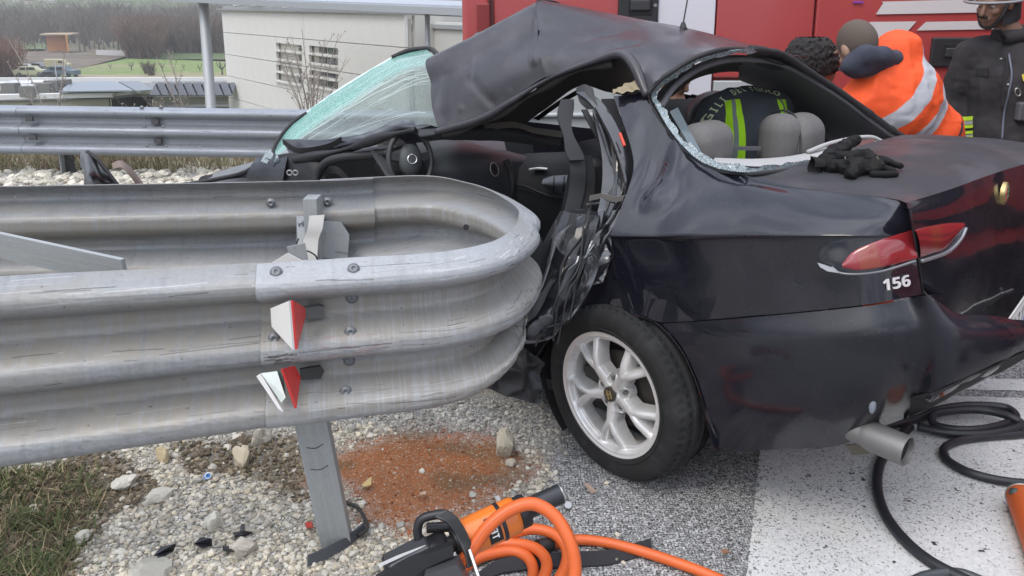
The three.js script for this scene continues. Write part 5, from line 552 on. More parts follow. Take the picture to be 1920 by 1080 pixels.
part(car, 'torn_metal', ribbon([[1105, 372, 2.82], [1130, 368, 2.8], [1152, 374, 2.78], [1175, 370, 2.76]].map(Dp), 0.02, V(0.1, 1, 0.2), 0.003), std([0.25, 0.24, 0.22], 0.35, 0.5), 'torn bright edge');
// crushed sill and pillar foot: crumpled black skin
const crum = (rows, amp, f, m, lab) => part(car, 'crumpled_panel', patch(rows.map(r => r.map(Dp)), 22, 22, p => { const a = n3(p.x * f, p.y * f, p.z * f), b = n3(p.x * f * 2.1 + 9, p.y * f * 2.1, p.z * f * 2.1); return amp * (Math.abs(a - 0.5) * 2.2 + 0.3 * Math.abs(b - 0.5) * 2 - 0.6); }), m, lab);
crum([[[1062, 395, 2.82], [1095, 392, 2.8], [1128, 398, 2.77]], [[1040, 440, 2.76], [1078, 440, 2.72], [1118, 432, 2.71]], [[1020, 500, 2.7], [1055, 505, 2.66], [1095, 490, 2.68]], [[1000, 560, 2.64], [1038, 570, 2.6], [1076, 545, 2.64]], [[972, 600, 2.58], [1010, 622, 2.54], [1046, 598, 2.6]], [[972, 615, 2.56], [1000, 636, 2.54], [1036, 622, 2.58]]], 0.03, 8.5, foil, 'crushed shiny sill and pillar foot');
crum([[[1080, 430, 2.8], [1110, 420, 2.78], [1145, 440, 2.76]], [[1068, 480, 2.78], [1100, 480, 2.74], [1146, 480, 2.72]], [[1050, 540, 2.74], [1090, 540, 2.7], [1130, 530, 2.7]]], 0.03, 14, gloss, 'folded black door edge');
crum([[[940, 640, 2.62], [985, 655, 2.66], [1020, 680, 2.7]], [[915, 690, 2.6], [970, 700, 2.64], [1010, 720, 2.7]], [[890, 725, 2.6], [950, 740, 2.64], [1005, 755, 2.7]]], 0.04, 15, trim, 'broken sill plastic under the barrier');
strip('door_edge', [[1060, 395, 2.84], [1035, 440, 2.8], [1005, 500, 2.74], [985, 545, 2.7]], 0.035, darkIn, wide, 'bent door edge');
for (const [pts, w] of [[[[1128, 395, 2.76], [1118, 430, 2.72], [1090, 460, 2.7], [1075, 500, 2.7], [1080, 545, 2.68]], 0.02], [[[1138, 420, 2.74], [1112, 450, 2.7], [1092, 500, 2.68], [1060, 550, 2.68]], 0.014], [[[1146, 480, 2.72], [1120, 510, 2.7], [1080, 560, 2.68], [1050, 600, 2.66]], 0.03]]) strip('torn_edge', pts, w, gloss, V(0.8, 0.3, 0.3));
seedState = 616; for (let k = 0; k < 12; k++) { const o = rr(-1, 1), d = rr(-.05, .05), P = [[1112 + o * 32 + rr(-8, 8), rr(385, 430), 2.77 + d], [1085 + o * 30 + rr(-14, 14), rr(440, 500), 2.72 + d], [1058 + o * 34 + rr(-14, 14), rr(510, 570), 2.67 + d], [1012 + o * 32 + rr(-10, 10), rr(585, 640), 2.6 + d]], w = rr(.012, .05), g = ribbon(P.map(Dp), t => w * (.5 + n2(t * 7, k * 3)), V(rr(.4, 1), rr(-.5, .5), rr(-.6, .2)), .004); displace(g, p => .008 * (Math.abs(n3(p.x * 22 + k, p.y * 22, p.z * 22) - .5) * 2 - .4)); part(car, 'torn_sheet', g, [trim, darkIn, foil, rubber, gloss][k % 5]); }
for (let k = 0; k < 6; k++) { const q = k / 5, P = [[1118 + q * 50, 205 + q * 40, 2.93 - q * .03], [1140 + q * 38, 300, 2.86], [1132 + q * 34, 385, 2.79], [1098 + q * 36, 450, 2.73], [1066 + q * 40, 530, 2.68], [1020 + q * 40, 610 - q * 10, 2.6]]; part(car, 'torn_sheet', displace(ribbon(P.map(Dp), t => (.03 + .02 * Math.sin(t * 5 + k * 2)) * (1 - .35 * t), [V(1, .1, -.3), V(.9, .3, .2 * (k % 3 - 1)), V(.6, .5, -.5), V(1, 0, .2)], .004), p => .006 * (n3(p.x * 18 + k, p.y * 18, p.z * 18) - .5)), [gloss, trim, paint, gloss, darkIn, gloss][k], k === 0 ? 'long torn panel hanging from the roof to the sill' : undefined); }
for (let k = 0; k < 5; k++) { const x = rr(1040, 1120); part(car, 'loose_wire', tube([[x, rr(390, 450), 2.7], [x - rr(10, 40), rr(470, 520), 2.64], [x - rr(30, 60), rr(540, 600), 2.58], [x - rr(50, 90), rr(600, 650), 2.55]].map(Dp), .0035, 5, 24), rubber); }
for (let k = 0; k < 9; k++) { const y = rr(400, 620), x = 1125 - (y - 400) * .5 + rr(-22, 22); part(car, 'bare_edge', ribbon([[x, y, 2.66], [x - rr(4, 12), y + rr(8, 16), 2.65], [x - rr(6, 22), y + rr(20, 34), 2.65]].map(Dp), rr(.003, .007), V(1, .3, 0), .002), std([.2, .21, .22], .35, .5)); }
part(car, 'sill_fold', tube([[1046, 600, 2.62], [1038, 625, 2.6], [1005, 638, 2.58], [985, 640, 2.57]].map(Dp), 0.009, 8), std([0.14, 0.14, 0.15], 0.3, 0.4));
part(car, 'sill', bar(CP(.55, .12, .3), CP(2.3, .3, .3), 0.18, 0.16, V(0, 1, 0), 0.03), darkIn);
// front left: folded windscreen pillar, wing and bonnet remains
part(car, 'windscreen_pillar', patch([[[530, 262, 4.15], [610, 262, 4.0], [690, 246, 3.8], [745, 228, 3.68], [776, 226, 3.6]], [[545, 292, 4.05], [620, 278, 3.92], [700, 256, 3.72], [750, 240, 3.6], [782, 240, 3.54]], [[575, 312, 4.05], [640, 292, 3.95], [710, 268, 3.75], [755, 252, 3.64], [784, 250, 3.58]]].map(r => r.map(Dp)), 12, 8, p => 0.02 * (fbm(p.x * 9 + 1, p.y * 26, 3) - 0.5)), paint, 'collapsed windscreen pillar');
part(car, 'pillar_fold', tube([[552, 300, 4.0], [640, 282, 3.86], [720, 256, 3.66], [778, 243, 3.54]].map(Dp), t => 0.018 + 0.008 * Math.sin(t * 12), 8, 50), trim);
part(car, 'wiper_cowl', ribbon([[530, 266, 4.08], [560, 282, 4.0], [610, 276, 3.92], [640, 262, 3.88]].map(Dp), 0.03, V(0, 1, .3), 0.006), trim);
part(car, 'hinge_panel', patch([[[520, 290, 4.1], [570, 286, 4.0], [620, 292, 3.95]], [[530, 316, 4.05], [575, 312, 3.95], [605, 320, 3.9]], [[520, 352, 4.05], [570, 352, 3.95], [600, 352, 3.9]]].map(r => r.map(Dp)), 8, 8, p => 0.012 * (fbm(p.x * 14, p.y * 14, 3) - 0.5)), trim);
for (const x of [543, 554]) part(car, 'hinge_hole', new THREE.TorusGeometry(0.012, 0.004, 8, 18).translate(...atD(x, 324, 3.94).toArray()), std([0.3, 0.3, 0.3], 0.4, 0.4));
part(car, 'front_wing', patch([[[480, 296, 4.25], [510, 294, 4.15], [540, 290, 4.05]], [[470, 312, 4.2], [505, 312, 4.1], [535, 312, 4.0]], [[462, 332, 4.2], [500, 336, 4.1], [530, 340, 4.0]], [[470, 352, 4.25], [500, 354, 4.15], [530, 356, 4.05]]].map(r => r.map(Dp)), 8, 6), paint, 'crushed front wing');
part(car, 'bonnet', patch([[[352, 346, 4.75], [410, 322, 4.75], [475, 303, 4.7], [560, 280, 4.8]], [[342, 348, 4.6], [405, 335, 4.6], [452, 325, 4.5], [478, 312, 4.4]], [[350, 356, 4.55], [400, 350, 4.5], [450, 332, 4.42], [482, 318, 4.3]]].map(r => r.map(Dp)), 8, 6), paint, 'edge of the bonnet');
part(car, 'bonnet_edge', tube([[340, 347, 4.58], [405, 336, 4.55], [450, 326, 4.45], [476, 312, 4.3], [484, 300, 4.25]].map(Dp), 0.012, 8, 30), rubber);
part(car, 'front_wing', patch([[[380, 345, 4.4], [430, 336, 4.35], [470, 334, 4.25], [520, 345, 4.2]], [[370, 362, 4.35], [430, 362, 4.3], [475, 362, 4.2], [520, 362, 4.15]]].map(r => r.map(Dp)), 6, 4), paintDusty);
part(car, 'wheel_arch', tube([[590, 352, 3.9], [596, 325, 3.9], [612, 305, 3.88], [640, 296, 3.85], [680, 292, 3.8], [730, 286, 3.7]].map(Dp), 0.022, 8, 30), trim);
part(car, 'arch_liner', patch([[[594, 352, 4.0], [604, 318, 4.0], [630, 312, 3.98], [652, 330, 3.95]], [[600, 360, 3.9], [612, 330, 3.9], [632, 326, 3.88], [650, 345, 3.88]]].map(r => r.map(Dp)), 6, 5), std([0.03, 0.03, 0.034], 0.6));
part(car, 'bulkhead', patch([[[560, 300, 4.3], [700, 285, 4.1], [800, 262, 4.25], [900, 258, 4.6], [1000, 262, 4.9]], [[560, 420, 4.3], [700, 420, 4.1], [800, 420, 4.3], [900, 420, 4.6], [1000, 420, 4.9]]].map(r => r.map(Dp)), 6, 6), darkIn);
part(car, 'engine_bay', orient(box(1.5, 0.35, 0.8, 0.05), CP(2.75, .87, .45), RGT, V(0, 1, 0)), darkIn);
// windscreen: laminated sheet torn loose, crazed green-white
const crazed = (() => { const N = 1024; const lines = []; for (let k = 0; k < 46; k++) { const y0 = rr(-0.1, 1.05), s = rr(-0.16, 0.24), w = rr(0.0008, 0.0022), x0 = rr(-0.2, 0.6), x1 = x0 + rr(0.25, 0.9); lines.push([y0, s, w, x0, x1]); } const info = (u, v) => { const top = sstep(0.44, 0.3, v + 0.07 * (fbm(u * 5, v * 5, 3) - 0.5)); let c = 0; for (const [y0, s, w, x0, x1] of lines) { if (u < x0 || u > x1) continue; const d = Math.abs(v - y0 - s * u - 0.012 * (n2(u * 26 + y0 * 90, y0 * 50) - 0.5)); if (d < w * 3) c = Math.max(c, 1 - d / (w * 3)); } const X = u * 0.9 + 0.02 * n2(u * 20, v * 20), Y = v * 0.5; const [e] = cells(X * 0.55 + Y * 0.5, Y * 1.3 - X * 0.35, 0.02); const [e2, t2] = cells(X, Y, 0.008); const fine = Math.max(e2 < 0.16 ? 1 : 0, 0.35 * t2) * Math.max(top, 0.14 * sstep(0.5, 0.7, fbm(u * 6, v * 6, 3))); const net = (e < 0.05 ? 1 : 0) * 0.75; return [top, clamp(Math.max(c, net * (0.5 + 0.5 * top))), fine, t2]; };
  const map = tex(N, N, (u, v) => { const [top, c, f, t] = info(u, v), deep = sstep(0.75, 1, u) * sstep(0.06, 0.12, v) * sstep(0.42, 0.2, v); let q = [mix(0.46, mix(0.13, 0.045, deep), top), mix(0.54, mix(0.32, 0.2, deep), top), mix(0.49, mix(0.265, 0.14, deep), top)]; const k = clamp(0.52 * c + 0.36 * f * (0.3 + 0.7 * t)); return [mix(q[0], 0.48, k), mix(q[1], 0.6, k), mix(q[2], 0.58, k)]; }, true, false);
  const tr = tex(N, N, (u, v) => { const [top, c, f] = info(u, v), k = clamp(mix(0.86, 0.3, top) - 0.6 * c - 0.5 * f); return [k, k, k]; }, false, false); return { map, tr }; })();
const glassGeo = patch([[[516, 282, 4.35], [556, 226, 4.45], [640, 165, 4.62], [735, 108, 4.75], [800, 92, 4.72]], [[520, 292, 4.2], [575, 245, 4.28], [660, 185, 4.4], [745, 132, 4.46], [816, 112, 4.3]], [[530, 292, 4.12], [600, 262, 4.14], [690, 218, 4.1], [770, 180, 4.04], [812, 165, 3.95]], [[545, 296, 4.1], [620, 274, 4.0], [705, 250, 3.85], [785, 234, 3.7], [826, 240, 3.6]]].map(r => r.map(Dp)), 16, 16, p => 0.012 * (fbm(p.x * 8, p.y * 12, 3) - 0.5));
{ const uv = glassGeo.attributes.uv, W = 4 * 16 + 1, H = 3 * 16; for (let i = 0; i < uv.count; i++) uv.setXY(i, (i % W) / (W - 1), Math.floor(i / W) / H); }
const ws = part(car, 'windscreen', glassGeo, phy(0xffffff, 0.18, 0, { map: crazed.map, transmission: 1, transmissionMap: crazed.tr, thickness: 0 }), 'crazed greenish windscreen hanging loose');
part(ws, 'seal', tube([[526, 300, 4.15], [512, 285, 4.33], [524, 258, 4.38], [556, 224, 4.45], [575, 212, 4.48]].map(Dp), 0.01, 8, 40), rubber); part(ws, 'seal', tube([[735, 108, 4.74], [765, 95, 4.74], [800, 91, 4.72], [818, 100, 4.5], [826, 112, 4.25]].map(Dp), 0.014, 8, 40), rubber);
part(ws, 'seal', tube([[818, 108, 4.2], [812, 140, 4.05], [814, 180, 3.88], [820, 215, 3.7], [830, 240, 3.58]].map(Dp), 0.011, 8, 40), std([0.2, 0.22, 0.26], 0.4));
part(ws, 'edge_crumbs', tube([[556, 226, 4.45], [640, 166, 4.62], [735, 109, 4.75]].map(Dp), 0.008, 6, 60), phy([0.6, 0.75, 0.74], 0.2, 0, { clearcoat: 1 }));
for (const [x, y, s] of [[505, 292, .05], [520, 300, .04], [498, 300, .03]]) part(car, 'glass_remnant', poly([atD(x - 8, y + 4, 4.1), atD(x, y - 12, 4.12), atD(x + 9, y - 2, 4.1), atD(x + 4, y + 8, 4.08)], 0.006), crumbs);
// ---------- wheels ----------
const tyreM = std(0xffffff, 0.85, 0, { map: tex(512, 256, (u, v) => { const L = 0.009 + 0.014 * sstep(0.35, 0.8, fbm(u * 14, v * 8, 4)); return [L, L, L * 1.02]; }, true) });
const alloy = std(0xffffff, 0.34, 0.4, { map: tex(512, 512, (u, v) => { const d = sstep(0.5, 0.8, fbm(u * 9, v * 9, 4)); const L = mix(0.7, 0.5, d * 0.6); return [L, L * 0.99, L * 0.97]; }, true) });
function makeWheel() {       // built about its own centre, axle along +z, outer face towards +z
  const w = new THREE.Group(); w.name = 'wheel'; car.add(w);
  const add = (par, name, g, m) => { const q = new THREE.Mesh(g, m); q.name = name; q.castShadow = q.receiveShadow = true; par.add(q); return q; };
  const R = 0.316, prof = [[.216, -.04], [.214, -.02], [.221, -.004], [.234, .003], [.258, .007], [.281, .003], [.296, -.008], [.305, -.022], [.309, -.03], [.312, -.05], [.314, -.09], [.312, -.15], [.309, -.168], [.304, -.178], [.285, -.19], [.245, -.195], [.215, -.19]].map(([a, b]) => V(a, b, 0));
  const g = grid(180, 110, (u, v) => { const p = spl(prof, v), a = u * 2 * Math.PI; let r = p.x, z = p.y; const out = z > -.03 ? sstep(.292, .308, r) : z < -.168 ? sstep(.29, .305, r) : 1; if (out > 0 && r > .29) { const rib = [-.06, -.1, -.14].some(q => Math.abs(z - q) < 0.005) ? 1 : 0, pitch = u * 60 + (z + .1) * 9, f = pitch - Math.floor(pitch), lug = (z > -.058 || z < -.142) ? (f < 0.22 ? 1 : 0) : (f < 0.12 ? 1 : 0); r -= out * 0.0095 * Math.max(rib, lug); } return V(Math.cos(a) * r, Math.sin(a) * r, z); });
  uvBy(g, p => [Math.atan2(p.y, p.x) * 0.6, Math.hypot(p.x, p.y) * 2 + p.z]); const tyre = add(w, 'tyre', g, tyreM);
  add(tyre, 'sidewall_ring', new THREE.TorusGeometry(0.236, 0.0022, 6, 90).translate(0, 0, 0.0062), tyreM); add(tyre, 'sidewall_ring', new THREE.TorusGeometry(0.272, 0.002, 6, 90).translate(0, 0, 0.004), tyreM);
  // rim face: height field over polar coordinates with five Y spokes, ten openings, five bolt pockets
  const nr = 150, na = 540, Hh = (r, a) => {
    const k5 = ((a / (2 * Math.PI) * 5) % 1 + 1) % 1, ph = (k5 - 0.5) * 2 * Math.PI / 5;   // angle from the middle of a Y spoke
    let base = mix(-0.02, -0.008, sstep(0.03, 0.11, r)) - 0.016 * sstep(0.12, 0.185, r); const X = r * Math.cos(ph), Y = r * Math.sin(ph);
    const eg = (x, y, c, a1, b1, rot = 0) => { const dx = x - c[0], dy = y - c[1], cs = Math.cos(rot), sn = Math.sin(rot); return Math.hypot((dx * cs + dy * sn) / a1, (-dx * sn + dy * cs) / b1) - 1; };
    const seg = (x, y, ax, ay, bx, by) => { const ex = bx - ax, ey = by - ay, t = clamp(((x - ax) * ex + (y - ay) * ey) / (ex * ex + ey * ey)); return [Math.hypot(x - ax - ex * t, y - ay - ey * t), t]; };
    const [d0, t0] = seg(X, Y, .03, 0, .098, 0), [d1, t1] = seg(X, Math.abs(Y), .092, .002, .186, .046), w0 = mix(.024, .018, t0), w1 = mix(.0142, .0165, t1), e0 = d0 / w0, e1 = d1 / w1; const p2 = ph > 0 ? ph - Math.PI / 5 : ph + Math.PI / 5, X2 = r * Math.cos(p2), Y2 = r * Math.sin(p2), e2 = Math.hypot(X2 - .047, Y2) / .0225, e3 = r / .054, e4 = r > .172 ? Math.max(0, 1 - (r - .172) / .012) : 2; const e = Math.min(e0, e1, e2, e3, e4); if (e > 1.02) return { h: base - .05, hole: true }; const sp = Math.min(e0, e1); base += sp < 1 ? .011 * (1 - sp * sp) : 0; base -= .014 * sstep(.72, 1.02, e);
    const pk = eg(X2, Y2, [0.05, 0], 0.0165, 0.0135); if (pk < 0.25) base -= 0.02 * sstep(0.25, -0.15, pk); if (r < 0.03) base = Math.max(base, -0.014); const lip = sstep(0.182, 0.192, r); base = mix(base, -0.004, lip); return { h: base, hole: false }; };
  const pos = [], uv = [], idx = [], hol = []; for (let j = 0; j <= nr; j++) for (let i = 0; i <= na; i++) { const r = mix(0.002, 0.2, j / nr), a = i / na * 2 * Math.PI, q = Hh(r, a); pos.push(Math.cos(a) * r, Math.sin(a) * r, q.h); uv.push(Math.cos(a) * r * 3, Math.sin(a) * r * 3); hol.push(q.hole); }
  for (let j = 0; j < nr; j++) for (let i = 0; i < na; i++) { const a = j * (na + 1) + i, b = a + 1, c = a + na + 1, d = c + 1; if (hol[a] && hol[b] && hol[c] && hol[d]) continue; idx.push(a, c, d, a, d, b); }
  const rg = new THREE.BufferGeometry(); rg.setAttribute('position', new THREE.Float32BufferAttribute(pos, 3)); rg.setAttribute('uv', new THREE.Float32BufferAttribute(uv, 2)); rg.setIndex(idx); rg.computeVertexNormals(); const rim = add(w, 'rim', rg, alloy);
  add(rim, 'barrel', new THREE.LatheGeometry([[.2, -.004], [.206, .001], [.205, -.004], [.196, -.02], [.188, -.06], [.184, -.15], [.2, -.18]].map(([a, b]) => new THREE.Vector2(a, b)), 72).rotateX(Math.PI / 2), alloy);
  const em = new THREE.CylinderGeometry(0.0235, 0.025, 0.008, 28).rotateX(Math.PI / 2).translate(0, 0, -0.008); add(rim, 'centre_cap', em, std([0.07, 0.065, 0.055], 0.4, 0.4)); add(rim, 'cap_cross', merge([box(0.005, 0.03, 0.003).translate(-0.006, 0, -0.0032), box(0.014, 0.005, 0.003).translate(-0.006, 0.001, -0.0028), box(0.005, 0.026, 0.003).translate(0.007, 0, -0.0032)]), std([0.45, 0.35, 0.16], 0.35, 0.5));
  for (let k = 0; k < 5; k++) { const a = (k + 0) / 5 * 2 * Math.PI; add(rim, 'wheel_bolt', new THREE.CylinderGeometry(0.0075, 0.0085, 0.012, 6).rotateX(Math.PI / 2).translate(Math.cos(a) * .05, Math.sin(a) * .05, -0.03), std([0.2, 0.2, 0.2], 0.4, 0.6)); }
  add(w, 'brake_disc', new THREE.CylinderGeometry(0.135, 0.135, 0.012, 48).rotateX(Math.PI / 2).translate(0, 0, -0.085), std([0.06, 0.05, 0.045], 0.6, 0.5)); add(w, 'brake_caliper', new THREE.BoxGeometry(0.07, 0.13, 0.05).translate(-0.12, 0.02, -0.08), std([0.035, 0.033, 0.03], 0.7)); add(w, 'hub_back', new THREE.CylinderGeometry(0.183, 0.183, 0.006, 40).rotateX(Math.PI / 2).translate(0, 0, -0.13), darkIn); return w;
}
{ const wh = makeWheel(), b = worldOff(car), out = RGT.clone().negate(); const put = (o, p, spin, toe, flip) => { o.position.copy(p.sub(b)); o.rotation.order = 'YXZ'; o.rotation.y = Math.atan2(out.x, out.z) + toe + (flip ? Math.PI : 0); o.rotation.z = spin; };
  for (const c of wh.children) if (c.name === 'rim') c.scale.set(1.075, 1.075, 1); put(wh, CP(0.1, -0.028, 0.306), 0.35, -0.15, false); wh.rotation.x = 0.02;
  for (const [lo, la, tw] of [[0.1, 1.75, 1], [2.65, 1.75, 1], [2.55, 0.12, 0]]) { const c = wh.clone(); car.add(c); put(c, CP(lo, la, 0.309), 1 + lo, tw ? 0 : 0.4, !!tw); } }
// ---------- fire engine behind the wreck ----------
{ const Z = -5.7, P = (x, y, o = 0) => { const p = atZ(x, y, Z); p.z += o; return p; }; const t = thing('fire_engine', 'red fire engine with white stripes and recessed door handles behind the car', 'fire engine', V(1.6, 0, -6.8));
  const redT = tex(512, 512, (u, v) => { const k = 0.92 + 0.1 * fbm(u * 5, v * 5, 4); return [0.40 * k, 0.058 * k, 0.056 * k]; }, true); const red = phy(0xffffff, 0.32, 0, { map: redT, clearcoat: 0.8, clearcoatRoughness: 0.12 }), white = phy([0.62, 0.62, 0.66], 0.4, 0, { clearcoat: 0.5 }), film = std([0.58, 0.55, 0.54], 0.5), dark = std([0.018, 0.018, 0.02], 0.55), alu = std([0.45, 0.47, 0.47], 0.5, 0.2);
  const X = (px) => P(px, 60).x, YY = py => P(1200, py).y; const plate = (name, x0, x1, y0, y1, th, m, z = 0, r = 0.012, lab) => part(t, name, box(x1 - x0, y1 - y0, th, Math.min(r, th * .45)).translate((x0 + x1) / 2, (y0 + y1) / 2, Z + z - th / 2), m, lab);
  const xl = X(872), x1 = X(924), x2 = X(1232), x3 = X(1341), x4 = X(1526), xr = X(2050), lo = 1.12, hi = 3.0;
  part(t, 'body', box(xr - xl + 1.2, hi - 0.55, 2.2, 0.08).translate((xl + xr + 1.2) / 2, (hi + .55) / 2, Z - 1.16), red);
  plate('corner_post', xl - .02, x1 - .012, 0.7, hi, 0.09, red, 0.02, 0.04); plate('locker_panel', x1 + .006, x2 - .006, lo + .02, hi, 0.05, red, 0.0, 0.015); plate('white_band', x2, x3 - .006, 0.62, hi, 0.05, white, 0.004, 0.01, 'white vertical band'); plate('door_panel', x3 + .006, x4 - .009, lo - .02, hi, 0.05, red, 0.002); plate('door_panel', x4 + .009, xr, 0.78, hi, 0.05, red, 0.0); 
  plate('lower_locker', x1, x2 - .01, 0.35, lo - .01, 0.05, alu, -.01, 0.01, 'pale aluminium lower lockers'); plate('lower_locker', x3 + .01, x4 - .03, 0.42, lo - .04, 0.05, alu, 0, 0.01); plate('lower_locker', x1 + .1, x2 - .05, lo - .3, lo - .27, .06, alu, .02);
  part(t, 'corner_recess', box(0.09, 0.2, 0.04, 0.012).translate(X(907), YY(34), Z + 0.035), std([0.2, 0.02, 0.02], 0.5)); part(t, 'edge_trim', rod(V(x1 - .02, .7, Z + .02), V(x1 - .02, hi, Z + .02), 0.006, 0.006, 8), dark);
  for (const [x, y, w, h] of [[1196, 10, 72, 62], [1786, 98, 84, 54]]) { const c = P(x, y), W = w / FOC * 5.75, H = h / FOC * 5.75; const hd = part(t, 'door_handle', box(W, H, 0.03, 0.014).translate(c.x, c.y, Z + 0.012), dark, 'black recessed handle'); part(hd, 'recess', box(W * .62, H * .6, 0.02, 0.009).translate(c.x + W * .05, c.y, Z + 0.02), std([0.006, 0.006, 0.007], 0.8)); part(hd, 'grip', box(W * .5, H * .3, 0.02, 0.009).translate(c.x + W * .04, c.y + H * .0, Z + 0.032), std([0.03, 0.03, 0.033], 0.5)); part(hd, 'lock', new THREE.CylinderGeometry(.012, .012, .01, 14).rotateX(Math.PI / 2).translate(c.x + W * .42, c.y, Z + .03), std([0.3, 0.3, 0.3], .3, .6)); }
  const st = px => part(t, 'stripe', poly(px.map(([x, y]) => P(x, y, 0.008)), 0.003), film, 'white slanted stripe'); st([[1655, 6], [1652, 3], [1900, -3], [1900, 22], [1641, 27]]); st([[1630, 41], [1717, 40], [1673, 90], [1600, 90]]); st([[1735, 41], [1900, 38], [1900, 54], [1718, 57]]);
  part(t, 'purple_light', box(0.07, 0.012, 0.01).translate(...P(1608, 4, .01).toArray()), std([0.25, 0.06, 0.4], 0.3));
  for (const x of [xl + .9, xr - .3]) { part(t, 'wheel', new THREE.CylinderGeometry(.48, .48, .3, 40).rotateX(Math.PI / 2).translate(x, .48, Z - .2), rubber0); part(t, 'wheel', new THREE.CylinderGeometry(.48, .48, .3, 40).rotateX(Math.PI / 2).translate(x, .48, Z - 2.1), rubber0); } part(t, 'chassis', box(xr - xl, .25, 1.6).translate((xl + xr) / 2, .55, Z - 1.15), dark); part(t, 'roof_locker', box(xr - xl - .2, .12, 2, .03).translate((xl + xr) / 2, hi + .06, Z - 1.16), alu); }

// ---------- people ----------
const skinM = std([0.32, 0.19, 0.13], 0.55), skinDark = std([0.22, 0.125, 0.085], 0.55), hairM = std([0.016, 0.013, 0.012], 0.75);
const clothTex = (c, c2, seed, f = 5) => tex(512, 512, (u, v) => { const k = fbm(u * f + seed, v * f, 4), w = 0.86 + 0.14 * hash2(Math.floor(u * 256), Math.floor(v * 256)) + 0.1 * (n2(u * 60 + seed, v * 60) - .5); return c.map((q, i) => mix(q, c2[i], sstep(0.35, 0.7, k)) * w); }, true);
const folds = (p, a, f) => a * (Math.abs(n3(p.x * f, p.y * f * 0.6, p.z * f) - 0.5) * 2 - 0.5);
function bounds(pts, pad) { const lo = V(1e9, 1e9, 1e9), hi = V(-1e9, -1e9, -1e9); for (const p of pts) { lo.min(p); hi.max(p); } return [lo.addScalar(-pad), hi.addScalar(pad)]; }
function hand(wrist, dir, palmN, s, m, parent) {      // a slightly curled hand: palm, four unequal fingers with a bend, thumb from the side
  const d = dir.clone().normalize(), n = palmN.clone().addScaledVector(d, -palmN.dot(d)).normalize(), x = d.clone().cross(n), K = [], at = (a, b, c) => wrist.clone().addScaledVector(d, a * s).addScaledVector(x, b * s).addScaledVector(n, c * s), pts = [];
  K.push(cap(at(0, 0, 0), at(.03, 0, 0), .027 * s, .03 * s)); for (const b of [-.03, -.01, .01, .03]) K.push(cap(at(.03, b * .7, 0), at(.085, b, 0), .016 * s, .0125 * s)); const palm = smin(K, .012 * s), F = [palm];
  [[-.031, .052], [-.0105, .064], [.0105, .07], [.031, .06]].forEach(([b, l]) => { const k0 = at(.088, b, 0), k1 = at(.088 + l * .5, b * 1.04, .012), k2 = at(.088 + l * .85, b * 1.04, .034); F.push(smin([cap(k0, k1, .0102 * s, .0092 * s), cap(k1, k2, .0092 * s, .0075 * s)], .004)); pts.push(k2); });
  const t0 = at(.02, .026, .006), t1 = at(.055, .055, .016), t2 = at(.085, .062, .03); F.push(smin([cap(t0, t1, .014 * s, .0115 * s), cap(t1, t2, .0115 * s, .009 * s)], .006)); pts.push(t1, t2, wrist); const [lo, hi] = bounds(pts, .05 * s); return part(parent, 'hand', skin(smin(F, .004 * s), lo, hi, .0042 * s), m); }
function limb(a, b, c, r) { return [cap(a, b, r[0], r[1]), cap(b, c, r[1], r[2])]; }
function head(c, face, upv, s, opts, parent) {         // skull, jaw, nose, brow, ears, mouth; eyes as parts
  const f = face.clone().normalize(), x = f.clone().cross(upv).normalize(), u = x.clone().cross(f).normalize(), at = (a, b, d) => c.clone().addScaledVector(x, a * s).addScaledVector(u, b * s).addScaledVector(f, d * s), ax = [x, u, f];
  const K = [ell(at(0, .025, -.012), [.076 * s, .098 * s, .097 * s], ax), ell(at(0, -.045, .03), [.056 * s, .065 * s, .06 * s], ax), ell(at(0, -.088, .058), [.03 * s, .024 * s, .026 * s], ax), cap(at(0, .012, .086), at(0, -.028, .108), .009 * s, .0145 * s), ell(at(0, .03, .078), [.06 * s, .012 * s, .014 * s], ax), ell(at(-.038, -.022, .062), [.022 * s, .018 * s, .018 * s], ax), ell(at(.038, -.022, .062), [.022 * s, .018 * s, .018 * s], ax), ell(at(0, -.057, .086), [.026 * s, .007 * s, .01 * s], ax), ell(at(0, -.069, .083), [.022 * s, .007 * s, .01 * s], ax)];
  const ears = [-1, 1].map(q => ell(at(q * .079, -.005, -.012), [.012 * s, .031 * s, .02 * s], ax)), F = smin([...K, ...ears], .014 * s), G = opts.neck ? smin([F, cap(at(0, -.06, -.03), opts.neck, .055 * s, .06 * s)], .02 * s) : F; const [lo, hi] = bounds([c, ...(opts.neck ? [opts.neck] : [])], .145 * s);
  const h = part(parent, 'head', skin((X, Y, Z) => G(X, Y, Z), lo, hi, .0055 * s), opts.skin); for (const q of [-1, 1]) { const e = part(h, 'eye', new THREE.SphereGeometry(.0125 * s, 16, 12).translate(...at(q * .033, .008, .0685).toArray()), std([0.42, 0.4, 0.38], 0.4)); part(h, 'iris', new THREE.SphereGeometry(.0062 * s, 12, 10).translate(...at(q * .033, .005, .0765).toArray()), std([0.02, 0.014, 0.01], 0.2)); }
  if (opts.hair) { const t = opts.hairT || .006, B = ell(at(0, .028, -.018), [.078 * s + t, .1 * s + t, .098 * s + t], ax), hm = part(h, 'hair', skin((X, Y, Z) => { const v = V(X, Y, Z).sub(c), a = v.dot(f) / s, b = v.dot(u) / s; const cut = Math.max((a - .045 - .3 * (b - .06)) , (-.045 - b - .6 * Math.max(0, -a) + .0)) * s; return Math.max(B(X, Y, Z) + (opts.curl || 0) * (n3(X * 90, Y * 90, Z * 90) - .5), cut); }, lo, hi, .005 * s), opts.hair); }
  return { h, at, ax }; }

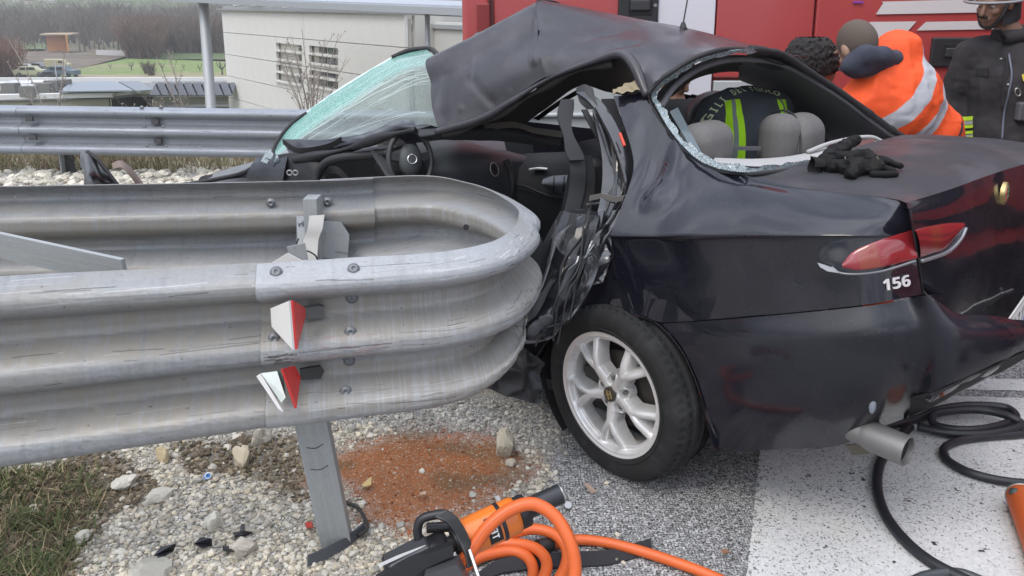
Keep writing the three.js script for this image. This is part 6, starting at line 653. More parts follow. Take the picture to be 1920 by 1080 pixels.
// a rescuer in orange, bent over the far side of the car
{ const hip = atD(1750, 266, 3.86), chest = atD(1658, 160, 3.7), sh = atD(1628, 150, 3.7); const t = thing('person', 'person in an orange high visibility jacket with grey bands bending over the car', 'person', V(hip.x + .05, 0, hip.z)); const ax = chest.clone().sub(hip).normalize(), side = V(0.9, .25, -.32); side.addScaledVector(ax, -side.dot(ax)).normalize(); const back = side.clone().cross(ax).normalize(); if (back.z < 0) back.negate(); const at = (a, b, c) => hip.clone().addScaledVector(ax, a).addScaledVector(side, b).addScaledVector(back, c);
  const legs = []; for (const q of [-1, 1]) { const h = at(-.05, q * .1, -.06), k = V(h.x - .02, .52, h.z + .04 * q), a = V(h.x + .08 + .12 * q, .09, h.z + .12 * q); legs.push(...limb(h, k, a, [.098, .068, .05]), cap(a.clone().add(V(0, -.03, 0)), a.clone().add(V(-.16, -.045, -.1)), .045, .04)); } const [l0, h0] = bounds([hip, V(hip.x + .25, 0.02, hip.z + .25), V(hip.x - .25, 0.02, hip.z - .25)], .15);
  const body = part(t, 'body', skin(smin([...legs, ell(at(-.02, 0, -.05), [.17, .16, .15], [side, ax, back])], .05), l0, h0, .014), std(0xffffff, .9, 0, { map: clothTex([0.62, 0.07, 0.012], [0.7, 0.095, 0.016], 3) }));
  const L = chest.distanceTo(hip) + .06, K = [ell(at(.04, 0, -.02), [.18, .17, .14], [side, ax, back]), ell(at(L * .6, 0, -.02), [.215, .22, .17], [side, ax, back]), cap(at(L * .92, -.15, -.03), at(L * .92, .15, -.03), .1, .1)]; const arms = []; for (const q of [-1, 1]) arms.push(...limb(at(L * .88, q * .19, -.05), at(L * .72, q * .22, -.28), at(L * .8, q * .17, -.5), [.09, .07, .055]));
  const jf = smin([...K, ...arms], .05), [l1, h1] = bounds([at(0, .3, -.55), at(L, .3, -.55), at(-.1, -.3, -.3), at(L + .15, .3, -.55), at(-.1, .3, .15), at(L + .1, -.3, .15), at(0, 0, -.55), at(L, -.3, -.6)], .08); const jg = skin((x, y, z) => Math.max(jf(x, y, z) + folds(V(x, y, z), .022, 12) + folds(V(z, x, y), .008, 34), -((x - hip.x) * ax.x + (y - hip.y) * ax.y + (z - hip.z) * ax.z) - .055), l1, h1, .011);
  const N = 512, img = tex(N, N, (u, v) => { const w = 0.9 + .12 * fbm(u * 14, v * 14, 3), b = (a, c) => sstep(a - .004, a + .004, v) * sstep(c + .004, c - .004, v); const band = Math.max(b(.3, .42), b(.54, .66)); const hemL = b(.1, .13), tape = std => std; let c = [0.78 * w, 0.085 * w, 0.012 * w]; c = c.map((q, i) => mix(q, [0.42, 0.43, 0.46][i] * (0.92 + .1 * n2(u * 200, v * 200)), band)); return c.map((q, i) => mix(q, [0.03, 0.03, 0.05][i], hemL)); }, true, false);
  uvBy(jg, p => { const q = p.clone().sub(hip), s = q.dot(ax), a = Math.atan2(q.dot(side), q.dot(back) + .15); return [.5 + a / 6.4, clamp((s + .05) / (L + .2) + .03 * Math.cos(a * 2), .001, .999)]; }); part(body, 'jacket', jg, std(0xffffff, .75, 0, { map: img }), 'orange jacket with two grey reflective bands');
  part(body, 'strap', tube([at(-.1, .02, .1), at(-.03, .03, .115), at(.0, .03, .125)], .012, 8), std([0.75, 0.085, 0.02], .8));
  const collar = part(body, 'hood', skin((f => (x, y, z) => f(x, y, z) + folds(V(x, y, z), .006, 30))(smin([cap(atD(1590, 124, 3.6), atD(1622, 103, 3.57), .03, .045), cap(atD(1622, 103, 3.57), atD(1655, 104, 3.58), .036, .034), cap(atD(1655, 104, 3.58), atD(1696, 110, 3.68), .034, .016), cap(atD(1636, 110, 3.6), atD(1660, 118, 3.6), .03, .018), cap(atD(1606, 122, 3.62), atD(1670, 114, 3.68), .06, .055)], .025)), atD(1638, 108, 3.64).addScalar(-.26), atD(1638, 108, 3.64).addScalar(.26), .008), std(0xffffff, .95, 0, { map: clothTex([0.035, 0.04, 0.06], [0.055, 0.06, 0.085], 8) }), 'dark blue hood');
  const hc = atD(1607, 92, 3.68); head(hc, V(-.22, -.5, -.85), V(-.25, .85, -.35), 1.0, { skin: std([0.3, 0.18, 0.125], .6), neck: at(L + .02, 0, -.02), hair: std(0xffffff, .9, 0, { map: clothTex([0.12, 0.092, 0.072], [0.075, 0.06, 0.048], 2, 30) }), hairT: .002 }, body); for (const q of [-1, 1]) hand(at(L * .8, q * .17, -.5), V(-.4, -.6, -.3), V(0, -.4, 1), 1, skinM, body); }
// dark haired person low behind the roof
{ const c = atD(1522, 128, 3.95), t = thing('person', 'dark haired person crouching behind the car roof, only the hair in view', 'person', V(c.x, 0, c.z)); const sh = c.clone().add(V(-.02, -.27, -.05)), pel = V(c.x + .1, .5, c.z - .32); const K = [cap(sh.clone().add(V(-.15, 0, .08)), sh.clone().add(V(.15, 0, -.08)), .085, .085), cap(sh.clone().add(V(0, -.08, 0)), pel, .16, .17)]; for (const q of [-1, 1]) { K.push(...limb(pel.clone().add(V(q * .1, 0, -q * .04)), V(pel.x + q * .14 - .1, .5, pel.z + .28), V(pel.x + q * .14 + .05, .08, pel.z + .15), [.095, .065, .05]), ...limb(sh.clone().add(V(q * .18, -.01, -q * .1)), sh.clone().add(V(q * .22 - .05, -.28, .05)), sh.clone().add(V(q * .1 - .15, -.32, .2)), [.06, .048, .036])); } const [l, h] = bounds([c, pel, V(c.x + .3, 0.03, c.z + .3), V(c.x - .4, 0, c.z - .3)], .2); const b = part(t, 'body', skin(smin(K, .05), l, h, .016), std([0.03, 0.03, 0.035], .9)); head(c, V(-.5, -.45, .1), V(-.3, .9, 0), 1.02, { skin: skinM, neck: sh.clone().add(V(0, .03, 0)), hair: std(0xffffff, .85, 0, { map: clothTex([0.012, 0.01, 0.01], [0.022, 0.018, 0.017], 4, 24) }), hairT: .035, curl: .02 }, b); for (const q of [-1, 1]) hand(sh.clone().add(V(q * .1 - .15, -.32, .2)), V(-.5, -.5, .4), V(0, -.6, -.5), 1, skinM, b); }
// firefighter kneeling inside, seen through the rear window from behind
{ const c = atD(1418, 246, 3.55), t = thing('person', 'firefighter in a dark jacket with yellow bands, back turned, seen through the rear window', 'person', V(c.x, 0, c.z)); const up = V(-.12, .86, -.5).normalize(), side = V(.93, .02, -.3); side.addScaledVector(up, -side.dot(up)).normalize(); const back = side.clone().cross(up).normalize(); if (back.z < 0) back.negate(); const at = (a, b, d) => c.clone().addScaledVector(side, a).addScaledVector(up, b).addScaledVector(back, d);
  const K = [ell(at(0, -.03, -.02), [.175, .235, .125], [side, up, back]), cap(at(-.11, .12, -.03), at(.12, .12, -.03), .085, .085), ell(at(0, -.28, -.02), [.18, .18, .14], [side, up, back])], arms = []; for (const q of [-1, 1]) arms.push(...limb(at(q * .17, .1, -.05), at(q * .22, -.08, -.22), at(q * .15, -.07, -.46), [.072, .058, .046])); const pel = at(0, -.36, -.02), legs = []; for (const q of [-1, 1]) { const k = pel.clone().addScaledVector(side, q * .14).add(V(0, -.3, -.22)); k.y = Math.max(.3, k.y); legs.push(...limb(pel.clone().addScaledVector(side, q * .1), k, k.clone().add(V(.05, -.08, .34)), [.1, .07, .05])); }
  const body = (() => { const f = smin(legs.concat([ell(pel, [.16, .12, .13], [side, up, back])]), .04), [l, h] = bounds([pel, pel.clone().add(V(.3, -.45, .3)), pel.clone().add(V(-.3, -.45, -.4))], .15); return part(t, 'body', skin(f, l, h, .015), std([0.03, 0.032, 0.036], .9)); })();
  const jf = smin([...K, ...arms], .045), [l, h] = bounds([at(-.3, -.42, .14), at(.3, .3, -.55), at(.35, -.4, -.5), at(-.35, .3, .14), at(-.3, 0, -.55)], .06), jg = skin((x, y, z) => jf(x, y, z) + folds(V(x, y, z), .018, 12) + folds(V(z, x, y), .006, 34), l, h, .01);
  const cv = document.createElement('canvas'); cv.width = 1024; cv.height = 1024; const q = cv.getContext('2d'); q.fillStyle = '#41474d'; q.fillRect(0, 0, 1024, 1024); for (let i = 0; i < 6000; i++) { q.fillStyle = hash2(i, 3) > .5 ? 'rgba(72,78,84,.5)' : 'rgba(52,57,63,.5)'; q.fillRect(hash2(i, 1) * 1024, hash2(i, 2) * 1024, 6, 6); }
  for (const [x, k] of [[190, 1], [680, 1]]) { q.save(); q.transform(1, 0, x < 500 ? -.12 : .1, 1, x, 262); q.fillStyle = '#b4f01e'; q.fillRect(0, 0, 130, 640); q.fillStyle = '#7f8b86'; q.fillRect(48, 0, 34, 640); q.restore(); }
  q.fillStyle = '#cfe0b4'; q.font = 'bold 84px sans-serif'; q.textAlign = 'center'; const word = 'VIGILI DEL FUOCO'; [...word].forEach((ch, i) => { const a = (i - 11) * .1; q.save(); q.translate(520 + Math.sin(a) * 560, 715 - Math.cos(a) * 540); q.rotate(a); q.fillText(ch, 0, 0); q.restore(); });
  const ct = new THREE.CanvasTexture(cv); ct.colorSpace = THREE.SRGBColorSpace; uvBy(jg, p => { const v = p.clone().sub(c); return [clamp(.5 + v.dot(side) / .5 * 1.0, .002, .998), clamp(.52 + v.dot(up) / .56, .002, .998)]; }); part(body, 'jacket', jg, std(0xffffff, .85, 0, { map: ct }), 'dark jacket with yellow bands and lettering across the shoulders'); head(at(-.02, .17, -.27), V(-.2, -.75, -.6), V(0, .6, -.7), 1, { skin: skinM, neck: at(0, .14, -.08), hair: hairM }, body); part(body, 'helmet', new THREE.SphereGeometry(.135, 28, 16, 0, 6.3, 0, 1.7).translate(...at(-.02, .18, -.28).toArray()), std([0.03, 0.03, 0.032], .4)); for (const s of [-1, 1]) hand(at(s * .16, -.05, -.46), V(-.1, -.3, -.9), V(0, -1, 0), 1, rubber, body); }
// another rescuer's dark sleeve left of him
{ const c = atD(1262, 250, 4.35), t = thing('person', 'person in a black jacket leaning in at the left of the rear window opening', 'person', V(c.x, 0, c.z)); const K = [ell(c, [.2, .26, .17]), cap(c.clone().add(V(-.1, .1, 0)), c.clone().add(V(.12, .12, 0)), .1, .1), ...limb(c.clone().add(V(.16, .12, .03)), c.clone().add(V(.22, -.12, .1)), c.clone().add(V(.28, -.25, .22)), [.075, .06, .048]), ...limb(c.clone().add(V(-.18, .12, 0)), c.clone().add(V(-.22, -.16, .1)), c.clone().add(V(-.08, -.28, .22)), [.075, .06, .048])]; const pel = c.clone().add(V(.02, -.3, -.2)); K.push(cap(c.clone().add(V(0, -.1, 0)), pel, .16, .15)); for (const q of [-1, 1]) K.push(...limb(pel.clone().add(V(q * .1, 0, 0)), V(pel.x + q * .12, .5, pel.z + .06), V(pel.x + q * .13, .08, pel.z - .12), [.1, .07, .055])); const [l, h] = bounds([c, pel, V(c.x + .3, 0.02, c.z + .2), V(c.x - .3, 0.02, c.z - .3)], .2), b = part(t, 'body', skin((x, y, z) => smin(K, .05)(x, y, z), l, h, .017), std([0.016, 0.016, 0.019], .9)); head(c.clone().add(V(.0, .33, .02)), V(.4, -.5, .5), V(0, 1, .2), .98, { skin: skinM, neck: c.clone().add(V(0, .17, 0)), hair: hairM }, b); hand(c.clone().add(V(.28, -.25, .22)), V(.2, -.6, .6), V(-.6, -.2, 0), 1, rubber, b); hand(c.clone().add(V(-.08, -.28, .22)), V(.2, -.6, .6), V(.6, -.2, 0), 1, rubber, b); }
// firefighter standing at the right edge
{ const D = 4.35, nk = atD(1890, 62, D), t = thing('person', 'firefighter in a black jacket and helmet standing at the right edge', 'person', V(nk.x + .04, 0, nk.z)); const up = V(0, 1, 0), face = V(-.86, -.3, .42).normalize(), side = V(.8, 0, .6).normalize(), fr = side.clone().cross(up).negate().normalize(); if (fr.z < 0) fr.negate(); const O = V(nk.x + .05, 0, nk.z), at = (a, b, d) => O.clone().addScaledVector(side, a).add(V(0, b, 0)).addScaledVector(fr, d); const sy = nk.y - .09;
  const legs = []; for (const q of [-1, 1]) legs.push(...limb(at(q * .1, .88, 0), at(q * .12, .48, .02), at(q * .12, .09, -.02), [.105, .075, .055]), cap(at(q * .12, .05, -.02), at(q * .14, .045, .15), .05, .042)); const [l0, h0] = bounds([at(-.25, 0, -.1), at(.25, 1, .2), at(-.25, 0, .2), at(.25, 0, -.1)], .12); const body = part(t, 'body', skin(smin([...legs, ell(at(0, .92, 0), [.17, .15, .13], [side, up, fr])], .05), l0, h0, .014), std([0.02, 0.02, 0.024], .9));
  const K = [ell(at(0, sy - .2, 0), [.21, .26, .15], [side, up, fr]), ell(at(0, sy - .48, 0), [.215, .22, .16], [side, up, fr]), cap(at(0, sy - .5, 0), at(0, .82, 0), .17, .185), cap(at(-.15, sy - .02, 0), at(.15, sy - .02, 0), .085, .085)]; for (const q of [-1, 1]) K.push(...limb(at(q * .21, sy - .04, 0), at(q * .27, sy - .32, -.02), at(q * .245, sy - .58, .06), [.082, .07, .056])); const jf = smin(K, .04), [l, h] = bounds([at(-.4, .72, -.25), at(.4, sy + .12, .25), at(-.4, .72, .25), at(.4, .8, -.25)], .08); const jg = skin((x, y, z) => Math.max(jf(x, y, z) + folds(V(x, y, z), .024, 9) + folds(V(z, x, y), .008, 28), .78 - y), l, h, .011); uvBy(jg, p => [p.x * 2, p.y * 2]); const jm = std(0xffffff, .85, 0, { map: clothTex([0.02, 0.018, 0.02], [0.034, 0.03, 0.033], 6) }); part(body, 'jacket', jg, jm, 'black jacket'); const onJ = (x, y) => hitOn([body.children[0]], x, y, () => atD(x, y, D - .2));
  const P2 = (px, o, th, nm, m, lab) => part(body, nm, poly(px.map(([x, y]) => onJ(x, y).add(V(-.2 * o, 0, o))), th), m, lab); P2([[1829, 127], [1852, 127], [1852, 143], [1829, 142]], .012, .004, 'patch', std([0.008, 0.008, 0.009], .6)); const hiv = std([0.5, 0.72, 0.03], .6), grey = std([0.32, 0.33, 0.33], .5);
  for (const [a, b, m] of [[218, 226, hiv], [226, 233, grey], [233, 239, hiv], [244, 250, hiv], [250, 254, grey], [254, 260, hiv]]) part(body, 'sleeve_band', ribbon([[1803, a + 4], [1812, a + 4], [1824, a + 3]].map(([x, y]) => onJ(x, y).add(V(-.01, 0, .014))), (b - a) / FOC * D * .98, V(0, 1, 0), .003), m); P2([[1903, 300], [1925, 298], [1925, 288], [1912, 292]], .012, .004, 'hem_band', hiv); P2([[1914, 140], [1925, 134], [1925, 152], [1917, 152]], .012, .004, 'tag', std([0.6, 0.5, 0.03], .6));
  part(body, 'zip', tube([[1888, 70], [1892, 110], [1896, 140], [1890, 175], [1882, 210], [1878, 260]].map(([x, y]) => onJ(x, y).add(V(0, 0, .006))), .006, 6, 40), std([0.12, 0.13, 0.17], .5, .3)); part(body, 'flap', ribbon([[1870, 55], [1884, 80], [1890, 115], [1884, 150], [1882, 200]].map(([x, y]) => onJ(x, y).add(V(0, 0, .006))), .03, V(1, 0, 0), .006), jm); for (const [x, y] of [[1877, 111], [1890, 159]]) part(body, 'snap', new THREE.SphereGeometry(.009, 10, 8).translate(...onJ(x, y).toArray()), std([0.3, 0.3, 0.3], .3, .7)); part(body, 'carabiner', new THREE.TorusGeometry(.022, .004, 8, 20).scale(.6, 1, 1).rotateZ(.5).translate(...onJ(1904, 172).add(V(0, 0, .02)).toArray()), std([0.55, 0.55, 0.5], .3, .8)); part(body, 'radio', box(.09, .1, .05, .012).translate(...onJ(1918, 208).add(V(0, 0, .02)).toArray()), std([0.1, 0.1, 0.105], .5));
  part(body, 'collar', skin(smin([cap(at(-.075, sy + .08, .02), at(-.02, sy + .07, .085), .038, .035), cap(at(-.02, sy + .07, .085), at(.075, sy + .09, .03), .035, .04), cap(at(-.075, sy + .08, .0), at(.075, sy + .09, -.03), .05, .05)], .02), at(0, sy + .08, 0).addScalar(-.2), at(0, sy + .08, 0).addScalar(.2), .008), jm);
  const hd = head(atD(1866, 6, D - .04), face, V(.05, 1, .1), 1.0, { skin: skinDark, neck: at(0, sy + .05, 0) }, body); const hc = atD(1868, -14, D - .02); const hel = std([0.2, 0.2, 0.21], .25, .3), hd0 = () => hd.at(0, .02, .016); part(body, 'helmet', new THREE.SphereGeometry(.14, 32, 18, 0, 6.3, 0, 1.62).scale(1, 1.05, 1.12).rotateX(.12).rotateY(-.6).translate(hc.x, hc.y + .03, hc.z), hel); part(body, 'helmet_peak', new THREE.SphereGeometry(.16, 28, 12, -1.1 + Math.PI * .5, 2.2, 1.35, .2).rotateY(-2.2).translate(hc.x - .012, hc.y + .03, hc.z + .02), hel); part(body, 'helmet_brim', new THREE.TorusGeometry(.128, .014, 10, 40).scale(1, 1.12, .55).rotateX(Math.PI / 2 + .1).rotateY(-.7).translate(...hd0().toArray()), std([0.22, 0.22, 0.225], .35)); part(body, 'helmet_flap', thicken(grid(16, 5, (u, v) => { const a = mix(-.5, 2.9, u), r = .105 + .012 * v; const d = face.clone().multiplyScalar(-Math.cos(a - .6)).addScaledVector(side, Math.sin(a - .6)); return hc.clone().addScaledVector(d, r).add(V(0, .02 - v * .17, 0)); }), .006), std([0.018, 0.018, 0.02], .7)); part(body, 'chin_strap', tube([hd.at(-.078, .02, .0), hd.at(-.066, -.055, .045), hd.at(-.02, -.115, .06), hd.at(.03, -.112, .06), hd.at(.07, -.05, .035)], .009, 8), std([0.02, 0.02, 0.022], .6)); part(body, 'moustache', new THREE.CapsuleGeometry(.009, .04, 4, 10).rotateZ(Math.PI / 2).applyQuaternion(new THREE.Quaternion().setFromUnitVectors(V(0, 0, 1), face)).translate(...hd.at(0, -.043, .1).toArray()), std([0.02, 0.016, 0.014], .9)); for (const s of [-1, 1]) hand(at(s * .245, sy - .59, .06), V(0, -1, .15), side.clone().multiplyScalar(-s), 1, skinM, body);
  // two more of the crew stand just past the right edge; the boot's gloss shows them dark
  for (const [x, z, ry, l] of [[2.85, -3.3, 1.1, 'firefighter in black standing beside the boot, past the right edge']]) { const c = t.clone(); c.name = numbered('person'); c.position.set(x, 0, z); c.rotation.y = ry; scene.add(c); tag(c, l); } }
// a red rescue vehicle parked just past the right edge, mirrored dark red in the boot and bumper
{ const t = thing('rescue_van', 'red rescue van parked just past the right picture edge', 'van', V(4.35, 0, -2.55)), S = new THREE.Shape(); [[-2.2, .42], [2.2, .42], [2.2, 1.15], [1.75, 1.25], [1.15, 2.15], [-2.2, 2.2]].forEach(([x, y], i) => i ? S.lineTo(x, y) : S.moveTo(x, y)); const put = g => g.rotateY(-Math.PI / 2).translate(4.35, 0, -2.55); part(t, 'body', put(new THREE.ExtrudeGeometry(S, { depth: 1.8, bevelEnabled: true, bevelSize: .05, bevelThickness: .05, bevelSegments: 3 }).translate(0, 0, -.9)), phy([0.4, 0.058, 0.056], .3, 0, { clearcoat: .8, clearcoatRoughness: .1 })); for (const z of [-.96, .96]) { for (const [x, w] of [[.75, .75], [-.3, 1.1], [-1.5, 1]]) part(t, 'side_window', put(box(w, .6, .03, .01).translate(x, 1.72, z)), std([0.02, 0.022, 0.024], .15)); part(t, 'bumper_strip', put(box(4.3, .14, .04, .015).translate(0, .62, z)), std([0.02, 0.02, 0.02], .6)); for (const x of [-1.4, 1.4]) part(t, 'wheel', put(new THREE.CylinderGeometry(.34, .34, .22, 28).rotateX(Math.PI / 2).translate(x, .34, z * .9)), rubber0); } }
// ---------- gloves, hoses, rescue tool ----------
const gloveM = phy(0xffffff, .75, 0, { specularIntensity: .5, map: clothTex([0.004, 0.004, 0.0045], [0.011, 0.01, 0.009], 9, 9) });
{ const S = (x, y, o = 0) => hitOn([lid], x, y, () => atY(x, y, 1.09)).add(V(0, o * .8, 0)); const c = S(1612, 325); const t = thing('work_gloves', 'pair of black work gloves lying crumpled on the boot lid', 'gloves', c.clone());
  const G = (list, k, cell, nm, pad = .05) => { const pts = [], fs = list.map(([a, b, r1, r2]) => { pts.push(a, b); return cap(a, b, r1, r2); }); const [l, h] = bounds(pts, pad); const f = smin(fs, k); const g = skin((x, y, z) => f(x, y, z) + .009 * (Math.abs(n3(x * 46, y * 60, z * 46) - .5) * 2 - .4) + .004 * (n3(x * 150, y * 150, z * 150) - .5), l, h, cell); uvBy(g, p => [p.x * 5, p.z * 5 + p.y * 3]); return part(t, nm, g, gloveM); };
  const A = G([[S(1560, 322, .022), S(1600, 326, .026), .022, .028], [S(1600, 326, .026), S(1640, 326, .026), .028, .026], [S(1595, 334, .014), S(1604, 330, .03), .018, .02]], .014, .0042, 'glove');
  const fl = (a, pts, r) => pts.slice(1).map((p, i) => [pts[i], p, r, r * .92]); part(A, 'finger', (() => { const L = [...fl(0, [S(1636, 332, .012), S(1660, 333, .012), S(1678, 332, .012)], .0115)], f = smin(L.map(q => cap(...q)), .004); const [l, h] = bounds(L.flatMap(q => [q[0], q[1]]), .03); return skin(f, l, h, .0036); })(), gloveM);
  for (const P of [[S(1634, 327, .026), S(1656, 326, .024), S(1674, 328, .016)], [S(1632, 320, .03), S(1652, 318, .032), S(1668, 318, .028), S(1686, 321, .022)], [S(1630, 315, .034), S(1650, 313, .034), S(1668, 315, .026)], [S(1604, 334, .022), S(1596, 338, .022), S(1590, 332, .02)]]) part(A, 'finger', (() => { const L = fl(0, P, .0108), f = smin(L.map(q => cap(...q)), .004), [l, h] = bounds(P, .03); return skin((x, y, z) => f(x, y, z) + .005 * (n3(x * 90, y * 90, z * 90) - .5), l, h, .0036); })(), gloveM);
  const Bg = G([[S(1545, 318, .03), S(1562, 308, .05), .026, .022], [S(1562, 308, .05), S(1584, 298, .06), .022, .018], [S(1584, 298, .06), S(1602, 290, .064), .018, .017], [S(1575, 312, .04), S(1620, 312, .044), .016, .02], [S(1620, 312, .044), S(1650, 320, .03), .02, .015]], .012, .0042, 'glove'); part(Bg, 'cuff', thicken(grid(14, 4, (u, v) => { const a = u * 5.2, c2 = S(1546, 322, .026); return c2.clone().add(V(-.01 - v * .034 + .004 * Math.sin(a * 3), Math.sin(a) * (.024 + .006 * v), Math.cos(a) * .026)); }), .003), gloveM); part(Bg, 'cuff', box(.036, .034, .03, .008).rotateZ(.3).translate(...S(1598, 290, .062).toArray()), std([0.03, 0.03, 0.035], .7)); part(Bg, 'seam', tube([S(1582, 318, .052), S(1586, 326, .046), S(1594, 330, .042), S(1606, 330, .042)], .0022, 6), std([0.11, 0.1, 0.07], .8)); part(Bg, 'seam', tube([S(1618, 308, .062), S(1636, 314, .056), S(1646, 322, .046)], .002, 6), std([0.11, 0.1, 0.07], .8)); }
const G0 = (x, y, h = .015) => atY(x, y, h);
const hoseM = std(0xffffff, .45, 0, { map: tex(512, 64, (u, v) => { const d = sstep(.55, .8, fbm(u * 40, v * 4, 4)), sp = hash2(Math.floor(u * 512), Math.floor(v * 64)) > .985 ? .5 : 1; return [0.62 * (1 - .35 * d) * sp, 0.115 * (1 - .3 * d) * sp, 0.022 * sp]; }, true) });
hoseM.map.repeat.set(1 / .14, .5);
const hoseGeo = (pts, r, seg = 14, st = 0) => { const g = tube(pts, r, seg, st || pts.length * 14); return g; };
{ const r = .0165; // orange twin hose of the rescue tool
  const t = thing('hydraulic_hose', 'orange hydraulic hose looped over the rescue tool and running off along the road', 'hose', G0(1000, 1040, 0)); 
  const H = (x, y, d) => atD(x, y, d); part(t, 'loop', hoseGeo([H(835, 1095, 1.98), H(878, 1040, 1.98), H(917, 986, 1.99), H(958, 955, 2.0), H(1000, 945, 2.0), H(1040, 968, 1.99), H(1068, 1015, 1.97), H(1078, 1060, 1.96), H(1074, 1110, 1.95)], r, 16, 120), hoseM, 'loop rising over the tool');
  part(t, 'coil', hoseGeo([G0(880, 1050, .02), G0(930, 1022, .02), G0(975, 1020, .03), G0(1010, 1032, .04), G0(1025, 1055, .045), G0(1018, 1085, .045), G0(990, 1120, .04)], r, 14, 90), hoseM); part(t, 'coil', hoseGeo([G0(850, 1085, .018), G0(890, 1050, .018), G0(925, 1038, .018), G0(965, 1034, .02), G0(990, 1046, .02), G0(1000, 1070, .02), G0(992, 1100, .02), G0(970, 1130, .02)], r, 14, 90), hoseM);
  part(t, 'coil', hoseGeo([G0(960, 1000, .05), G0(1000, 992, .055), G0(1040, 1002, .055), G0(1062, 1030, .05), G0(1060, 1062, .045), G0(1040, 1100, .04)], r, 14, 90), hoseM);
  part(t, 'run', hoseGeo([G0(1030, 1022, .02), G0(1080, 1012, .018), G0(1130, 1016, .018), G0(1190, 1030, .018), G0(1260, 1052, .018), G0(1320, 1074, .018), G0(1390, 1105, .018)], r * .95, 14, 120), hoseM, 'hose running to the right'); part(t, 'coupling', rod(G0(1008, 1026, .03), G0(1034, 1020, .022), .022, .021, 18), std([0.015, 0.015, 0.017], .5)); }
{ // cutter: black head and handle, orange cylinder, black end pipe
  const axA = atD(1052, 925, 2.12), axB = atD(760, 1060, 1.98), d = axB.clone().sub(axA).normalize(), Lx = axA.distanceTo(axB), up = V(0, 1, 0).addScaledVector(d, -d.y).normalize(), sd = d.clone().cross(up).normalize(); const at = (a, b = 0, c = 0) => axA.clone().addScaledVector(d, a).addScaledVector(up, b).addScaledVector(sd, c); const q = new THREE.Quaternion().setFromUnitVectors(V(0, 1, 0), d); const lathe = (pr, seg = 36) => new THREE.LatheGeometry(pr.map(([r, y]) => new THREE.Vector2(r, y)), seg).applyQuaternion(q).translate(axA.x, axA.y, axA.z);
  const t = thing('rescue_tool', 'orange and black hydraulic rescue tool lying in front of the barrier', 'rescue tool', V(axA.x - .1, 0, axA.z)); const blk = std([0.016, 0.016, 0.018], .42), orM = phy(0xffffff, .38, 0, { map: tex(256, 256, (u, v) => { const k = .9 + .15 * fbm(u * 6, v * 6, 4), s = sstep(.72, .85, fbm(u * 20 + 4, v * 5, 3)) * .5; return [0.7 * k * (1 - s), 0.17 * k * (1 - s), 0.015]; }, true), clearcoat: .4 });
  const p1 = Lx * .22, p2 = Lx * .3, p3 = Lx * .66; part(t, 'end_pipe', lathe([[.0, .004], [.021, .004], [.023, 0], [.026, .002], [.0265, p1], [.022, p1 + .01]]), std([0.03, 0.031, 0.034], .35, .2)); const fl = part(t, 'pipe_rim', new THREE.TorusGeometry(.0245, .002, 8, 30).applyQuaternion(new THREE.Quaternion().setFromUnitVectors(V(0, 0, 1), d)).translate(...at(.001).toArray()), std([0.5, 0.5, 0.5], .3, .8));
  part(t, 'collar', lathe([[.026, p1], [.04, p1 + .006], [.042, p1 + .012], [.042, p2 - .004], [.036, p2]]), blk); const cy = part(t, 'cylinder', lathe([[.034, p2 - .004], [.045, p2 + .002], [.047, p2 + .012], [.047, p3 - .02], [.043, p3 - .006], [.03, p3]]), orM, 'orange cylinder'); part(cy, 'ring', lathe([[.0475, p2 + .042], [.0485, p2 + .043], [.0485, p2 + .052], [.0475, p2 + .053]]), blk);
  { const W = EYE.clone().sub(at(p2 + .07)).normalize(), n = W.clone().addScaledVector(d, -W.dot(d)).normalize(), cv = document.createElement('canvas'); cv.width = 128; cv.height = 256; const x = cv.getContext('2d'); x.fillStyle = '#18181a'; x.fillRect(0, 0, 128, 256); x.save(); x.translate(64, 128); x.rotate(-Math.PI / 2); x.fillStyle = '#efefef'; x.font = 'bold 92px sans-serif'; x.textAlign = 'center'; x.textBaseline = 'middle'; x.fillText('TEC', 0, 4); x.restore(); const ct = new THREE.CanvasTexture(cv); ct.colorSpace = THREE.SRGBColorSpace; const e = n.clone().cross(d); const m0 = p2 + .058; const g = grid(12, 2, (u, v) => { const a = mix(-.75, .75, u) + .3; return at(m0 + v * .036).addScaledVector(n, Math.cos(a) * .0482).addScaledVector(e, Math.sin(a) * .0482); }, (u, v) => [v, 1 - u]); part(cy, 'label', g, std(0xffffff, .5, 0, { map: ct }), 'black label with white letters'); }
  part(t, 'rod', lathe([[.02, p3 - .004], [.021, p3 + .06], [.03, p3 + .064], [.03, p3 + .09], [.02, p3 + .1]]), std([0.02, 0.02, 0.02], .4)); 
  // valve block and blades housing
  const bl = (px, th, m, nm, dd = 1.96) => part(t, nm, poly(px.map(([x, y, e]) => atD(x, y, dd + (e || 0))), th), m); const body = part(t, 'housing', bar(at(p3 + .03, -.01), at(p3 + .2, -.012, .01), .085, .075, up, .018), blk); part(body, 'housing_step', bar(at(p3 + .08, .03), at(p3 + .19, .024), .06, .03, up, .01), std([0.04, 0.042, 0.046], .35)); part(body, 'grey_panel', bar(at(p3 + .05, .012, -.044), at(p3 + .15, .006, -.044), .008, .035, up, .003), std([0.09, 0.095, 0.1], .4));
